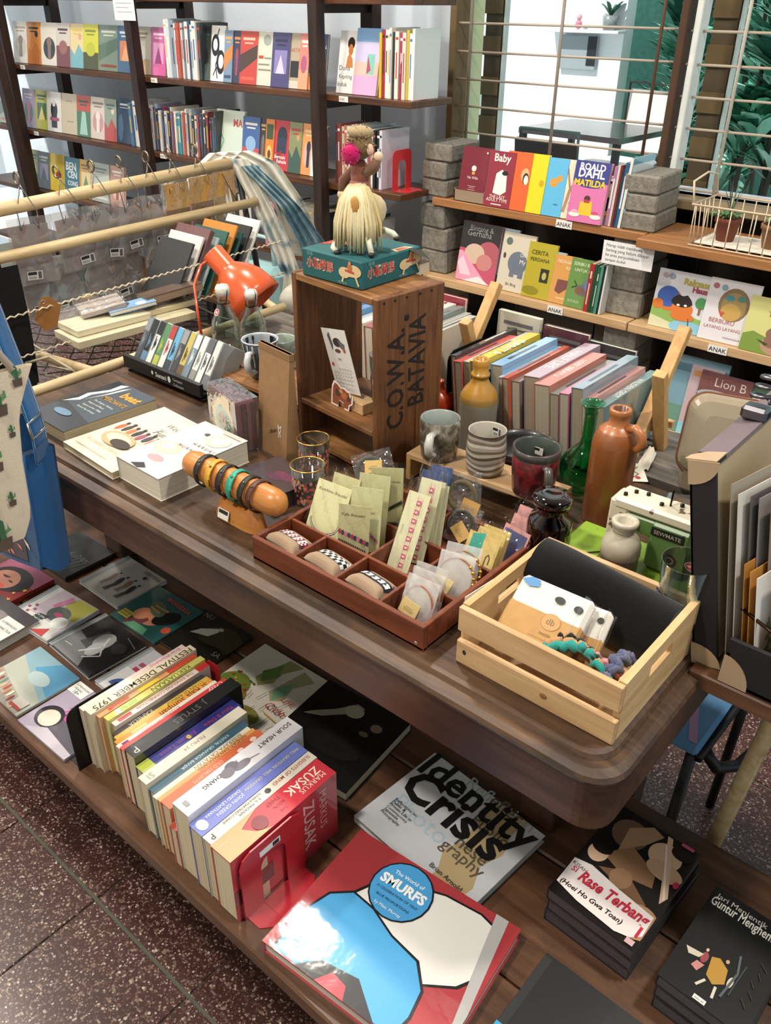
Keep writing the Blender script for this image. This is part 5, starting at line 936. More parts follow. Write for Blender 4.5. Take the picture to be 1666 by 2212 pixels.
# ---------------------------------------------------------------- coaster pack in clear box
t = thing('coaster_box', 'clear plastic box of crocheted coasters in maroon and teal rings', 'box', frame((-1.17, .874, DZ+.0003), (1, -.24, 0), (.24, 1, 0)))
MB('#57333a').cbox(.004, .002, .003, .108, .042, .098, .003).build('coaster_stack', FELT, t)
m = MB(); F = frame((.056, .0012, .05), (1, 0, 0), (0, 0, 1)); r = random.Random(2)
for rad, c in ((.045, '#6b3d44'), (.04, '#c9b489'), (.028, '#4f9d97'), (.016, '#6a3a41')):
    pts = [(rad*(1+r.uniform(-.07, .07))*math.cos(2*PI*k/40), rad*(1+r.uniform(-.07, .07))*math.sin(2*PI*k/40)*.98, .0004*(.05-rad)*40) for k in range(40)]; m.poly(pts, c, F)
m.build('crochet_face', FELT, t)
for k in range(4): MB(['#6a4046', '#4c2d33', '#6d454a', '#573439'][k]).cbox(.1085, .004+k*.0095, .004, .1092, .012+k*.0095, .096, .0003).build('coaster_edge', FELT, t)
MB().box(0, 0, 0, .112, .045, .104).build('clear_lid', FILM, t); MB('#d8ccb0').box(.06, -.0008, .08, .09, -.0003, .1).build('price_sticker', PAPER, t)
# ---------------------------------------------------------------- kraft bag
t = thing('paper_pouch', 'tall brown kraft pouch leaning against the wooden crate', 'pouch', frame((-1.066, .896, DZ+.0003), (1, -.14, 0), (.14, 1, 0)))
w_, h_, d_ = .088, .196, .034
MB('#94714c').add([(0,0,0),(w_,0,0),(w_,d_,0),(0,d_,0),(0,.02,h_),(w_,.02,h_),(w_,.026,h_),(0,.026,h_)], [(0,1,5,4),(1,2,6,5),(2,3,7,6),(3,0,4,7),(4,5,6,7),(3,2,1,0)]).build('bag_body', KRAFT, t)
F = frame((0, -.0004, 0), (1, 0, 0), (0, .02/h_, 1)); m = MB()
m.art([('t', 'Uhami', .42, .2, .1, '#3c2b1c', {'fit': .3, 'rot': 28, 'sh': .3}), ('l', [(.72, .29), (.7, .33), (.75, .3), (.8, .33), (.8, .28), (.74, .25), (.72, .29)], .02, '#d9d5cc'), ('l', [(.75, .25), (.74, .21)], .02, '#d9d5cc'), ('l', [(.79, .26), (.8, .22)], .02, '#d9d5cc')], w_, h_, .0003, F); m.build('pouch_print', PAPER, t)
MB('#8a6844').box(-.001, .018, h_-.012, w_+.001, .028, h_).build('folded_top', KRAFT, t)
# ---------------------------------------------------------------- pink gold-rim glasses
def pinkglass(px, py, lb):
    p = Pz(px, py, DZ); t = thing('drinking_glass', lb, 'glass', (p.x, p.y, DZ+.0003), 'pink floral glasses')
    MB().lathe([(0, 0), (.021, 0), (.0225, .002), (.028, .066), (.0268, .066), (.0213, .004), (0, .004)], 32).build('tumbler', GLASS, t)
    MB('#d9a957').tube([(.0275*math.cos(2*PI*k/32), .0275*math.sin(2*PI*k/32), .0665) for k in range(32)], .0011, 6, closed=True).build('gold_rim', METAL, t)
    m = MB(); r = random.Random(int(px))
    for k in range(170):
        a = r.uniform(0, 2*PI); z = r.uniform(.004, .05); R = .0227+.0055*z/.066+.00025; s = r.uniform(.0014, .0034); n = r.choice((4, 5, 6))
        up = V(0, 0, 1); sd = V(-math.sin(a), math.cos(a), 0); c = V(R*math.cos(a), R*math.sin(a), z); ro = r.uniform(0, PI)
        m.poly([c+sd*s*math.cos(ro+2*PI*i/n)+up*s*1.3*math.sin(ro+2*PI*i/n) for i in range(n)], r.choice(['#c9705f', '#d58672', '#b5564a', '#dba086']))
    m.build('floral_print', ENAM, t)
pinkglass(668, 1082, 'gold rimmed pink floral glass, front one'); pinkglass(680, 1022, 'gold rimmed pink floral glass behind the other one')
# ---------------------------------------------------------------- cassette rack
t = thing('cassette_rack', 'black slanted rack with white lettering holding a row of cassettes', 'rack', (-1.42, .96, DZ))
x0, x1 = -1.552, -1.292
MB('#0c0c0d').cbox(x0, .948, DZ+.012, x1, .958, DZ+.04, .001).build('front_lip', PLAST, t, True)
MB('#0f0f10').add([V(x0, .958, DZ+.014), V(x1, .958, DZ+.014), V(x1, 1.045, DZ+.002), V(x0, 1.045, DZ+.002), V(x0, .958, DZ+.018), V(x1, .958, DZ+.018), V(x1, 1.045, DZ+.006), V(x0, 1.045, DZ+.006)], [(3,2,1,0),(4,5,6,7),(0,1,5,4),(1,2,6,5),(2,3,7,6),(3,0,4,7)]).build('base', PLAST, t, True)
for x in (x0+.004, x1-.006):
    MB('#0c0c0d').tube([(x, .955, DZ+.003), (x, 1.05, DZ+.003), (x, 1.06, DZ+.05)], .003, 6).build('foot_wire', PLAST, t, True)
F = frame((x0, .9477, DZ+.012), (1, 0, 0), (0, 0, 1)); m = MB(); m.art([('t', 'Sunani', .44, .3, .05, '#d8d6d0', {'fit': .14, 'b': .01}), ('e', .4, .5, .012, .16, '#d8d6d0'), ('e', .62, .5, .018, .25, '#d8d6d0'), ('t', 'Compact', .67, .55, .03, '#bdbab2', {'fit': .12}), ('t', 'Collection', .67, .15, .03, '#bdbab2', {'fit': .13})], x1-x0, .028, .0001, F); m.build('lettering', PAPER, t, True)
CAS = [('#4a4f54', '#7d868c', 'grey'), ('#1d2024', '#5f7f9a', 'black and blue'), ('#d5d5d0', '#1b1b1b', 'white edged black'), ('#4f7f52', '#a8b04a', 'green'), ('#d3d2cb', '#a83a34', 'white with a red mark'), ('#5fa0c4', '#2b3a44', 'light blue'), ('#35393d', '#8a8f92', 'charcoal'), ('#b9a85a', '#5f4a2a', 'mottled yellow'), ('#6f8290', '#c9d0d2', 'blue grey'), ('#dcdad2', '#8a8a84', 'plain white'), ('#e0ded8', '#55585a', 'white with fine print'), ('#cfcec8', '#6a6d70', 'pale patterned')]
x = x0+.006; dx = (x1-x0-.012)/len(CAS)
for i, (c, c2, nm) in enumerate(CAS):
    M = TR(x, .966, DZ+.022) @ RX(-33) @ RY(3); wd = dx*.9
    t = thing('cassette', 'cassette with %s spine in the black rack, %s from left' % (nm, ORD[i]), 'cassette', M, 'cassettes in the black rack')
    MB('#a9b0b4' if i % 2 else '#5a6064').cbox(0, .0006, 0, wd, .066, .104, .001).build('case', CASE, t)
    F = frame((0, 0, 0), (1, 0, 0), (0, 0, 1)); r = random.Random(i+3); m = MB()
    m.art([('r', .06, .02, .94, .98, c), ('r', .06, .02 if i % 2 else .7, .94, .3 if i % 2 else .98, c2), ('e', .5, .5, .22, .05, c2)] + [('r', .3+.2*(k % 2), .35+.06*k, .42+.2*(k % 2), .55+.06*k, c2) for k in range(3)], wd, .104, .0001, F); m.build('spine_card', CASE, t)
    x += dx
# ---------------------------------------------------------------- riser with cups, swing-top bottles, lamp
t = thing('wood_riser', 'small brown wooden riser under the black and white cup', 'riser', (-1.31, 1.01, DZ))
MB().cbox(0, 0, .032, .25, .13, .042, .001).build('top', CRATET, t)
for x in (0, .24): MB().cbox(x, 0, 0, x+.01, .13, .032, .001).build('side', CRATET, t)
def cup(lb, M, r0, r1, h, c, inner, name='cup', handle=None, hc=None, mat=None, splash=None, seed=1, cs=None, n=30, grp=None, outer=None):
    t = thing(name, lb, 'cup', M, grp)
    pr = [(0, 0), (r0*.86, 0), (r0, .004), (r0+(r1-r0)*.5+.001, h*.5), (r1, h), (r1-.0015, h+.001), (r1-.0035, h-.001), (r0+(r1-r0)*.5-.003, h*.5), (r0-.003, .006), (0, .005)]
    m = MB(); m.lathe(pr, n, None, None, [c]*5 + [inner]*4); o = m.build('body', mat or CERA, t)
    if outer:
        o.data.materials.append(outer)
        for q in o.data.polygons:
            if q.index < 5*n: q.material_index = 1
    if handle is not None:
        Mh = RZ(handle); pts = [(r1-.002, 0, h*.78), (r1+.014, 0, h*.82), (r1+.021, 0, h*.62), (r1+.018, 0, h*.4), (r1+.004, 0, h*.26), (r0-.001, 0, h*.24)]
        MB(hc or c).tube(pts, [.0045, .0045, .005, .005, .0045, .0045], 8, M=Mh @ Matrix.Diagonal((1, 1.5, 1, 1))).build('handle', mat or CERA, t)
    if splash:
        m = MB(); r = random.Random(seed)
        for k in range(splash[1]):
            a = r.uniform(0, 2*PI); wd = r.uniform(.1, .3); ln = r.uniform(.2, .85)*h; ins = splash[2]
            R = lambda z: (r0+(r1-r0)*z/h) + (.0006 if not ins else -.0042)
            vs = []; K = 6
            for j in range(K+1):
                z = h-.002 - ln*j/K; ww = wd*(1-.8*(j/K)**2)/2*(1+.3*math.sin(j*1.7+k))
                for s in (-1, 1): aa = a+s*ww; vs.append((R(z)*math.cos(aa), R(z)*math.sin(aa), z))
            m.add(vs, [(2*j, 2*j+1, 2*j+3, 2*j+2) for j in range(K)], splash[0], True)
        m.build('glaze_drips', CERA, t)
    return t
p = Pz(567, 812, .8425); t = cup('white and black drip glazed cup on the small riser', TR(p.x, p.y, .8425), .024, .036, .078, '#3c4147', '#8f969b', handle=-70, hc='#c9ccce', splash=('#07080a', 16, True))
MB('#b9bfc4').tube([(.036*math.cos(2*PI*k/30), .036*math.sin(2*PI*k/30), .078) for k in range(30)], .0016, 6, closed=True).build('rim', CERA, t)
m = MB('#bcc2c6'); r = random.Random(4)
for k in range(16):
    a = 2*PI*k/16+r.uniform(-.1, .1); z1 = .075; z0 = r.uniform(.005, .04); vs = []
    for j in range(4):
        z = z1-(z1-z0)*j/3; R = .0245+.012*z/.078+.0012; ww = .06*(1-.6*j/3)
        for s in (-1, 1): vs.append((R*math.cos(a+s*ww), R*math.sin(a+s*ww), z))
    m.add(vs, [(2*j, 2*j+1, 2*j+3, 2*j+2) for j in range(3)], None, True)
m.build('white_streaks', CERA, t)
p = Pz(625, 790, .8425); cup('small grey green cup against the crate, front one', TR(p.x-.018, p.y+.0, .8425), .023, .031, .055, '#6f7a70', '#8d978b')
p = Pz(622, 745, DZ); cup('small cream cup against the crate, behind the grey green one', TR(-1.2, 1.19, DZ), .024, .033, .075, '#c9c3ad', '#d8d2bd')
cup('small dark red cup behind the cream cup', TR(-1.28, 1.238, DZ), .02, .026, .06, '#8e1f2c', '#6a1822')
def swing(px, py, lb, h=.15, r=.031, logo=False):
    p = Pz(px, py, DZ); t = thing('swing_top_bottle', lb, 'bottle', (p.x, p.y, DZ+.0003), 'swing top bottles')
    pr = [(0, 0), (r*.92, 0), (r, .004), (r*1.02, .03), (r, .06), (r*.96, .072), (r*.6, .098), (r*.44, .112), (r*.4, .126), (r*.46, .127), (r*.46, .132), (r*.36, .132)]
    inn = [(max(a-.0022, 0), b) for a, b in pr[::-1][:-2]] + [(0, .004)]
    k = h/.15; MB().lathe([(a, b*k) for a, b in pr+inn], 32).build('glass_body', GLASS, t)
    MB('#e4e0d6').lathe([(0, .129*k), (r*.5, .131*k), (r*.52, .145*k), (r*.4, .152*k), (0, .152*k)], 20).build('stopper', CERA, t)
    for s in (-1, 1): MB('#2c241c').tube([(s*.004, -.012, .11*k), (s*.0155, -.004, .118*k), (s*.0165, 0, .142*k), (s*.01, .002, .153*k)], .0011, 5).build('wire_clip', METAL, t)
    MB('#2c241c').tube([(.0148*math.cos(2*PI*j/18), .0148*math.sin(2*PI*j/18), .114*k) for j in range(18)], .001, 5, closed=True).build('wire_collar', METAL, t)
    for j in range(4): MB().lathe([(r*1.0, .02+j*.012), (r*1.035, .023+j*.012), (r*1.0, .026+j*.012)], 28).build('glass_ridge', GLASS, t)
    if logo:
        F = frame((-.008, -.0255, .088*k), (1, .1, 0), (0, .55, 1)); m = MB(); m.art([('e', .5, .55, .5, .45, '#f0e9e4'), ('e', .5, .55, .42, .36, '#c8404a'), ('t', 'IB', .5, .4, .3, '#f4efe9', {'al': 'c', 'fit': .4, 'b': .03})], .014, .018, 0, F); m.build('badge', PAPER, t)
swing(493, 762, 'tall clear swing top bottle with a red badge', .155, .0315, True); swing(551, 752, 'clear swing top bottle behind the drip glazed cup', .135, .029)
# orange lamp
t = thing('desk_lamp', 'orange enamel desk lamp with a bell shade and thin bent arm', 'lamp', (-1.565, 1.158, DZ))
MB('#8f2d14').lathe([(0, 0), (.03, 0), (.03, .004), (.008, .01), (0, .01)], 20, M=TR(-1.562, 1.17, DZ)).build('base', ENAM, t, True)
S0, S1 = V(-1.66, 1.30, .972), V(-1.548, 1.335, .862); ax2 = (S1-S0).normalized(); Ls = (S1-S0).length
pts = [V(-1.562, 1.17, DZ+.008), V(-1.575, 1.175, .87), V(-1.61, 1.20, .925), V(-1.655, 1.26, .95), S0 + ax2*.012]
MB('#c24a20').tube(pts, .0032, 8).build('arm', ENAM, t, True)
SM = frame(S0, ax2.orthogonal(), ax2.cross(ax2.orthogonal()))
k = Ls/.155
shd = MB('#cf5424').lathe([(0, 0), (.026, 0), (.028, .002), (.027, .05*k), (.033, .056*k), (.05, .075*k), (.063, .1*k), (.069, .13*k), (.071, .155*k), (.0695, .155*k), (.066, .13*k), (.06, .1*k), (.045, .075*k), (.0, .07*k)], 36, None, SM).build('shade', ENAM, t, True)
MB('#e6e2d8').ball(S0+ax2*.11*k, .026).build('bulb', CERA, shd, True)
# ---------------------------------------------------------------- old wooden crate with stencil
CM = frame((-1.032, .968, DZ+.0003), (1, -.115, 0), (.05, 1, 0)); CW, CD, CH, th = .214, .148, .311, .012
t = thing('wooden_crate', 'old open wooden crate stood on end with black stencilled letters', 'crate', CM)
MB().cbox(0, 0, 0, th, CD, CH, .0015).build('side_panel', CRATEW, t)
sp = thing  # right side: three boards
rb = [(0, CD*.6), (CD*.603, CD)]
sides = []
for a, b in rb: sides.append(MB().cbox(CW-th, a, 0, CW, b, CH, .0015).build('side_board', CRATEW, t))
MB().cbox(th, 0, CH-th, CW-th, CD*.62, CH-.0005, .0012).build('top_board', CRATET, t); MB().cbox(th, CD*.623, CH-th, CW-th, CD, CH-.0005, .0012).build('top_board', CRATET, t)
SHZ = .0775
MB().cbox(th, 0, SHZ, CW-th, CD, SHZ+.009, .001).build('shelf', CRATET, t); MB().cbox(th, 0, .004, CW-th, CD, .014, .001).build('bottom_board', CRATET, t)
F = frame((CW+.0002, 0, 0), (0, 1, 0), (0, 0, 1)) @ RZ(90)      # reads upward
m = MB(); m.text('C.O.W.A.', .085, -.058, 1, '#1c120b', F, bold=.02, fit=.17, sy=1.25); m.text('BATAVIA', .115, -.105, 1, '#1c120b', F, bold=.02, fit=.155, sy=1.35)
m.build('stencil_lettering', MATTE, sides[0])
m = MB('#1a0f08')
for y, z in ((.012, CH-.006), (.035, CH-.006), (.06, CH-.006), (.09, CH-.006), (.115, CH-.006), (.03, .09), (.1, .09)): m.box(CW+.0001, y, z-.004, CW+.0004, y+.004, z)
m.build('nail_marks', MATTE, sides[0])
MB('#1d110a').ball((CW, .063, CH-.04), (.0012, .006, .006), None, 12, 8).build('knot', MATTE, t)
def inC(x, y, z): return CM @ V(x, y, z)
# calendar card on block
o = inC(.075, .03, SHZ+.0095)
t = thing('card_holder', 'pale wooden block holder standing on the crate shelf', 'card holder', frame(o, (1, -.12, 0), (.12, 1, 0)))
MB().cbox(0, 0, 0, .07, .034, .02, .001).build('block', PINE, t)
t2 = thing('calendar_card', 'white July calendar card with a dark animal picture', 'calendar', frame(o + V(-.012, .016, .016), (1, -.15, .18), (-.25, -.12, 1)))
F = Matrix(); m = MB('#e6e3de'); m.box(0, 0, -.0006, .066, .118, 0); m.build('card', PAPER, t2)
dates = [('r', .14+.115*i, .38-.055*j, .19+.115*i, .4-.055*j, '#a7a3a3') for j in range(5) for i in range(7) if not (j == 0 and i < 2)]
MB().art([('e', .55, .8, .17, .07, '#3d3430'), ('p', [(.2, .9), (.3, .95), (.35, .75), (.28, .66)], '#5a5a5c'), ('p', [(.6, .85), (.85, .78), (.8, .68), (.65, .72)], '#6a6a70'), ('e', .5, .67, .12, .03, '#6b4238'), ('e', .78, .69, .05, .04, '#a8623c'), ('t', 'July', .5, .53, .08, '#555', {'al': 'c', 'fit': .14}), ('e', .15, .45, .05, .03, '#c8405a')] + dates + [('r', .45, .08, .85, .09, '#b9b5b5')], .066, .118, .0001).build('calendar_print', PAPER, t2)
t3 = thing('rhino_sticker', 'cut-out paper rhino standing in front of the wooden block', 'cut-out', frame(o + V(-.008, -.004, 0), (1, -.12, 0), (0, .05, 1)))
rh = [(.0, .0), (.0, .35), (.02, .7), (.1, .9), (.25, .86), (.4, .75), (.6, .78), (.75, .7), (.85, .72), (.9, .5), (1, .62), (.98, .3), (.85, .2), (.82, .0), (.62, .0), (.6, .2), (.35, .25), (.33, 0)]
MB('#e2dcd2').prism([(a*.058, b*.05) for a, b in rh], 0, .001).build('paper_shape', PAPER, t3)
MB().art([('p', [((a-.5)*.88+.5, (b-.45)*.86+.45) for a, b in rh], '#8a4a34'), ('e', .3, .5, .12, .12, '#4f3f30'), ('e', .6, .5, .14, .12, '#b0683c'), ('e', .45, .62, .08, .07, '#c98a55'), ('e', .8, .45, .07, .08, '#3d3a34'), ('e', .2, .65, .06, .06, '#a33a34')], .058, .05, .0011).build('animal_print', PAPER, t3)
def tulip(x, y, lb, h=.1, r=.027):
    p = inC(x, y, SHZ+.0095); t = thing('drinking_glass', lb, 'glass', (p.x, p.y, p.z), 'tulip glasses in the crate')
    MB().lathe([(0, 0), (r*.72, 0), (r*.78, .003), (r, h), (r-.0012, h), (r*.74, .012), (0, .012)], 30).build('tumbler', GLASS, t)
    m = MB(); rr = random.Random(int(x*1000))
    def patch(a, z, wa, hz, c, n=8):
        R = r*.78+r*.22*z/h+.0004; m.poly([((R)*math.cos(a+wa*math.cos(2*PI*i/n)), R*math.sin(a+wa*math.cos(2*PI*i/n)), z+hz*math.sin(2*PI*i/n)) for i in range(n)], c)
    for k in range(9):
        a = 2*PI*k/9-1.6
        patch(a, .055+.008*(k % 3), .3, .011, '#d9cfb4'); patch(a+.1, .06+.008*(k % 2), .16, .006, ['#8e1f2a', '#c9912e', '#9c2a24'][k % 3]); patch(a-.15, .048, .12, .005, ['#b5382e', '#d8b13a'][k % 2]); patch(a, .03, .07, .013, '#2d4a33'); patch(a+.2, .02, .2, .008, '#34503a')
        if k % 2: patch(a, .082, .1, .004, ['#b5382e', '#d8b13a'][k % 2])
    m.build('tulip_print', ENAM, t)
tulip(.148, .078, 'clear glass printed with red and yellow tulips, left one in the crate'); tulip(.182, .052, 'clear tulip printed glass at the right wall of the crate', .085, .016)
# ---------------------------------------------------------------- toy box and toy on the crate
TMx = frame((-1.002, .966, DZ+CH+.0008), (1, -.02, 0), (.02, 1, 0)); bw, bd2, bh = .134, .14, .043
t = thing('toy_box', 'worn teal cardboard toy box with red Chinese characters on the crate', 'box', TMx)
TEAL = '#1d5a5c'
MB(TEAL).cbox(0, 0, 0, bw, bd2, bh, .0015).build('carton', MATTE, t)
HORSE = lambda ox, s: [('e', ox+.15*s, .62, .13*s, .22, '#d3b98a'), ('e', ox-.02*s, .5, .1*s, .2, '#d3b98a'), ('p', [(ox-.06*s, .5), (ox+.2*s, .6), (ox+.22*s, .42), (ox+.04*s, .38)], '#d3b98a'), ('l', [(ox-.02*s, .45), (ox-.06*s, .14)], .03*s, '#d3b98a'), ('l', [(ox+.18*s, .45), (ox+.24*s, .12)], .03*s, '#d3b98a'), ('e', ox+.08*s, .72, .04*s, .16, '#b5683a'), ('e', ox+.08*s, .88, .025*s, .07, '#c98a5a'), ('l', [(ox, .6), (ox+.16*s, .56)], .025*s, '#b5482f')]
hz = '小猴騎馬'
for Fm, wd, nm in ((frame((0, -.0003, 0), (1, 0, 0), (0, 0, 1)), bw, 'front'), (frame((bw+.0003, 0, 0), (0, 1, 0), (0, 0, 1)), bd2, 'side')):
    m = MB()
    m.art([('t', hz, .08, .4, .1, '#d9cbb4', {'fit': .46, 'b': .05, 'sy': 1.15}), ('t', hz, .083, .405, .1, '#b5342a', {'fit': .455, 'b': .018, 'sy': 1.15}), ('t', '發條', .1, .82, .05, '#7fa3a0', {'fit': .1}), ('t', 'MS 855', .62, .06, .03, '#7fa3a0', {'fit': .14})] + HORSE(.74, .9 if nm == 'front' else 1), wd, bh, .0002, Fm); m.build('print_'+nm, MATTE, t)
MB().art([('p', [(.02, .25), (.02, .6), (.4, .72), (.4, .6)], '#a8452e'), ('t', 'MONKEY', .05, .5, .1, '#e0cfa8', {'fit': .3, 'rot': 12}), ('t', 'PRANKING HORSE', .06, .36, .1, '#d98a5a', {'fit': .36, 'rot': 12}), ('p', [(.86, .62), (.98, .6), (.98, .9), (.88, .85)], '#c9b48c'), ('p', [(.89, .66), (.96, .64), (.96, .84), (.9, .8)], '#b5482f')], bw, bd2, bh+.0003).build('print_top', MATTE, t)
MB('#3a3a30').add([(bw, bd2-.03, bh), (bw, bd2, bh-.004), (bw+.02, bd2+.004, bh-.02), (bw+.016, bd2-.02, bh-.008)], [(0,1,2,3)]).build('torn_flap', KRAFT, t)
# the toy: fuzzy rider on a long-maned horse, seen from behind
tp = TMx @ V(.078, .07, bh+.0006)
t = thing('plush_toy', 'fuzzy toy rider with a pink pompom on a long haired cream horse', 'toy', TR(*tp) @ Matrix.Scale(1.12, 4))
m = MB('#c9b389'); m.ball((0, 0, .05), (.024, .036, .026)); m.ball((0, -.026, .05), (.024, .02, .027)); m.build('horse_body', FELT, t)
m = MB(); r = random.Random(6)
for k in range(150):
    a = -PI/2+r.uniform(-1.75, 1.75); rx = .03+r.uniform(-.002, .006); c = r.choice(['#d8c79a', '#cdb982', '#e2d5ac', '#bfa56a', '#d9cba2'])
    p0 = V(r.uniform(-.006, .006), -.012+r.uniform(-.006, .006), .086+r.uniform(-.003, .002)); ex, ey = rx*math.cos(a), -.014+rx*math.sin(a); zb = r.uniform(.003, .022)
    q = r.uniform(.92, 1.12); m.tube([p0, V(ex*.42, -.014+(ey+.014)*.42, .085), V(ex*.76, -.014+(ey+.014)*.76, .068), V(ex*.98*q, -.014+(ey+.014)*.98, .04), V(ex*1.04*q, -.014+(ey+.014)*1.05, zb)], [.0016, .003, .0028, .0022, .0007], 5, c)
m.build('long_hair', FELT, t)
m = MB('#b98a4a'); m.ball((.012, -.037, .064), (.008, .006, .014)); m.build('tan_patch', FELT, t)
for s, pts in ((1, [(.016, -.016, .02), (.03, -.03, .024), (.042, -.036, .004)]), (2, [(.014, .012, .02), (.032, .002, .03), (.05, .0, .028), (.056, .002, .022)]), (3, [(-.014, -.03, .022), (-.024, -.036, .014), (-.018, -.05, .006), (-.008, -.052, .002)]), (4, [(-.014, .01, .02), (-.03, .0, .016), (-.036, -.012, .006)])):
    MB('#cfd0b8').tube(pts, .0042, 8).build('leg', PLAST, t)
    MB('#25221e').ball(pts[-1], (.0048, .006, .004), None, 8, 6).build('hoof', PLAST, t)
m = MB(); m.ball((-.022, .012, .095), (.015, .013, .022), '#8d5a4a'); m.ball((-.022, .012, .08), (.017, .015, .015), '#a0685a'); m.build('rider_body', FELT, t)
for pts, c in (([(-.034, .012, .1), (-.046, .004, .085), (-.044, -.002, .068)], '#6a4a3c'), ([(-.01, .012, .1), (.006, .01, .108), (.012, .012, .122)], '#7d5f4a')):
    MB(c).tube(pts, [.007, .008, .006], 8).build('rider_arm', FELT, t); MB('#d9bda0').ball(pts[-1], .007, None, 8, 6).build('rider_hand', FELT, t)
m = MB('#7f6a4a'); m.ball((-.02, .012, .135), (.018, .017, .02)); m.ball((-.02, .012, .15), (.019, .018, .009), '#a08a66'); r = random.Random(1)
for k in range(60):
    a = r.uniform(0, 2*PI); e = r.uniform(-.2, 1.2); p = V(-.02, .012, .138)+V(math.cos(a)*math.cos(e)*.018, math.sin(a)*math.cos(e)*.017, math.sin(e)*.019); m.tube([p, p+(p-V(-.02, .012, .138)).normalized()*.005], [.0016, .0004], 4, r.choice(['#6d5a3c', '#8f7a55', '#b09a70']))
m.build('rider_head', FELT, t)
for x in (-.039, -.001): MB('#dcb9a0').ball((x, .01, .13), (.005, .005, .008), None, 8, 6).build('ear', FELT, t)
m = MB('#b5185a'); m.ball((-.022, -.007, .124), (.015, .011, .013)); r = random.Random(3)
for k in range(60):
    a = r.uniform(0, 2*PI); e = r.uniform(-1.5, 1.5); d = V(math.cos(a)*math.cos(e), math.sin(a)*math.cos(e), math.sin(e)); p = V(-.022, -.007, .124)+V(d.x*.0145, d.y*.0105, d.z*.0125); m.tube([p, p+d*.003], [.0014, .0003], 4, r.choice(['#b5185a', '#cf2f70', '#8f1048']))
m.build('pompom', FELT, t)

# ================================================================ DESK RIGHT: riser, mugs, bottles
RM = frame((-.788, .982, DZ+.0003), (1, .05, 0), (-.05, 1, 0)); RW, RD, RH = .272, .07, .049
t = thing('wood_riser', 'pale pine riser bench carrying handmade mugs', 'riser', RM)
MB().cbox(0, 0, RH-.009, RW, RD, RH, .0008).build('top', PINE, t)
MB().cbox(0, 0, 0, .009, RD, RH-.009, .0008).build('side', PINEZ, t); MB().cbox(RW-.009, 0, 0, RW, RD, RH-.009, .0008).build('side', PINEZ, t)
RT_ = DZ+RH+.0007
def onriser(px, py): p = Pz(px, py, RT_); return TR(p.x, p.y, RT_)
t = cup('grey and brown marbled mug with a white brushed handle', onriser(948, 985) @ RZ(0), .030, .0335, .07, '#5a5248', '#9aa39b', name='mug', handle=-72, hc='#c4c3ba', mat=STONE, outer=MARB)
m = MB('#16181a'); vs = []
for j in range(6):
    z = .0695-.05*j/5; R = .0295
    for s in (0, 1): a = .25+s*.55; vs.append((R*math.cos(a), R*math.sin(a), z))
m.add(vs, [(2*j, 2*j+2, 2*j+3, 2*j+1) for j in range(5)], None, True); m.build('black_inner_band', CERA, t)
BN = ['#77695a', '#b9b1a2', '#6a5d50', '#c4bcae', '#83766a', '#a39a8c', '#5f5348', '#bdb4a4', '#746658', '#aaa091', '#cfc8ba', '#7d7063', '#b0a698', '#685b4f']
t = thing('mug', 'handleless cup with brown and cream swirled bands', 'cup', onriser(1047, 1016))
m = MB(); pr = [(0, 0), (.024, 0)] + [(.0295+.0022*math.sin(PI*k/13)+.0006*(k % 2), .003+.069*k/14) for k in range(15)] + [(.0305, .0735), (.0285, .072), (.027, .03), (.022, .006), (0, .005)]
m.lathe(pr, 32, None, None, ['#8a7d70']*2 + BN + ['#b9b2a4']*2 + ['#a9a496']*6)
for i, v in enumerate(m.v): m.v[i] = v + V(0, 0, .0016*math.sin(3*math.atan2(v.y, v.x)+v.z*90)) if .004 < v.z < .07 else v
m.build('body', STONE, t)
F = frame((-.008, .0277, .052), (1, 0, 0), (0, 0, 1)); MB('#e4e0d6').box(0, -.0006, 0, .017, 0, .014).art([('r', .05, .6, .6, .95, '#222'), ('r', .7, .1, .92, .9, '#555'), ('r', .1, .1, .6, .4, '#888')], .017, .014, .0007, frame((0, 0, 0), (1, 0, 0), (0, 0, 1))).build('price_sticker', PAPER, t).matrix_basis = TR(-.008, .0272, .052)
t = cup('dark red glazed mug with a grey handle on the riser', onriser(1150, 1062), .032, .0365, .078, '#5a1c22', '#3f4740', name='mug', handle=-38, hc='#4a423c', mat=STONE, outer=REDM)
MB('#3b3a36').lathe([(.0362, .066), (.0368, .07), (.0369, .0785), (.034, .0788)], 32).build('dark_rim', STONE, t)
m = MB('#e4e0d6'); m.box(-.02, .0262, .05, -.004, .0268, .062).box(-.0195, .0258, .057, -.01, .0262, .061, '#222'); m.build('price_sticker', PAPER, t)
t = thing('bowl', 'large dark brown bowl behind the mugs', 'bowl', (-.645, 1.12, DZ+.0003))
MB('#2a2523').lathe([(0, 0), (.03, 0), (.045, .01), (.056, .05), (.057, .062), (.055, .0625), (.053, .05), (.042, .013), (0, .006)], 36).build('body', STONE, t)
t = thing('stoneware_bottle', 'two-tone mustard and grey stoneware bottle behind the mugs', 'bottle', (-.765, 1.155, DZ+.0003))
pr = [(0, 0), (.032, 0), (.034, .004), (.034, .09), (.0345, .095), (.033, .105), (.027, .117), (.019, .126), (.0145, .134), (.013, .14), (.0165, .141), (.0165, .146), (.013, .1465), (.0145, .16), (.0145, .17), (.0125, .172), (.0095, .171), (.0095, .15), (0, .15)]
MB().lathe(pr, 36, None, None, ['#8d8778']*4 + ['#9a7a3f'] + ['#b5832e']*12 + ['#4a2f14']*2).build('body', STONE, t)
t = thing('ceramic_vase', 'squat glossy orange red vase behind the crate', 'vase', (-.915, 1.235, DZ+.0003))
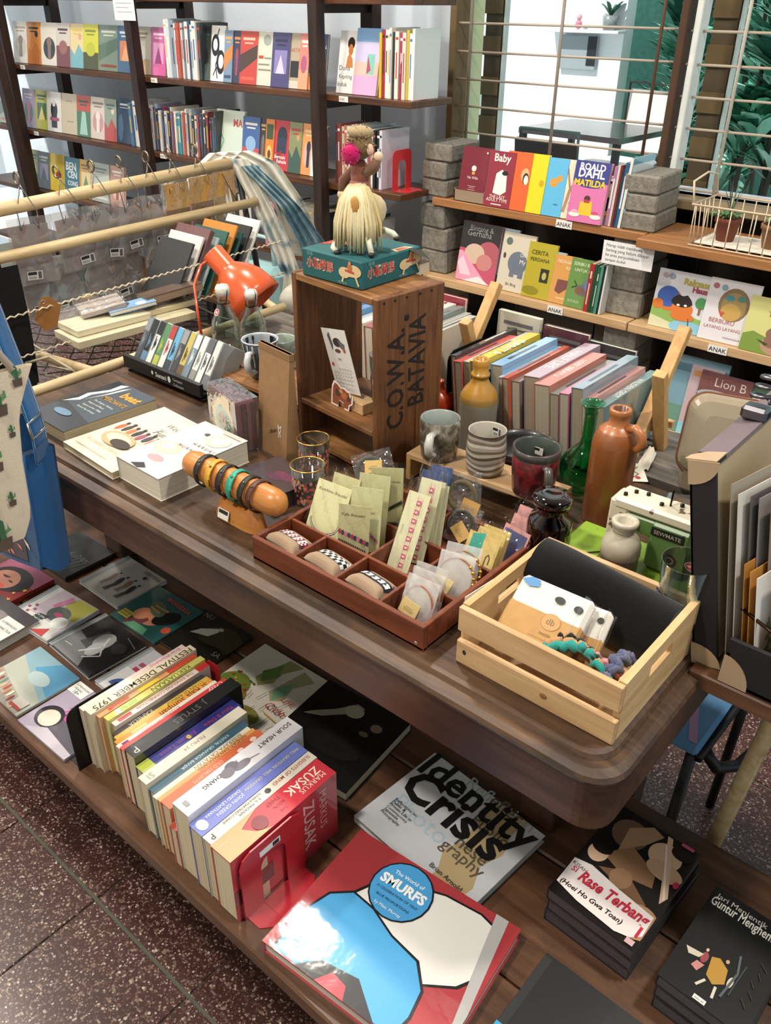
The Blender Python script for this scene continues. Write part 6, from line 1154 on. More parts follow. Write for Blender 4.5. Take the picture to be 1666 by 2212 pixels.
MB('#c0401c').lathe([(0, 0), (.02, 0), (.034, .012), (.038, .026), (.032, .042), (.016, .052), (.011, .058), (.012, .066), (.009, .066), (.008, .055), (0, .05)], 32).build('body', CERA, t)
t = thing('glass_vase', 'round green glass vase with a flared neck', 'vase', (-.548, 1.155, DZ+.0003))
pr = [(0, 0), (.018, 0), (.03, .006), (.039, .022), (.041, .038), (.036, .056), (.022, .072), (.0125, .082), (.0105, .092), (.0105, .13), (.012, .142), (.019, .152), (.0205, .1535)]
MB().lathe(pr + [(max(a-.0022, 0), b) for a, b in pr[::-1][:-2]] + [(0, .004)], 40).build('body', GREENG, t)
t = thing('stoneware_jug', 'tall orange brown stoneware jug with a small loop handle', 'bottle', (-.471, 1.088, DZ+.0003))
pr = [(0, 0), (.033, 0), (.0345, .003), (.0345, .13), (.033, .143), (.027, .156), (.018, .163), (.0145, .166), (.0145, .178), (.0165, .182), (.0165, .188), (.0145, .19), (.0105, .189), (.0105, .165), (0, .16)]
MB().lathe(pr, 40, None, None, ['#8a5028']*5 + ['#a9683c']*7 + ['#6a3a1f']*2).build('body', STONE, t)
MB('#a9683c').tube([(.016, -.004, .164), (.03, -.006, .168), (.042, -.008, .16), (.045, -.008, .148), (.038, -.007, .138), (.033, -.006, .135)], [.006, .007, .007, .007, .006, .005], 10).build('handle', STONE, t)
t = thing('apothecary_jar', 'dark amber glass jar with a flat round stopper', 'jar', (-.478, .925, DZ+.0003))
pr = [(0, 0), (.029, 0), (.032, .004), (.032, .066), (.029, .076), (.02, .082), (.019, .09), (.025, .095)]
MB().lathe(pr + [(max(a-.0025, 0), b) for a, b in pr[::-1][:-2]] + [(0, .004)], 36).build('body', AMBERG, t)
MB().lathe([(0, .074), (.013, .074), (.015, .094), (.027, .1), (.029, .106), (.027, .111), (.012, .113), (.0, .11)], 36).build('stopper', AMBERG, t)
t = thing('ink_bottle', 'pale grey stoneware ink bottle with a pouring lip', 'bottle', (-.369, .926, DZ+.0003))
pr = [(0, 0), (.024, 0), (.0255, .003), (.0255, .062), (.0265, .063), (.0262, .078), (.022, .088), (.015, .094), (.0135, .099), (.0155, .101), (.0135, .104), (.018, .109), (.018, .114), (.015, .1155), (.009, .1135), (.009, .1), (0, .1)]
MB().lathe(pr, 36, None, None, ['#8e8a80']*3 + ['#c2b8a2']*13).build('body', STONE, t)
t = thing('drinking_glass', 'tapered clear glass with a red sticker and a dark shield label', 'glass', (-.262, .872, DZ+.0003))
MB().lathe([(0, 0), (.019, 0), (.0215, .003), (.021, .012), (.031, .126), (.0297, .126), (.0195, .016), (0, .014)], 40).build('tumbler', GLASS, t)
F = frame((-.012, .0275, .094), (1, 0, 0), (0, .1, 1)); m = MB(); m.art([('e', .5, .5, .5, .5, '#d9c4c0'), ('e', .5, .5, .46, .44, '#b03a3a'), ('r', .15, .42, .85, .58, '#e0b0a8')], .022, .013, 0, F); m.build('red_sticker', PAPER, t)
F = frame((-.022, -.0172, .07), (.75, -.66, 0), (-.1, -.1, 1)); m = MB(); m.art([('p', [(0, 1), (1, 1), (1, .55), (.5, 0), (0, .55)], '#2b3a52'), ('t', 'Garth', .1, .6, .3, '#e8e8e4', {'fit': .8})], .017, .018, .0004, F); m.build('shield_label', PAPER, t)
# ---------------------------------------------------------------- sewing machine
SMx = frame((-.472, .945, DZ+.0003), (1, .03, 0), (-.03, 1, 0))
t = thing('sewing_machine', 'small green and cream vintage sewing machine with chipped paint', 'sewing machine', SMx)
def chipped(name, c, c2):
    m, n, l, b = newmat(name); tc = n.new('ShaderNodeTexCoord'); tx = n.new('ShaderNodeTexNoise'); tx.inputs['Scale'].default_value = 55; tx.inputs['Detail'].default_value = 4; l.new(tc.outputs['Object'], tx.inputs['Vector'])
    r = n.new('ShaderNodeValToRGB'); r.color_ramp.interpolation = 'CONSTANT'; r.color_ramp.elements[0].color = (*col(c), 1); r.color_ramp.elements[1].color = (*col(c2), 1); r.color_ramp.elements[1].position = .66; l.new(tx.outputs['Fac'], r.inputs[0]); l.new(r.outputs[0], b.inputs['Base Color']); b.inputs['Roughness'].default_value = .35
    return m
CHG = chipped('chipped_green', '#86a83a', '#4a3a2a'); CHG2 = chipped('chipped_dark_green', '#5f7f44', '#4a3a2a'); CHW = chipped('chipped_cream', '#d5ccb4', '#6a5440')
MB().cbox(0, 0, .004, .192, .088, .022, .003).build('bed', CHG, t); MB('#2c2a26').cbox(.004, .004, 0, .188, .084, .004, .001).build('underside', PLAST, t)
MB().cbox(.12, .022, .022, .18, .066, .1, .006).build('pillar', CHG2, t)
MB().cbox(.07, .024, .07, .18, .064, .1, .005).build('arm', CHG2, t); MB().cbox(.064, .022, .1, .184, .068, .117, .004).build('top_cover', CHW, t)
MB().cbox(.058, .024, .05, .088, .064, .113, .004).build('head', CHW, t)
MB('#b9b6ae').tube([(.073, .044, .05), (.073, .044, .024)], .002, 6).build('needle_bar', METAL, t); MB('#4a4a46').cbox(.062, .032, .0222, .084, .056, .024, .0005).build('needle_plate', METAL, t)
MB('#c4bfb0').lathe([(0, 0), (.022, 0), (.025, .003), (.025, .011), (.021, .014), (0, .014)], 28, None, TR(.185, .044, .078) @ RY(90)).build('hand_wheel', ENAM, t)
MB('#b0aca2').tube([(.198, .044, .078), (.222, .044, .078)], .006, 10).build('wheel_knob', METAL, t)
MB('#2a2824').tube([(.135, .046, .117), (.135, .046, .143)], .0015, 6).build('spool_pin', METAL, t)
for x, y in ((.075, .035), (.084, .05), (.1, .054), (.148, .054), (.125, .04)): MB('#3b342c').lathe([(0, .117), (.003, .117), (.003, .121), (0, .122)], 8, M=TR(x, y, 0)).build('screw', METAL, t)
F = frame((.124, .0216, .08), (1, 0, 0), (0, 0, 1)); m = MB('#1d1f1c').box(0, 0, 0, .046, .012, .001, None, F); m.text('SEWMATE', .023, .003, 1, '#a9a48f', F, 'c', .01, z=.0012, fit=.038); m.build('name_plate', PLAST, t)
F = frame((.156, .0212, .05), (1, 0, 0), (0, 0, 1)); m = MB()
m.poly([F @ V(.01*math.cos(2*PI*k/24), .01*math.sin(2*PI*k/24), .0005) for k in range(24)], '#1f201c'); m.poly([F @ V(.006*math.cos(2*PI*k/20), .006*math.sin(2*PI*k/20), .0007) for k in range(20)], '#9a967f'); m.poly([F @ V(.004*math.cos(2*PI*k/16), .004*math.sin(2*PI*k/16), .0009) for k in range(16)], '#1f201c'); m.build('emblem', PLAST, t)
MB('#6d7a4a').box(.124, .0214, .03, .176, .0219, .07).build('front_plate', CHG2, t)
MB('#2a2620').tube([(.073, .03, .026), (.05, .01, .024), (.035, -.004, .023)], .0012, 5).build('thread', PLAST, t)
MB('#8a8578').lathe([(0, 0), (.006, 0), (.006, .006), (0, .007)], 12, None, TR(.1, .024, .086) @ RX(90)).build('tension_dial', METAL, t)
# wrapped dark brochure standing behind the machine
book('dark brochure with white lettering standing behind the sewing machine', frame((-.28, 1.1, DZ+.0003), (.9, -.4, 0), (.1, .2, 1)), .1, .095, .006, '#57483c', [('t', 'FOR', .55, .75, .1, '#d8d2c4', {'fit': .3, 'b': .02}), ('t', 'ART', .3, .55, .1, '#d8d2c4', {'fit': .3, 'b': .02}), ('t', 'McA', .4, .38, .1, '#d8d2c4', {'fit': .3, 'b': .02}), ('t', 'The', .1, .18, .1, '#d8d2c4', {'fit': .3, 'b': .02})])
# ---------------------------------------------------------------- divided tray
TX0, TY0, TX1, TY1, TZ = -.803, .65, -.487, .902, .0385
t = thing('divided_tray', 'red brown wooden tray divided into cells for bracelets', 'tray', (TX0, TY0, DZ+.0003))
W_, D_2 = TX1-TX0, TY1-TY0; wl = .0075
MB().box(0, 0, 0, W_, D_2, .004).build('bottom', TRAYW, t)
for a in ((0, 0, W_, wl), (0, D_2-wl, W_, D_2)): MB().cbox(a[0], a[1], 0, a[2], a[3], TZ, .001).build('wall', TRAYW, t)
for a in ((0, wl, wl, D_2-wl), (W_-wl, wl, W_, D_2-wl)): MB().cbox(a[0], a[1], 0, a[2], a[3], TZ, .001).build('wall', TRAYW, t)
yr = [.072, .155]
for y in yr: MB().cbox(wl, y, .004, W_-wl, y+.005, TZ-.002, .0008).build('divider', TRAYW, t)
for k in (1, 2, 3): MB().cbox(W_*k/4-.0025, wl, .004, W_*k/4+.0025, yr[0], TZ-.002, .0008).build('divider', TRAYW, t)
for k in (2, 3): MB().cbox(W_*k/4-.0025, yr[0]+.005, .004, W_*k/4+.0025, yr[1], TZ-.002, .0008).build('divider', TRAYW, t)
MB().cbox(W_*.55-.0025, yr[1]+.005, .004, W_*.55+.0025, D_2-wl, TZ-.002, .0008).build('divider', TRAYW, t)
MB('#d8d4cc').ball((W_-.012, -.0002, .008), (.003, .0006, .003), None, 10, 6).build('rivet', METAL, t)
def tr(x, y, z=.0045): return V(TX0+x, TY0+y, DZ+.0003+z)
def cushion(i, lb, lb2, band):
    c = tr(W_*(i+.5)/4, .039, .022); M = TR(*c) @ RZ(-6) @ RX(-18)
    def fn(sg):
        def g(u, v):
            x = (u-.5)*2; y = (v-.5)*2; th2 = (1-x**4)*(1-y**4); pinch = 1-.16*(1-abs(x))**1 * abs(y)**3 - .0
            return (x*.033*(1-.12*(1-y*y)*abs(x)**3), y*.026*(1-.2*(1-x*x)*abs(y)**3), sg*.0135*math.sqrt(max(th2, 0)))
        return g
    m = MB('#9c846c'); m.grid(fn(1), 14, 12); m.grid(fn(-1), 14, 12)
    solo(m.build('display_cushion', FELT), M, lb, 'cushion', 'beige bracelet cushions')
    t = thing('woven_bracelet', lb2, 'bracelet', M, 'woven bracelets on cushions'); m = MB(); g = fn(1); n = 22; rows = 5
    for a in range(n):
        for b in range(rows):
            u0, u1 = a/n, (a+1)/n; v0, v1 = .34+.32*b/rows, .34+.32*(b+1)/rows; q = []
            for u, v in ((u0, v0), (u1, v0), (u1, v1), (u0, v1)):
                p = V(*g(.02+.96*u, v)); q.append(p + V(0, 0, .0012))
            m.poly(q, band(a, b))
    m.build('weave', FELT, t)
    m = MB(band(1, 0)); e = V(*g(.98, .5)); m.tube([e, e+V(.003, .006, .004), e+V(-.002, .012, .006)], .001, 5); m.build('tie_end', FELT, t)
cushion(0, 'beige cushion in the tray cell nearest the bracelet log', 'red, white and navy braided bracelet on its cushion', lambda a, b: ['#b03a48', '#e4e0da', '#33283a', '#e4e0da'][(a+b) % 4] if b % 2 else ['#7a2a3a', '#d8d4ce'][(a//2) % 2])
cushion(1, 'beige cushion in the second tray cell', 'black and white checked bracelet on its cushion', lambda a, b: '#141414' if (a//2+b//2) % 2 else '#dedbd4')
cushion(2, 'beige cushion in the third tray cell', 'black and white flower patterned bracelet on its cushion', lambda a, b: '#15161a' if b in (0, 4) else ('#20222a' if (a % 4 in (1, 2) and b == 2) or (a % 4 == 1 and b in (1, 3)) else '#dfe0e0'))
def cardp(name, label, cat, A, B, z, h, lean, c, art=(), film=None, group=None, thick=.0008, extra=0, mat=None):
    a, b = Pz(*A, z), Pz(*B, z); x = (b-a); w2 = x.length; x.normalize(); back = V(0, 0, 1).cross(x)
    if back.y < 0: back = -back
    M = frame(a, x, V(0, 0, math.cos(math.radians(lean))) + back*math.sin(math.radians(lean)))
    h *= 1.14; t = thing(name, label, cat, M, group)
    MB(c).box(0, 0, -thick, w2, h, 0).build('card', PAPER, t)
    if art: MB().art(art, w2, h, .0001).build('card_print', mat or PAPER, t)
    if film:
        e = film; m = MB(); r = random.Random(int(A[0])); 
        def fn(u, v): return ((u*(1+2*e)-e)*w2, -.001+v*(h*(1+e*1.6)), -.001+.0045*math.sin(u*11+v*6+A[0])*math.sin(v*9+u*4)+.004)
        m.grid(fn, 14, 14, sm=False); m.build('plastic_sleeve', SLEEVE, t)
    return t
zt = DZ+.006
RINGS = lambda c1, c2: [('l', [(.5+.42*math.cos(a), .4+.2*math.sin(a)) for a in [PI+PI*k/12 for k in range(13)]], .05, c1), ('l', [(.5+.42*math.cos(a), .4+.2*math.sin(a)) for a in [PI+PI*k/12 for k in range(13)]], .018, c2)]
YC = '#d3d0a0'
BC = 'bracelet card'
cardp('bracelet_card', 'yellow bracelet card with a black and white braided cord', BC, (652, 1165), (722, 1195), zt, .085, 28, YC, [('t', 'Kumihimo Bracelet', .08, .84, .1, '#4a4a34', {'fit': .84, 'sh': .3}), ('t', 'T', .4, .14, .1, '#3a3a2a', {'fit': .08})] + RINGS('#22242c', '#e4e4e0'), .07, 'bracelet cards in the tray')
cardp('bracelet_card', 'yellow bracelet card behind the braided cord card', BC, (690, 1160), (745, 1182), zt, .09, 24, '#c4c18f', (), .07, 'bracelet cards in the tray')
cardp('bracelet_card', 'frontmost yellow card with a red and navy beaded bracelet', BC, (728, 1195), (795, 1205), zt, .068, 12, '#bdb788', [('t', 'Yulla Bracelet', .1, .78, .1, '#4a4630', {'fit': .75, 'sh': .3})] + [('e', .06+.1*k, .46-.02*k, .055, .05, ['#b03a4a', '#33384f', '#c9707a', '#3a3a52'][k % 4]) for k in range(10)] + [('e', .06+.06*k, .3-.012*k, .022, .022, '#1d1d1d') for k in range(15)] + [('t', 'oo', .42, .1, .1, '#3a3828', {'fit': .12})], .06, 'bracelet cards in the tray')
cardp('bracelet_card', 'pale yellow card stacked just behind the beaded one', BC, (752, 1185), (818, 1196), zt, .085, 14, '#cfcd9c', [('t', 'Yulla Bracelet', .1, .6, .1, '#8a875c', {'fit': .7, 'sh': .3})] + [('e', .5+.05*k, .35-.02*k, .03, .03, ['#b0566a', '#7a4a5a'][k % 2]) for k in range(9)], .07, 'bracelet cards in the tray')
cardp('bracelet_card', 'blank yellow card leaning at the middle of the card group', BC, (765, 1172), (830, 1184), zt, .095, 16, '#c7c494', (), .07, 'bracelet cards in the tray')
cardp('bracelet_card', 'yellow card with black beads, highest of the card group', BC, (800, 1165), (868, 1168), zt, .1, 10, '#b9b683', [('t', 'Cinderella Bracelet', .08, .8, .1, '#55523a', {'fit': .84, 'sh': .3})] + [('e', .5+.045*k, .42+.012*k, .03, .028, '#1b1b1b') for k in range(11)] + [('e', .5+.045*k, .24, .03, .025, '#1b1b1b') for k in range(9)], .06, 'bracelet cards in the tray')
RW_ = [('r', .3, .04+.115*k, .7, .1+.115*k, '#c0405a') for k in range(8)] + [('r', .38, .055+.115*k, .62, .085+.115*k, '#e0b0b4') for k in range(8)] + [('l', [(.3, .02), (.3, .96)], .04, '#d890a0'), ('l', [(.7, .02), (.7, .96)], .04, '#d890a0')]
for i, (A, B, h, ln, yw, lb) in enumerate((((835, 1222), (880, 1240), .1, 30, 0, 'long cream card with a red and white woven band, front one'), ((868, 1208), (912, 1222), .108, 28, 0, 'long cream card with a red woven band, second from the front'), ((892, 1200), (932, 1210), .1, 26, 0, 'plain long cream card right of the red woven bands'), ((908, 1196), (948, 1204), .092, 24, 0, 'rearmost long cream card of the woven band cards'))):
    art = [('p', [(a*.5+.4, b) for a, b in [(0, 0), (.6, 0), (.6, 1), (0, 1)]], '#d6d2ae')] if i > 1 else [(('r', .35+q[1]*.5, q[2], .35+q[3]*.5, q[4], q[5]) if q[0] == 'r' else ('l', [(.35+a*.5, b) for a, b in q[1]], q[2]*.5, q[3])) for q in RW_] + [('t', 'Friendship', .22, .45, .1, '#5a5a44', {'fit': .4, 'rot': 90, 'sh': .3})]
    cardp('bracelet_card', lb, BC, A, B, zt, h, ln, '#cfcca6', art, .12, 'long woven band cards')
for i, (A, B, h, c, lb) in enumerate((((880, 1150), (925, 1165), .088, '#2d4270', 'blue keychain card with white lettering, front one'), ((905, 1145), (950, 1156), .09, '#31467a', 'blue keychain card behind the other one'))):
    cardp('keychain_card', lb, 'keychain card', A, B, zt, h, 26, c, [('t', 'LOHAGOODS', .1, .84, .1, '#cfd6e2', {'fit': .75, 'b': .01}), ('r', .1, .8, .85, .805, '#aab'), ('t', 'KEYCHAIN', .3, .7, .1, '#cfd6e2', {'fit': .42}), ('e', .5, .6, .05, .03, '#dfe4ea'), ('t', 'JINJI', .15, .45, .1, '#6f9ac9', {'fit': .6, 'b': .03}), ('e', .3, .25, .12, .05, '#b5556a'), ('e', .6, .2, .14, .05, '#7fb0d8')] if i == 0 else [('t', 'OODS', .1, .84, .1, '#cfd6e2', {'fit': .5})], .1, 'blue keychain cards')
for i, (A, B, h, lb) in enumerate((((985, 1232), (1050, 1262), .055, 'buff card with a teal tag in the right of the tray'), ((1005, 1225), (1062, 1250), .056, 'buff card with a hook shape, second of the buff cards'), ((1018, 1222), (1075, 1244), .056, 'buff card, rearmost of the buff cards'))):
    cardp('earring_card', lb, 'card', A, B, zt, h, 30, '#c9b06a', [('r', .05, .08, .95, .9, '#cdb573')] + ([('p', [(.12, .35), (.5, .45), (.5, 1.05), (.12, .95)], '#2f9c8a')] if i == 0 else []) + [('l', [(.72, .3), (.72, .55), (.78, .62), (.84, .55), (.84, .4)], .03, '#4a3a20')], .08, 'buff earring cards')
for i, (A, B, h, c, lb) in enumerate((((1060, 1205), (1112, 1235), .05, '#4a4f78', 'navy and pink boxed card in the tray corner, front one'), ((1078, 1192), (1130, 1218), .055, '#c08a86', 'pink card behind the navy one'), ((1088, 1185), (1140, 1208), .062, '#b98a88', 'rearmost pink card in the tray corner'))):
    cardp('earring_card', lb, 'card', A, B, zt, h, 30, '#c9908c', [('r', .06, .1, .94, .9, c)], .14, 'pink and navy cards')
def zipbag(label, A, B, z, h, lean, ring, ringc, tagc, tagpos, group, yawtip=0):
    a, b = Pz(*A, z), Pz(*B, z); x = (b-a); w2 = x.length; x.normalize(); back = V(0, 0, 1).cross(x); back = back if back.y > 0 else -back
    M = frame(a, x, V(0, 0, math.cos(math.radians(lean))) + back*math.sin(math.radians(lean))) @ RZ(yawtip)
    t = thing('zip_bag', label, 'packet', M, group)
    m = MB()
    for s in (-1, 1): m.grid(lambda u, v: (u*w2, v*h, s*(.001+.004*math.sin(PI*u)*math.sin(PI*min(v*1.15, 1)))+(.0008 if 'milky' in label else .0022)*math.sin(u*15+v*11+A[0])*math.sin(v*13)), 14, 14, sm=False)
    m.build('plastic_bag', MILK if 'milky' in label else FILM, t)
    for p in t.children[0].data.polygons: p.use_smooth = 'milky' in label
    cx, cy = w2*ring[0], h*ring[1]; R = ring[2]
    MB(ringc).tube([(cx+R*math.cos(2*PI*k/26), cy+R*math.sin(2*PI*k/26)*1.05, .0012*math.sin(4*PI*k/26)) for k in range(26)], ring[3], 7, closed=True).build('ring', PLAST if ring[3] < .003 else FELT, t)
    T = TR(w2*tagpos[0], h*tagpos[1], .0062) @ RZ(tagpos[2]); m = MB(tagc); m.box(-.014, -.0105, -.0006, .014, .0105, 0); m.art([('r', .3, .5, .7, .53, '#7a6440'), ('r', .2, .38, .8, .41, '#7a6440'), ('r', .25, .28, .75, .31, '#7a6440')], .028, .021, .0001, TR(-.014, -.0105, 0)); m.v = [T @ v for v in m.v]; m.build('label_card', PAPER, t)
    return t
zipbag('clear zip bag with a grey hair tie and buff label, top left of the tray', (775, 1062), (862, 1068), DZ+.02, .06, 40, (.4, .45, .021, .0042), '#4a4f48', '#c9a862', (.5, .55, -12), 'hair tie bags', 18)
zipbag('clear zip bag with an olive hair tie behind the blue keychains', (968, 1132), (1035, 1150), DZ+.02, .08, 25, (.4, .55, .02, .004), '#5a5038', '#b98f4c', (.7, .35, -20), 'hair tie bags', 10)
zipbag('clear zip bag with a dark hair tie right of the blue keychains', (955, 1160), (1015, 1175), DZ+.012, .06, 38, (.4, .5, .017, .0035), '#3c3a30', '#b08a4a', (.55, .3, -35), 'hair tie bags', -10)
zipbag('clear zip bag with a buff label behind the yellow cards', (705, 1118), (775, 1122), DZ+.022, .05, 40, (.5, .4, .015, .003), '#8a7a58', '#c9a35c', (.5, .6, 14), 'hair tie bags', 8)
for i, (A, B, h, ln, lb) in enumerate((((858, 1330), (925, 1362), .062, 24, 'milky bag with a brown bangle and gold beads, front one'), ((872, 1318), (938, 1346), .064, 22, 'milky bag with a brown bangle, second from the front'), ((882, 1310), (948, 1335), .066, 20, 'milky bag, rearmost of the front right cell'))):
    zipbag(lb, A, B, zt, h, ln, (.5, .45, .022, .0018), '#9c5f3f', '#d0b97c', (.35, .3, -12), 'milky bangle bags')
for i, (A, B, h, ln, lb) in enumerate((((930, 1290), (1005, 1312), .068, 30, 'milky bag with a beaded bracelet and cream label'), ((945, 1278), (1020, 1298), .072, 28, 'milky bag with gold beads behind the cream label bag'))):
    t = zipbag(lb, A, B, zt, h, ln, (.55, .5, .026, .0014), '#8f5f3a', '#d4c28c', (.25, .35, -20), 'milky beaded bags')
    w2 = (Pz(*B, zt)-Pz(*A, zt)).length
    for k in range(5): MB('#c9a040').ball((w2*.55+.026*math.cos(-.4+.3*k), h*.5+.027*math.sin(-.4+.3*k), .001), (.0028, .0028, .0028), None, 8, 6).build('bead', METAL, t)
# ---------------------------------------------------------------- pine crate with textiles
KX0, KY0, KX1, KY1, KZ = -.447, .664, -.234, .868, .084
t = thing('pine_crate', 'pale pine slatted crate holding textiles at the desk corner', 'crate', (KX0, KY0, DZ+.0003)); W_, D_2 = KX1-KX0, KY1-KY0
MB().box(.004, .004, .003, W_-.004, D_2-.004, .007).build('bottom', PINE, t)
for y in (0, D_2-.008):
    MB().cbox(0, y, 0, W_, y+.008, .034, .001).build('slat_or_shade_band', PINE, t); MB().cbox(0, y, .049, W_, y+.008, KZ, .001).build('slat_or_shade_band', PINE, t)
for x in (.0, W_-.009):   # end panels with a slot hole, built as four pieces of one panel
    m = MB(); y0, y1 = .0085, D_2-.0085; ya, yb = D_2*.36, D_2*.64; za, zb = .05, .066
    m.box(x, y0, .002, x+.009, y1, za); m.box(x, y0, zb, x+.009, y1, KZ+.001); m.box(x, y0, za, x+.009, ya, zb); m.box(x, yb, za, x+.009, y1, zb)
    m.build('end_panel', PINEY, t)
MB('#3a2416').ball((.012, -.0002, .02), (.0028, .0006, .0036), None, 10, 6).build('knot', MATTE, t); MB('#8a5a34').ball((W_*.58, -.0002, .018), (.005, .0005, .004), None, 10, 6).build('knot', MATTE, t)
t = thing('black_cloth', 'folded black cloth standing along the back of the pine crate', 'cloth', (KX0, KY0, DZ+.0075))
def roll(u, v):
    x = .012+u*(W_-.024); a = 2*PI*v; cy, cz = D_2-.046, .05
    ry, rz = .03, .044; e = .8
    y = cy+ry*abs(math.cos(a))**e*(1 if math.cos(a) > 0 else -1)-.012*(cz-.0)*0; z = cz+rz*abs(math.sin(a))**e*(1 if math.sin(a) > 0 else -1)
    return (x, y - .25*(cz-z)*.6 + .002*math.sin(u*7+v*9), z+.003*math.sin(u*5)-.012*u*(1 if z > cz else 0))
m = MB('#0d0d0f'); m.grid(roll, 24, 28); 
for s in (0, 1): m.add([roll(s, i/28) for i in range(28)], [tuple(range(28))], None, False)
m.build('fold', FELT, t)
def towel(lb, A, B, z, h2, tilt, kr, art):
    a, b = Pz(*A, z), Pz(*B, z); x = b-a; w2 = x.length; x.normalize(); bk = V(-x.y, x.x, 0)
    M = frame(a, x, bk*math.cos(math.radians(tilt)) + V(0, 0, math.sin(math.radians(tilt))))
    t = thing('wrapped_towel', lb, 'towel', M, 'kraft banded towels')
    MB('#dedad0').cbox(0, 0, -.016, w2, h2, 0, .005).build('folded_cloth', FELT, t)
    MB('#b58c55').cbox(-.0006, -.0006, -.0168, w2+.0006, h2*kr, .0006, .0035).build('kraft_band', KRAFT, t)
    m = MB(); m.art(art, w2, h2, .0009); m.build('band_print', PAPER, t)
    m = MB(); m.grid(lambda u, v: (w2*(.86+u*.22), (v*1.04-.02)*h2, -.008+.012*math.cos(u*5)+.002*math.sin(v*17)), 6, 12); m.build('plastic_wrap', FILM, t)
AB = [('e', .62, .5, .13, .13*.9, '#8f6a3c'), ('e', .62, .5, .122, .115, '#b58c55'), ('t', 'db', .62, .46, .1, '#6f5030', {'al': 'c', 'fit': .11}), ('t', 'textile', .62, .3, .05, '#7a5a34', {'al': 'c', 'fit': .16}), ('r', .42, .24, .82, .245, '#9a7444'), ('r', .38, .19, .86, .195, '#9a7444'), ('r', .5, .15, .74, .155, '#9a7444'), ('p', [(.02, .9), (.14, .98), (.26, .97), (.28, .88), (.15, .84)], '#4f86b5'), ('e', .6, .82, .07, .05, '#2a2726'), ('e', .86, .8, .06, .05, '#2a2726')]
towel('white towel with a kraft paper band and blue print, front one', (1058, 1372), (1212, 1446), .848, .09, 36, .62, AB)
towel('white towel with a kraft band behind the front one', (1180, 1418), (1272, 1455), .838, .08, 36, .55, [('e', .8, .8, .08, .05, '#2a2726')])
# crochet coasters
t = thing('crochet_bundle', 'bundle of multicoloured crocheted coasters in the pine crate', 'coasters', (KX0+.148, KY0+.05, DZ+.026))
CC = ['#2f8f86', '#b5895a', '#1b1a1a', '#9a7a52', '#6a3a2a', '#2a2422', '#a04a2a', '#c98a92', '#5a5f78', '#4f5470']
for k, c in enumerate(CC):
    m = MB(c); r = random.Random(k); pts = []
    for j in range(22):
        u = j/21; a = -.9+.2*k*.5; x = -.05+.085*u + .003*math.sin(j*2.2); y = -.022+k*.006+.012*math.sin(u*3+k*.4); z = .018+.018*math.sin(PI*u)*(1-.05*k)+.0035*math.sin(j*1.9+k)+.012*(k < 3)
        if k >= 8: x, y, z = .035-.004*(k-8)+.004*math.sin(j), -.03+.07*u, .022+.02*math.sin(PI*u)+.003*math.sin(j*2.1)
        pts.append((x, y, z))
    m.tube(pts, [.0052*(1+.35*math.sin(j*2.4)) for j in range(22)], 7); m.build('crochet_strand', FELT, t)
# white sheet between tray and crate
a, b = Px(1006, 1290, -.468), Px(1098, 1232, -.468)
o = MB('#dcd9d3').add([(-.469, a.y, DZ+.0005), (-.469, b.y, DZ+.0005), b-V(.001, 0, 0), a-V(.001, 0, 0), (-.468, a.y, DZ+.0005), (-.468, b.y, DZ+.0005), b, a], [(3,2,1,0),(4,5,6,7),(0,1,5,4),(1,2,6,5),(2,3,7,6),(3,0,4,7)]).build('paper_sheet', PAPER); tag(o, 'white card sheet tucked between the tray and the pine crate', 'paper')
# ================================================================ BACK TABLE: trestles and books
def trestle(x, lb, yo=0):
    t = thing('book_trestle', lb, 'bookend', (x, 1.37+yo, DZ))
    def bar(y0, z0, y1, z1, xo, wx=.022, wy=.018):
        d = V(0, y1-y0, z1-z0); L = d.length; M = frame((x+xo, y0, z0), (1, 0, 0), d.cross(V(1, 0, 0))); m = MB(); m.cbox(-wx/2, -wy/2, 0, wx/2, wy/2, L, .001, None, M); return m
    bar(1.378+yo, DZ+.003, 1.312+yo, .966, .012).build('front_arm', PINEZ, t, True); bar(1.35+yo, .862, 1.45+yo, 1.005, -.011).build('back_arm', PINEZ, t, True); bar(1.3+yo, DZ+.003, 1.352+yo, .87, -.011).build('back_leg', PINEZ, t, True)
trestle(-.925, 'crossed pale wooden trestle end at the left of the back table books'); trestle(-.522, 'crossed pale wooden trestle end at the right of the back table books')
for y, z in ((1.36, .845), (1.395, .845)):
    o = MB().cbox(-.945, y-.006, z-.006, -.5, y+.006, z+.006, .001).build('trestle_rail', PINE); tag(o, 'thin wooden rail joining the book trestles, %s' % ('front one' if y < 1.38 else 'back one'), 'rail')
RK = [(.014, '#22262b', 'black'), (.02, '#c95a50', 'coral'), (.016, '#bfbdb2', 'pale grey'), (.026, '#d9bd3a', 'yellow'), (.022, '#2b3138', 'black lettered'), (.028, '#7fa9cc', 'light blue'), (.014, '#9db8c8', 'blue white'), (.014, '#b5502f', 'rust orange'), (.02, '#6f655c', 'grey brown'), (.036, '#a58a92', 'mauve'), (.034, '#b5654e', 'terracotta'), (.02, '#77807a', 'grey green'), (.02, '#b9627f', 'pink'), (.024, '#7f909c', 'blue grey'), (.018, '#b98078', 'salmon'), (.022, '#6f8a8c', 'dull teal')]
x = -.885; sc = .33/sum(r[0] for r in RK); rn = random.Random(12)
TXT = {4: 'FRIEND KEBUDSA', 9: 'HALF LIFE', 10: 'LOST SERAYU', 12: 'GREENPIECE', 15: 'WILDEN GEST', 3: 'CERITA'}
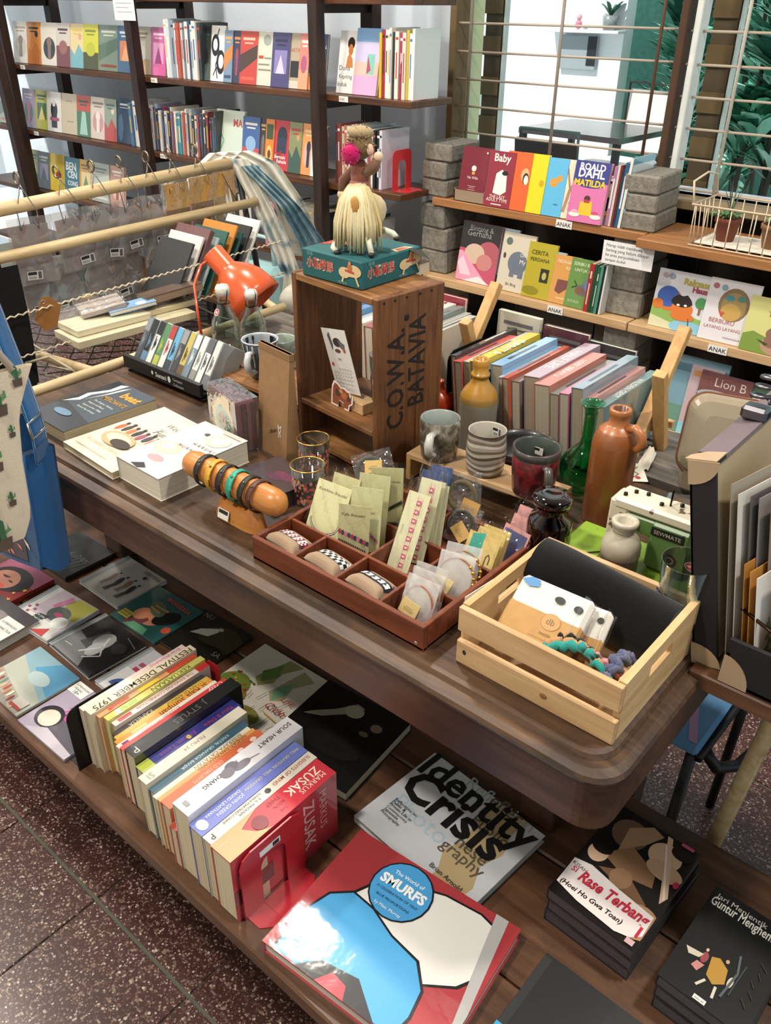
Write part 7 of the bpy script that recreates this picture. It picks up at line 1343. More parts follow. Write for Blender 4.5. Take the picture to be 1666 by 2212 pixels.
for i, (tt, c, nm) in enumerate(RK):
    tt *= sc; hh = rn.uniform(.118, .135) + (.012 if i in (9, 10, 13) else 0); ln = rn.uniform(.19, .22); y = 1.225+rn.uniform(-.012, .012)-(i/16)*.02
    M = TR(x, y, DZ+.001+hh) @ frame((0, 0, 0), (.12, 0, -1), (0, 1, 0))
    sp = [('t', TXT[i], .25, .25, .05, '#e6e2da', {'fit': .5, 'b': .01})] if i in TXT else [('r', .15, .3, .5, .7, '#d8d4cc')] if i % 3 == 0 else [('r', .3, .35, .8, .65, '#3a3a3c')]
    book('%s shrink wrapped book, %s from the left between the trestles' % (nm, ORD[i]), M, hh, ln, tt*.95, c, (), sp, pages='#a99c86' if i % 2 else '#b9b09c', mat=WRAP, group='wrapped books between the trestles')
    x += tt
bookend('black rounded metal bookend at the left of the trestle books', TR(-.89, 1.23, DZ+.0003) @ RZ(180) @ TR(0, -.12, 0), '#0a0a0a', .12, .13, .05, slot=False, mat=PLAST)
# second group of books further left on the back table
x = -1.32; LC = ['#cfc9b8', '#d9a94a', '#3a3d42', '#d8d2c0', '#5f8fb5', '#c9b0b0', '#3f7fb0', '#b9bdb8', '#dcd6c6', '#9a4a4a', '#c9ccc8', '#8f9a94', '#d0cbc0', '#707a74', '#a9a79e', '#c2bdb0']
for i, c in enumerate(LC):
    tt = rn.uniform(.018, .027); hh = rn.uniform(.12, .14); M = TR(x, 1.255+rn.uniform(-.005, .005), DZ+.001+hh) @ frame((0, 0, 0), (.05, 0, -1), (0, 1, 0))
    book('%s book, %s in the row behind the wooden crate' % (cname(c), ORD[i]), M, hh, .2, tt*.95, c, (), [('r', .2, .3, .6, .65, '#555a60')] if i % 2 else [('t', 'SORSEYA', .3, .3, .05, '#c9506a', {'fit': .3})] if i == 4 else (), pages='#c9c0ac', mat=WRAP, group='row of books behind the crate', simple=True)
    x += tt
book('dark red book standing up behind the row by the bricks', M_face(-1.12, 1.462, DZ+.001, 4), .1, .15, .012, '#8e2336', [('t', 'TETES', .1, .82, .2, '#e6d4cc', {'fit': .5})], simple=True)
for i, (x, c, lb) in enumerate(((-.93, '#c9c4b4', 'pale book behind the trestle books with pencil marks'), (-.82, '#57303a', 'dark patterned book behind the trestle books'), (-.72, '#3b3a3c', 'black patterned wrapped book behind the trestle books'))):
    book(lb, M_face(x, 1.462, DZ+.001, 2), .1, .15-.008*i, .012, c, autoart(90+i, ('#8a3a3a', '#c98a4a', '#6a6a6c')), simple=True, mat=WRAP)
# papers by the trestle foot
o = MB('#d8cfbd'); o.grid(lambda u, v: Pz(1375+25*u+18*v, 1010-35*v+8*u, DZ+.002) + V(0, 0, .012*math.sin(PI*u)*v+.004*math.sin(u*9+v*5)**2), 6, 6); o = o.build('paper_scrap', PAPER); tag(o, 'crumpled cream paper by the trestle foot', 'paper')
o = MB('#d2cabb'); a = Pz(1362, 1040, DZ+.002); F = frame(a, (.8, .6, 0), (-.5, .9, .05)); o.box(0, 0, 0, .03, .06, .0006, None, F); o.art([('l', [(.2, .2), (.6, .4), (.3, .6), (.7, .8)], .06, '#5a3f34'), ('e', .5, .2, .15, .08, '#a03a34')], .03, .06, .0008, F); o = o.build('paper_tag', PAPER); tag(o, 'long printed paper tag lying beside the brown jug', 'tag')

# ================================================================ LEFT: bamboo rack with hanging packets
rk = thing('pole_rack', 'cream pole rack with wire mesh tray left of the desk', 'rack', (-1.9, 1.3, 0))
def rail(name, a, b, r=.0125): MB().tube([a, b], r, 14).build(name, BAMB, rk, True)
rail('top_rail', (-2.1, .7, 1.043), (-2.1, 1.80, 1.077), .0165); rail('middle_rail', (-2.045, .62, .951), (-2.045, 1.79, .967), .0135)
rail('front_rail', (-1.655, .6, .772), (-1.655, 1.52, .786), .012); rail('back_rail', (-2.2, .85, .752), (-2.2, 1.75, .765), .012)
rail('cross_bar', (-2.2, 1.2, .757), (-1.655, 1.2, .77), .01); rail('cross_bar', (-1.87, .92, .765), (-1.655, .94, .772), .011); rail('cross_bar', (-2.2, 1.72, .762), (-1.655, 1.5, .78), .011)
for y in (1.76, .72): MB('#0e0e10').tube([(-2.09, y, 1.06), (-2.07, y+.03, .8), (-2.06, y+.06, .55), (-2.12, y+.08, 0)], .009, 8).build('black_upright', PLAST, rk, True)
for x in (-1.66, -2.2):
    for y in (.75, 1.45): MB('#1a1a1b').tube([(x, y, .76), (x, y, 0)], .009, 8).build('leg', PLAST, rk, True)
def crimp(a, b, n=60, amp=.0022):
    a, b = Vector(a), Vector(b); return [a+(b-a)*k/n + V(0, 0, amp*(1 if k % 2 else -1)) for k in range(n+1)]
for a, b in (((-1.82, .8, .79), (-1.82, 1.68, .815)), ((-1.82, .8, .885), (-1.82, 1.68, .905))): MB('#b9ad92').tube(crimp(a, b, 90), .0022, 5).build('crimped_wire', PLAST, rk, True)
for k in range(9):
    y = .98+k*.07; MB('#b3a88f').tube([(-2.02+.36*u/8, y+.05*u/8, .742-.03*math.sin(PI*u/8)+(.03 if u == 0 else 0)*0) for u in range(9)], .0022, 6).build('tray_hoop', PLAST, rk, True)
for k in range(-7, 14):
    a = .85+k*.065
    for sg in (1, -1):
        p0 = V(-2.18, a, .742); p1 = V(-1.67, a+sg*.42, .752)
        pts = [p0+(p1-p0)*u/22 + V(0, 0, -.03*math.sin(PI*u/22)+.002*(u % 2)) for u in range(23)]
        pts = [p for p in pts if .92 < p.y < 1.55]
        if len(pts) > 3: MB('#2a231c').tube(pts, .0017, 4).build('mesh_wire', PLAST, rk, True)
for k in range(4): MB('#b3a88f').tube([(-1.86, .85+.028*k, .70+.012*k), (-1.7, .92+.028*k, .69+.012*k)], .0028, 6).build('basket_wire', PLAST, rk, True)
MB('#b3a88f').tube([(-1.86, .85, .76), (-1.86, .86, .68), (-1.7, .93, .67), (-1.7, .935, .75), (-1.78, .9, .79), (-1.86, .85, .76)], .0033, 6).build('basket_frame', PLAST, rk, True)
# hanging pouches
def sticker(m, x, y, z, yaw=0, s=1):
    F = TR(x, y, z) @ RZ(90) @ RX(90) @ RZ(yaw)
    m.art([('r', 0, 0, 1, 1, '#cfcac6'), ('r', .05, .55, .62, .92, '#1d1d1d'), ('r', .7, .1, .93, .9, '#55504e'), ('r', .08, .12, .58, .42, '#9a9692')], .042*s, .022*s, .0003, F)
def pouch(label, y, z, w2, h2, c, clip=True, tilt=0, key=False, shape=0, kr=None, x=-2.082):
    M = TR(x, y, z) @ RX(tilt)
    t = thing('hanging_pouch', label, 'pouch', M, 'pouches hanging on the pole rack')
    m = MB(c)
    if shape == 0: pts = [(-w2*.42, -.02), (w2*.42, -.02), (w2*.42, -h2*.97), (-w2*.42, -h2*.97)]
    else: pts = [(w2*.44*math.cos(2*PI*k/16)*(1+.12*math.sin(3*k*shape)), -h2*.55+h2*.4*math.sin(2*PI*k/16)*(1+.1*math.cos(2*k*shape))) for k in range(16)]
    m.prism(pts, -.0012, .0, c, RZ(90) @ RX(90)); m.build('insert_card', KRAFT if kr else PAPER, t)
    if kr: MB('#b5893f').box(.0006, -w2*.43, -.075, .0016, w2*.43, -.005).build('folded_header', KRAFT, t)
    m = MB(); m.grid(lambda u, v: (.003+.0025*math.sin(u*8+v*6+y*30), (u-.5)*w2, -v*h2), 8, 8); m.build('plastic_pouch', HAZE if not kr else FILM, t)
    m = MB(); sticker(m, .006, -w2*.1 if kr else w2*.0-.03*(int(y*100) % 2), -h2*.92, (int(y*137) % 5)*5-8); m.build('price_sticker', PAPER, t)
    if key:
        R = .016; m = MB('#8d8a84'); m.tube([(.007, R*math.cos(2*PI*k/20), -.125+R*math.sin(2*PI*k/20)) for k in range(20)], .0013, 5, closed=True); m.build('key_ring', METAL, t)
        for k in range(3): MB('#8d8a84').tube([(.007, .0035*math.cos(2*PI*q/10), -.105+.008*k+.0045*math.sin(2*PI*q/10)) for q in range(10)], .0009, 4, closed=True).build('chain_link', METAL, t)
        MB('#3a2a20').tube([(.007, 0, -.14), (.007, 0, -.175)], .001, 4).build('cord', PLAST, t)
    if clip:
        zr = 1.125-z + .02*(y-1.4)
        MB('#8a7d68').tube([(-.012+.014*math.cos(2*PI*k/18), -.004, zr+.014*math.sin(2*PI*k/18)) for k in range(18)], .0028, 6, closed=True).build('clip_ring', METAL, t)
        for s in (-1, 1): MB('#9a948a').tube([(-.012, 0, zr-.014), (-.006, .006*s, zr-.03), (.008*s+.004, .022*s, zr-.075), (.006, .024*s, -.03), (.0045, .012*s, -.01)], .0014, 5).build('clip_wire', METAL, t)
    return t
PC = ['#9a908c', '#a8a09b', '#8f8682', '#9e9590', '#aea7a0']
for i, (y, w2, h2, sh) in enumerate(((1.07, .12, .165, 0), (1.185, .11, .155, 0), (1.28, .1, .15, 3), (1.37, .1, .14, 0), (1.445, .085, .145, 5))):
    pouch('hazy plastic pouch on the top rail of the rack, %s from the left' % ORD[i], y, 1.03, w2, h2, PC[i], True, [-2, 3, 0, 4, -3][i], shape=sh)
for i, (y, w2, h2, sh) in enumerate(((1.07, .1, .14, 0), (1.16, .1, .15, 2), (1.25, .1, .15, 4), (1.35, .1, .16, 0), (1.46, .12, .14, 3))):
    pouch('hazy plastic pouch on the lower rail of the rack, %s from the left' % ORD[i], y, .912, w2, h2, PC[(i+2) % 5], False, [4, -5, 6, -4, 3][i], shape=sh, x=-2.105)
pouch('clear pouch with a kraft header and key ring, left of two', 1.525, 1.055, .1, .2, '#86654a', True, 0, True, 0, True); pouch('clear pouch with a kraft header and key ring, right of two', 1.615, 1.062, .1, .19, '#7d5f48', True, 0, True, 0, True)
t = pouch('buff kraft card with a black cord pendant, nearest the scarf', 1.7, 1.066, .095, .235, '#a98f66', False, 0, False, 0, True)
MB('#1b1512').tube([(.008, -.01, -.01), (.008, .035, -.09), (.008, .03, -.14), (.008, -.03, -.16), (.008, -.035, -.2)], .0013, 5).build('cord', PLAST, t)
# black bag panel, leather tag, things lying on the rack
o = MB('#070707'); o.grid(lambda u, v: (-1.84+.01*math.sin(v*3), .72+.17*u+.02*v*(u-.5), .70+.29*v), 6, 6); o.grid(lambda u, v: (-1.9+.01*math.sin(v*3), .89-.17*u, .70+.29*v), 6, 6)
o = o.build('black_bag', FELT); tag(o, 'flat black cloth bag hanging at the left of the rack', 'bag')
t = thing('leather_tag', 'tan leather tag tied at the left of the rack', 'tag', frame((-1.83, .905, .845), (.35, .94, -.1), (-.1, .2, 1)))
MB('#8a5a26').prism([(0, .02), (.022, .068), (.04, .07), (.062, .048), (.048, 0), (.02, -.008)], 0, .002).build('leather', KRAFT, t); MB('#b0aca4').tube([(.024+.004*math.cos(2*PI*k/12), .058+.004*math.sin(2*PI*k/12), .0025) for k in range(12)], .0009, 5, closed=True).build('eyelet', METAL, t)
for i, (a, b, z, w2, h2, tk, c, lb) in enumerate((((-1.9, .985), 1.25, .785, .12, .33, .018, '#c9bf9f', 'cream boxed set lying on the rack, lower one'), ((-1.905, 1.0), 1.2, .804, .1, .2, .016, '#cfc6a8', 'cream boxed set lying on the rack, upper left one'), ((-1.9, 1.19), 1.2, .804, .09, .16, .014, '#c4b894', 'cream boxed set lying on the rack, upper right one'))):
    o = MB(c).cbox(0, 0, 0, w2, h2, tk, .001); solo(o.build('boxed_set', WRAP), TR(a[0], a[1], z) @ RZ(-4), lb, 'box', 'cream boxed sets')
for i, (px, c, lb, h2) in enumerate((((-2.02, 1.02, .79), '#8f8680', 'crumpled clear wrapped notebook on the rack, left one', .1), ((-1.95, 1.08, .822), '#a39a92', 'crumpled clear wrapped notebook on the rack, right one', .11))):
    t = thing('wrapped_notebook', lb, 'notebook', TR(*px) @ RZ(-20) @ RX(8)); MB(c).cbox(0, 0, 0, .09, h2, .012, .001).build('notebook', PAPER, t); m = MB(); m.grid(lambda u, v: (u*.1-.005, v*(h2+.01)-.005, .016+.006*math.sin(u*15+v*9)*math.sin(v*11)), 10, 10); m.build('clear_wrap', FILM, t)
book('blue patterned wrapped notebook lying on the cream boxes', frame((-1.88, 1.12, .822), (.94, -.3, 0), (.3, .94, .1)), .05, .12, .01, '#7fa6cc', [('e', .3, .4, .3, .1, '#3a4f6a'), ('e', .7, .7, .25, .12, '#cfdcea')], mat=WRAP)
book('brown wrapped notebook lying on the cream boxes', frame((-1.885, 1.22, .822), (.98, -.2, .1), (.2, .98, .08)), .07, .16, .02, '#5f4a3c', (), pages='#8a7560', mat=WRAP)
o = MB('#9fb8bc').cbox(0, 0, 0, .1, .16, .006, .001); solo(o.build('wrapped_print', WRAP), TR(-2.08, 1.1, .775) @ RZ(-10), 'pale blue wrapped print lying on the mesh tray', 'print')
for i, (c, nm) in enumerate((('#2b2b2d', 'black'), ('#cfcac2', 'white'), ('#6b4a4a', 'plum'), ('#9fb0ac', 'pale'), ('#22544c', 'dark green'), ('#b5762a', 'ochre'), ('#1f4a44', 'bottle green'), ('#20201f', 'black back'), ('#d0cdc4', 'cream'))):
    M = TR(-1.98, 1.30+i*.028, .80) @ RX(-32) @ frame((0, 0, 0), (1, 0, 0), (0, 0, 1))
    o = MB(c).cbox(0, 0, 0, .14, .17+.012*(i % 3), .007 if i != 2 else .016, .001); solo(o.build('folder', WRAP if i in (2, 4) else PAPER), M, '%s folder leaning in the rack, %s from the left' % (nm, ORD[i]), 'folder', 'folders leaning in the rack')
# tie-dye scarf
t = thing('scarf', 'blue and cream tie-dyed scarf knotted over the rack end', 'scarf', (-2.08, 1.76, .6))
SC = ['#cfcabb', '#dcd8c8', '#b9c0bc', '#5f7f8c', '#8fa6ac', '#c6c8bf', '#41606f', '#d6d2c2']
def dye(name, cs, sc=9):
    m, n, l, b = newmat(name); tc = n.new('ShaderNodeTexCoord'); tx = n.new('ShaderNodeTexNoise'); tx.inputs['Scale'].default_value = sc; tx.inputs['Detail'].default_value = 3; tx.inputs['Distortion'].default_value = 1.5; l.new(tc.outputs['Object'], tx.inputs['Vector'])
    r = n.new('ShaderNodeValToRGB'); e = r.color_ramp.elements; e[0].position = .3; e[0].color = (*col(cs[0]), 1); e[1].position = .72; e[1].color = (*col(cs[-1]), 1)
    for k, c in enumerate(cs[1:-1]): e.new(.3+.42*(k+1)/(len(cs)-1)).color = (*col(c), 1)
    l.new(tx.outputs['Fac'], r.inputs[0]); l.new(r.outputs[0], b.inputs['Base Color']); b.inputs['Roughness'].default_value = .9; return m
SCARFM = dye('tie_dye_cream', ['#44606c', '#8fa3a6', '#cfcabb', '#d9d4c4', '#dcd8c8', '#a9b8b8']); SCARFB = dye('tie_dye_blue', ['#35525f', '#557885', '#7f9aa2', '#a9bcbe'])
def drape(name, pts, wds, seed, pal, fold=3):
    pts = [Vector(p) for p in pts]; n = 26; k = len(pts)-1; r = random.Random(seed)
    def at(u):
        s = u*k; i = min(int(s), k-1); f = s-i; f2 = f*f*(3-2*f); return pts[i].lerp(pts[i+1], f*.5+f2*.5), wds[i]*(1-f)+wds[i+1]*f
    def fn(u, v):
        p, w2 = at(v); q = (u-.5)*2; dx = V(.45, .9, 0)
        return p + dx*q*w2 + V(.89, -.45, 0)*(.012*math.sin(q*PI*fold+v*4+seed)*(.4+v*.5)) 
    ph = [r.uniform(0, 6) for _ in range(4)]
    def cf(u, v):
        s = math.sin(v*11+ph[0]+2*math.sin(u*5+ph[1]))+.8*math.sin(u*7+v*5+ph[2])
        return pal[int((s+1.8)/3.6*(len(pal)-.01)) % len(pal)]
    m = MB(); m.grid(fn, 14, n); o = m.build(name, SCARFM if seed != 3 else SCARFB, t, True); o.modifiers.new('thick', 'SOLIDIFY').thickness = .0015; o.modifiers.new('sub', 'SUBSURF').levels = 1; return o
drape('scarf_fold', [(-2.1, 1.6, .99), (-2.12, 1.68, 1.06), (-2.1, 1.75, 1.11), (-2.06, 1.82, 1.07), (-2.02, 1.9, .95), (-2.0, 1.96, .78)], [.05, .055, .06, .06, .05, .06], 1, SC)
drape('scarf_tail', [(-2.08, 1.76, 1.09), (-2.05, 1.80, .98), (-2.02, 1.85, .84), (-2.0, 1.88, .73), (-2.0, 1.89, .69), (-1.99, 1.86, .6), (-1.99, 1.85, .48)], [.03, .03, .035, .03, .045, .05, .045], 2, ['#d8d3c3', '#cfc9b8', '#dedacb', '#a9b3b2', '#c9c6b9', '#4f6c78'])
drape('scarf_tail', [(-2.06, 1.78, 1.07), (-2.0, 1.88, .95), (-1.98, 1.96, .82), (-1.98, 2.0, .7), (-2.0, 1.98, .62)], [.025, .03, .045, .05, .04], 3, ['#4f7180', '#6f8f9a', '#3d5a68', '#8fa9ae'])
drape('scarf_tail', [(-2.1, 1.7, 1.06), (-2.08, 1.70, .95), (-2.07, 1.72, .82), (-2.06, 1.75, .7)], [.02, .022, .025, .03], 4, ['#c4c0b2', '#8a9a9c', '#5a6e76', '#d0cbbb'])
m = MB(); m.grid(lambda u, v: V(-1.99, 1.88, .655) + V(math.sin(PI*v)*math.cos(2*PI*u)*.05*(1+.12*math.sin(6*PI*u)), math.sin(PI*v)*math.sin(2*PI*u)*.055*(1+.12*math.sin(6*PI*u)), .05*math.cos(PI*v)), 22, 12, cf=lambda u, v: ['#d9d5c5', '#cdc9ba', '#b9c4c4'][int(u*7+v*5) % 3]); m.build('knot', SCARFM, t, True)
# pale clothes / boxes behind the rack end (things on the low wall-shelf side)
t = thing('cloth_bag', 'pale mint and navy cloth bag standing behind the rack', 'bag', (-2.5, 2.2, 0))
m = MB('#8fb5b5'); m.cbox(-.12, -.06, .02, .12, .06, .62, .03); m.build('body', FELT, t); MB('#22354a').cbox(-.1, -.064, .1, .02, -.06, .5, .002).build('dark_panel', FELT, t); MB('#9fc0bd').tube([(-.07, 0, .6), (-.06, 0, .72), (.06, 0, .72), (.07, 0, .6)], .01, 8).build('handle', FELT, t)
# ================================================================ LEFT FRONT: hanging bags
hs = thing('hanging_stand', 'metal stand with hooks at the left edge holding cloth bags', 'stand', (-1.9, .5, 0))
MB('#222').tube([(-1.9, .5, 0), (-1.9, .5, 1.62)], .012, 8).build('post', PLAST, hs, True); MB('#222').tube([(-1.9, .5, 1.55), (-1.45, .53, 1.55)], .008, 8).build('arm', PLAST, hs, True); MB('#222').cbox(-2.05, .35, 0, -1.75, .65, .015, .004).build('base', PLAST, hs, True)
BL = '#1d4f80'
t = thing('sling_bag', 'blue canvas sling bag with coral leaf print and buckle strap', 'bag', (-1.3, .55, .66))
gx = -1.215
def gus(u, v):   # right-hand gusset, u depth, v height
    y0 = .520+.016*v; y1 = .575+.012*v; z = .655+.215*v - .012*math.sin(PI*u)*(1-v)
    return V(gx+.008*math.sin(PI*u)*(1 if v < .9 else .3), y0+(y1-y0)*u, z + (.02*(u-.5)*-1 if v < .05 else 0))
m = MB(BL); m.grid(gus, 8, 14); m.build('gusset', FELT, t, True)
def front(u, v): return V(gx-.26*u, .520+.016*v-.012*math.sin(PI*u), .655+.215*v-.03*u*(1-v))
m = MB('#1a4470'); m.grid(front, 10, 10); m.grid(lambda u, v: front(u, v)+V(0, .055, 0), 10, 10); m.grid(lambda u, v: V(gx-.26*u, .52+.055*v, .655-.03*u-.004*math.sin(PI*v)), 8, 4); m.build('body', FELT, t, True)
m = MB(); m.grid(lambda u, v: front(.12+.86*u, .05+.78*v)+V(0, -.0015, 0), 8, 8, '#3a2b33'); r = random.Random(9)
for k in range(40):
    u, v = r.uniform(.06, .8), r.uniform(.03, .8); c = r.choice(['#cf5f5f', '#d8736a', '#c9b9b0', '#d8cdc4', '#b53f4a']); p = front(u, v)+V(0, -.003, 0); a = r.uniform(.3, 1.4); L = r.uniform(.018, .035); d = V(-math.cos(a), 0, math.sin(a)); n = V(math.sin(a), 0, math.cos(a))
    m.poly([p, p+d*L*.4+n*.005, p+d*L, p+d*L*.45-n*.004], c)
m.build('leaf_print', FELT, t, True)
MB(BL).tube([(gx, .5205+.016*k/8, .655+.215*k/8) for k in range(9)], .0022, 6).build('piping', FELT, t, True)
m = MB(BL); m.grid(lambda u, v: V(gx-.02+.004-.01*v, .53+.05*u+.01*v, .868+.06*v), 4, 4); m.build('top_flap', FELT, t, True)
sp0 = [V(gx+.004, .566, .855), V(gx+.006, .568, .905), V(-1.235, .57, .99), V(-1.27, .568, 1.1), V(-1.33, .55, 1.3), V(-1.46, .53, 1.56)]
def strap(u, v):
    k = len(sp0)-1; s = v*k; i = min(int(s), k-1); p = sp0[i].lerp(sp0[i+1], s-i); return p + V(-.03, .043, .0)*(u-.5)*.85
m = MB('#235a8c'); m.grid(strap, 3, 24); o = so = m.build('strap', FELT, t, True); o.modifiers.new('thick', 'SOLIDIFY').thickness = .003
for s in (.06, .94): MB('#8fa9c4').tube([strap(s, v/20)+V(.0022, -.0015, 0) for v in range(21)], .0005, 4).build('stitching', FELT, so, True)
bk = strap(.5, .2)
MB('#a8a6a0').tube([strap(0, .19)+V(.003, -.003, 0), strap(1, .19)+V(.003, -.003, 0), strap(1, .25)+V(.003, -.003, .0), strap(0, .25)+V(.003, -.003, 0)], .002, 6, closed=True).build('buckle', METAL, so, True)
m = MB(BL); m.grid(lambda u, v: strap(u, .02+.1*v)+V(.004, -.002, 0), 3, 4); m.build('strap_tab', FELT, so, True)
t = thing('tote_bag', 'cream tote bag printed with small potted cacti hanging at left', 'bag', (-1.15, .5, .75))
TB = [Px(*q, -1.13) for q in ((50, 1160), (62, 1110), (48, 1000), (44, 900), (70, 790))]
def tote(u, v):   # v 0 bottom .. 1 top; the face looks towards the desk
    k = min(int(v*4), 3); p = TB[k].lerp(TB[k+1], v*4-k); return p + V(.006*math.sin(u*7+v*5)-.02*(1-u), -.26*(1-u), -.02*(1-u)*(1-v))
m = MB('#d6c8b0'); m.grid(tote, 16, 14); m.grid(lambda u, v: tote(u, v)+V(-.012, 0, 0), 16, 14); m.build('body', FELT, t, True)
m = MB('#cbbba2'); m.grid(lambda u, v: tote(1, v)+V(-.012*u, .004*math.sin(PI*u), 0), 6, 14); m.build('side_fold', FELT, t, True)
for i, (u, v, s) in enumerate(((.86, .84, 1), (.84, .56, .85), (.95, .68, .45), (.76, .9, .9), (.9, .36, .55), (.76, .4, 1.1), (.86, .1, 1.2), (.78, .22, 1.1), (.74, .66, .9), (.93, .95, .7))):
    p = tote(u, v)+V(.003, 0, 0); F = frame(p, (0, 1, 0), (0, 0, 1)); m = MB(); q = .011*s
    m.poly([F @ V(*a, .0004) for a in ((-q, 0), (q, 0), (q*.8, -q*1.5), (-q*.8, -q*1.5))], '#5f4f44'); m.poly([F @ V(*a, .0008) for a in ((-q*.35, 0), (q*.35, 0), (q*.4, q*2.2), (0, q*2.7), (-q*.4, q*2.2))], '#3f6a4a')
    m.poly([F @ V(*a, .0006) for a in ((q*.2, q*.5), (q*1.1, q*.8), (q*1.1, q*1.8), (q*.8, q*1.8), (q*.7, q*1.1), (q*.2, q*.9))], '#5f8f5f'); m.poly([F @ V(*a, .0006) for a in ((-q*.2, q*.8), (-q*.9, q*1), (-q*.9, q*1.6), (-q*.6, q*1.6), (-q*.5, q*1.3), (-q*.2, q*1.2))], '#44754f'); m.build('cactus_print', FELT, t, True)
MB('#d6c8b0').tube([tote(.9, 1), V(-1.2, .4, 1.3), V(-1.46, .5, 1.56)], .006, 6).build('handle', FELT, t, True)
# ================================================================ RIGHT: open case of cards on its stand
st = thing('case_stand', 'brown wooden folding stand with cane coloured legs under the case', 'stand', (0, 1.0, 0))
MB().cbox(-.222, .842, .775, .4, .868, .799, .002).build('front_rail', DARKR, st, True); MB().cbox(-.2, 1.18, .775, .4, 1.205, .799, .002).build('back_rail', DARKR, st, True); MB().cbox(-.222, .868, .782, -.198, 1.2, .799, .002).build('side_rail', DARKR, st, True); MB().cbox(.38, .868, .782, .4, 1.18, .799, .002).build('side_rail', DARKR, st, True)
for a, b in (((-.125, 1.0, .79), (-.195, 1.0, 0)), ((.02, 1.03, .79), (-.07, 1.0, 0)), ((.39, 1.02, .79), (.39, 1.02, 0))): MB().tube([a, b], .0125, 12).build('leg', BAMB, st, True)
t = thing('open_case', 'black card suitcase with tan corners standing open', 'case', (-.05, 1.03, .8))
BK = '#171113'; CO = '#b09678'
LMx = frame((-.2, .862, .8), (0, 1, 0), (-.22, .03, 1)); LMx.translation = V(-.196, .864, .801)   # x = depth(Y), y = up, z = x×y
ld, lh, lt = .33, .27, .031
m = MB(BK, LMx)   # lid: outer panel at far side, rim around; z axis of LMx points towards +X
m.cbox(0, 0, -lt, ld, lh, -lt+.004, .001); m.cbox(0, 0, -lt, .005, lh, 0, .001); m.cbox(ld-.005, 0, -lt, ld, lh, 0, .001); m.cbox(0, lh-.005, -lt, ld, lh, 0, .001); m.build('lid', MATTE, t, True); MB('#a89474', LMx).box(.006, .004, -lt+.0041, ld-.006, lh-.006, -.004).build('lid_lining', PAPER, t, True)
m = MB('#6d5f63', LMx); m.cbox(.028, lh-.0045, -lt-.0004, ld-.03, lh+.0006, .0004, .0003); m.build('lid_edge_paper', MATTE, t, True)
def cornerpatch(M, w2, h2, mir=False):   # quarter-round reinforcing patch
    pts = [(0, 0)] + [(w2*math.cos(a), h2*math.sin(a)) for a in [PI/2*k/8 for k in range(9)]]; return MB(CO).prism(pts, 0, .0012, CO, M)
cornerpatch(frame(LMx @ V(-.0012, lh+.001, -lt-.001), LMx.to_3x3() @ V(0, 0, 1), LMx.to_3x3() @ V(0, -1, 0)) @ TR(0, 0, 0), .036, .03).build('corner_patch', MATTE, t, True)
MB(CO).prism([(0, 0), (.03, 0), (.026, .02), (.012, .034), (0, .036)], 0, .0012, CO, frame(LMx @ V(0, lh+.0012, .0005), LMx.to_3x3() @ V(1, 0, 0), LMx.to_3x3() @ V(0, 0, -1)) ).build('corner_patch', MATTE, t, True)
cornerpatch(frame(LMx @ V(-.0012, 0, -lt-.0005), LMx.to_3x3() @ V(0, 0, 1), LMx.to_3x3() @ V(0, 1, 0)), .036, .03).build('corner_patch', MATTE, t, True)
bx0, bx1, by0, by1, bz = -.187, .33, .846, 1.19, .064
m = MB(BK); m.cbox(bx0, by0, .8, bx1, by0+.006, .8+bz, .001); m.cbox(bx0, by1-.006, .8, bx1, by1, .8+bz, .001); m.cbox(bx0, by0, .8, bx0+.006, by1, .8+bz*.7, .001); m.cbox(bx1-.006, by0, .8, bx1, by1, .8+bz, .001); m.box(bx0, by0, .8, bx1, by1, .805); m.build('base', MATTE, t, True)
cornerpatch(frame((bx0-.0005, by0-.0004, .8003), (1, 0, 0), (0, 0, 1)), .034, .04).build('corner_patch', MATTE, t, True)
MB('#3a2a1c').tube([(-.19, .875, .89), (-.1, .86, .865)], .0022, 6).build('lid_stay', METAL, t, True)
def casecard(lb, x, y, w2, h2, c, art=(), yaw=62, lean=14, mat=None, grp='cards in the open case'):
    M = TR(x, y, .806) @ RZ(yaw) @ RX(90-lean)
    o = MB(c).box(0, 0, -.001, w2, h2, 0)
    if art: o.art(art, w2, h2, .0002)
    return solo(o.build('greeting_card', mat or PAPER), M, lb, 'card', grp)
FL = [('l', [(.25, .08), (.3, .3), (.28, .55)], .02, '#7d8a72')] + [('e', .25+.06*(k % 2), .12+.06*k, .05, .025, '#8d9a84', 30) for k in range(7)] + [('l', [(.6, .1), (.62, .5)], .015, '#5a4038')] + [('e', .62+.07*math.cos(k*1.57), .5+.05*math.sin(k*1.57), .05, .022, '#6a4640', 90*k) for k in range(4)] + [('e', .5+.07*math.cos(k*1.57), .25+.05*math.sin(k*1.57), .05, .022, '#7a4f46', 90*k) for k in range(4)] + [('e', .45+.06*math.cos(k*1.57), .42+.04*math.sin(k*1.57), .045, .02, '#cf9a94', 90*k) for k in range(4)]
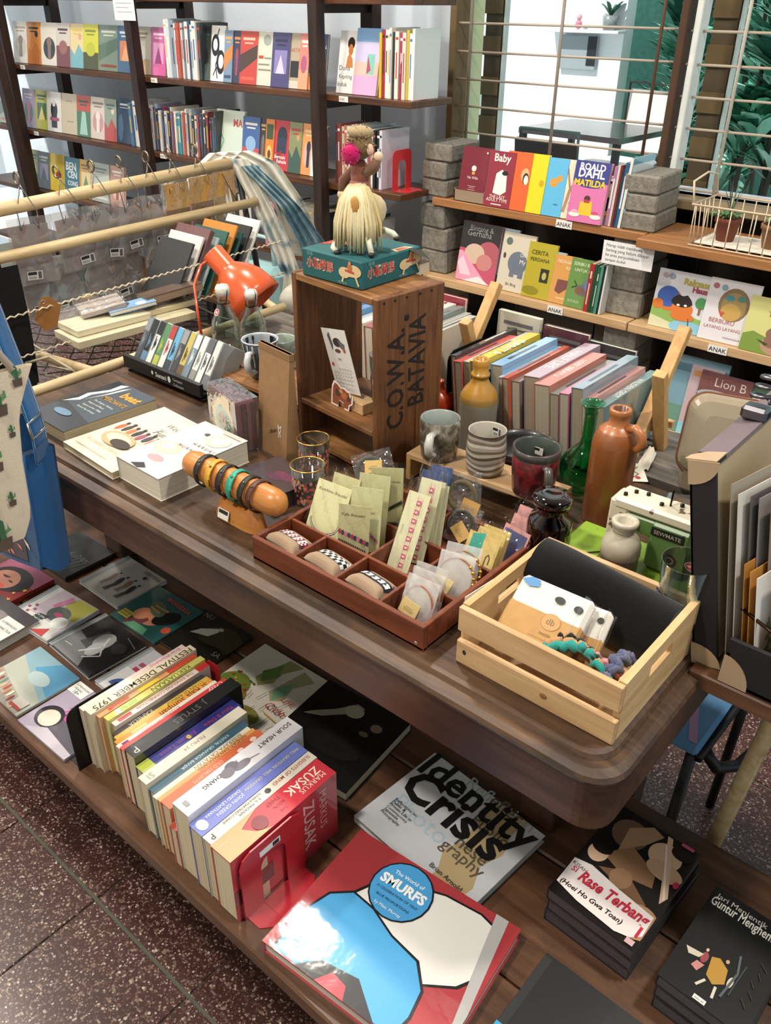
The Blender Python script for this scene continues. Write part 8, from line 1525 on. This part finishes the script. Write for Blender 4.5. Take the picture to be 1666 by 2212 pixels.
for lb, x, y, w2, h2, c, art, lean in (
    ('beige print nearest the lid of the open case', -.19, .872, .16, .235, '#9c8f7c', [('r', .08, .08, .92, .92, '#b3a894')], 12), ('white print second from the lid of the open case', -.182, .874, .15, .225, '#cfc9be', (), 12),
    ('dark grey print in the open case', -.172, .885, .15, .222, '#5a5250', (), 12), ('grey record sleeve in the open case', -.164, .89, .16, .22, '#857c78', (), 12), ('card with a big crimson disc in the open case', -.152, .895, .18, .215, '#857a72', [('e', .5, .5, .46, .46, '#a01f48')], 12),
    ('orange kraft envelope, left one in the open case', -.17, .869, .12, .145, '#b0762f', (), 12), ('orange kraft envelope, right one in the open case', -.163, .869, .12, .138, '#b9823c', (), 12),
    ('white card with painted flowers in the open case', -.154, .866, .1, .135, '#e0dad2', FL, 12), ('brown card with a green oval in the open case', -.125, .88, .13, .15, '#8a7a58', [('e', .5, .55, .36, .42, '#1d5a2c'), ('e', .5, .62, .16, .22, '#7f9a34'), ('p', [(.4, .35), (.6, .35), (.5, .6)], '#dfe4d4'), ('t', 'AKSI', .36, .22, .1, '#cfc23a', {'fit': .3, 'b': .02})], 14),
    ('kraft envelope at the front of the open case, left one', -.118, .862, .11, .08, '#c29a55', [('r', .3, .3, .6, .32, '#7a5a30')], 25), ('kraft envelope at the front of the open case, right one', -.1, .862, .12, .075, '#b98f4c', (), 30), ('cream card at the front right of the open case', -.075, .86, .14, .06, '#e4d8bc', (), 40)):
    casecard(lb, x, y, w2, h2, c, art, 78, lean)
# coiled metal clip on the lid
t = thing('metal_clip', 'grey coiled metal clip resting on the top edge of the case', 'clip', LMx @ V(.15, lh+.012, -.01))
MB('#77747a').tube([(.002*k/6+.013*math.cos(k*.55), .014*math.sin(k*.55)*.8, .012+.0011*k) for k in range(34)], .0026, 7).build('coil', METAL, t); MB('#77747a').cbox(-.016, -.012, -.012, .016, .012, .006, .004).build('body', METAL, t)
# beige kitchen scale behind the desk items
t = thing('kitchen_scale', 'beige enamel kitchen scale with a rounded square pan', 'scale', (-.39, 1.3, DZ+.0003))
MB('#8d7f68').cbox(-.035, -.05, 0, .07, .045, .052, .008).build('base', ENAM, t)
m = MB('#948670')
pr = rrect(-.062, -.066, .062, .066, .028, 6); Mp = TR(.012, -.012, .098) @ RZ(14) @ RX(70)
vs = []; L3 = [(1, -.004), (1.02, 0), (1, .006), (.94, .014), (.82, .02), (.5, .024)]
for s, z in L3: vs += [(x*s, y*s, z) for x, y in pr]
n = len(pr); fs = [(k*n+i, k*n+(i+1) % n, (k+1)*n+(i+1) % n, (k+1)*n+i) for k in range(len(L3)-1) for i in range(n)] + [tuple(range(n-1, -1, -1)), tuple((len(L3)-1)*n+i for i in range(n))]
m.add(vs, fs, None, False, Mp); m.build('pan', ENAM, t)
MB('#7a4a34').tube([Mp @ V(x*1.02, y*1.02, .004) for x, y in pr], .0022, 6, closed=True).build('rust_rim', MATTE, t)
MB('#8a7c66').cbox(-.01, -.01, .052, .04, .02, .08, .004).build('neck', ENAM, t)
o = MB(); a = Pz(1420, 1120, DZ+.001); o.grid(lambda u, v: (a.x+.16*u-.02*v, a.y-.0+.09*v+.02*u, DZ+.002+.006*math.sin(u*8+v*6)**2), 10, 8); o = o.build('plastic_sheet', FILM); tag(o, 'crumpled clear plastic sheet on the grey table by the scale', 'plastic sheet')
# chair tucked under the desk
t = thing('metal_chair', 'black tube chair with a painted blue seat under the desk', 'chair', (-.42, 1.3, 0))
m = MB('#5f8fb8'); m.cbox(-.6, 1.075, .435, -.238, 1.42, .452, .006); m.build('seat', MATTE, t, True)
m = MB(); m.poly([(-.26, 1.09, .4525), (-.245, 1.09, .4525), (-.36, 1.4, .4525), (-.38, 1.4, .4525)], '#b98fae'); m.build('paint_stroke', MATTE, t, True)
for x in (-.58, -.248):
    for y in (1.085, 1.41): MB('#0b0b0c').tube([(x, y, .434), (x-.01, y, 0)], .0095, 8).build('leg', PLAST, t, True)
MB('#0b0b0c').tube([(-.236, 1.08, .434), (-.232, 1.25, .434), (-.22, 1.42, .434)], .008, 8).build('seat_rim', PLAST, t, True)
MB('#0b0b0c').tube([(-.236, 1.12, .42), (-.215, 1.13, .385), (-.19, 1.17, .375), (-.165, 1.25, .4), (-.15, 1.34, .46), (-.14, 1.42, .55), (-.15, 1.45, .7)], .0105, 10).build('arm_tube', PLAST, t, True)
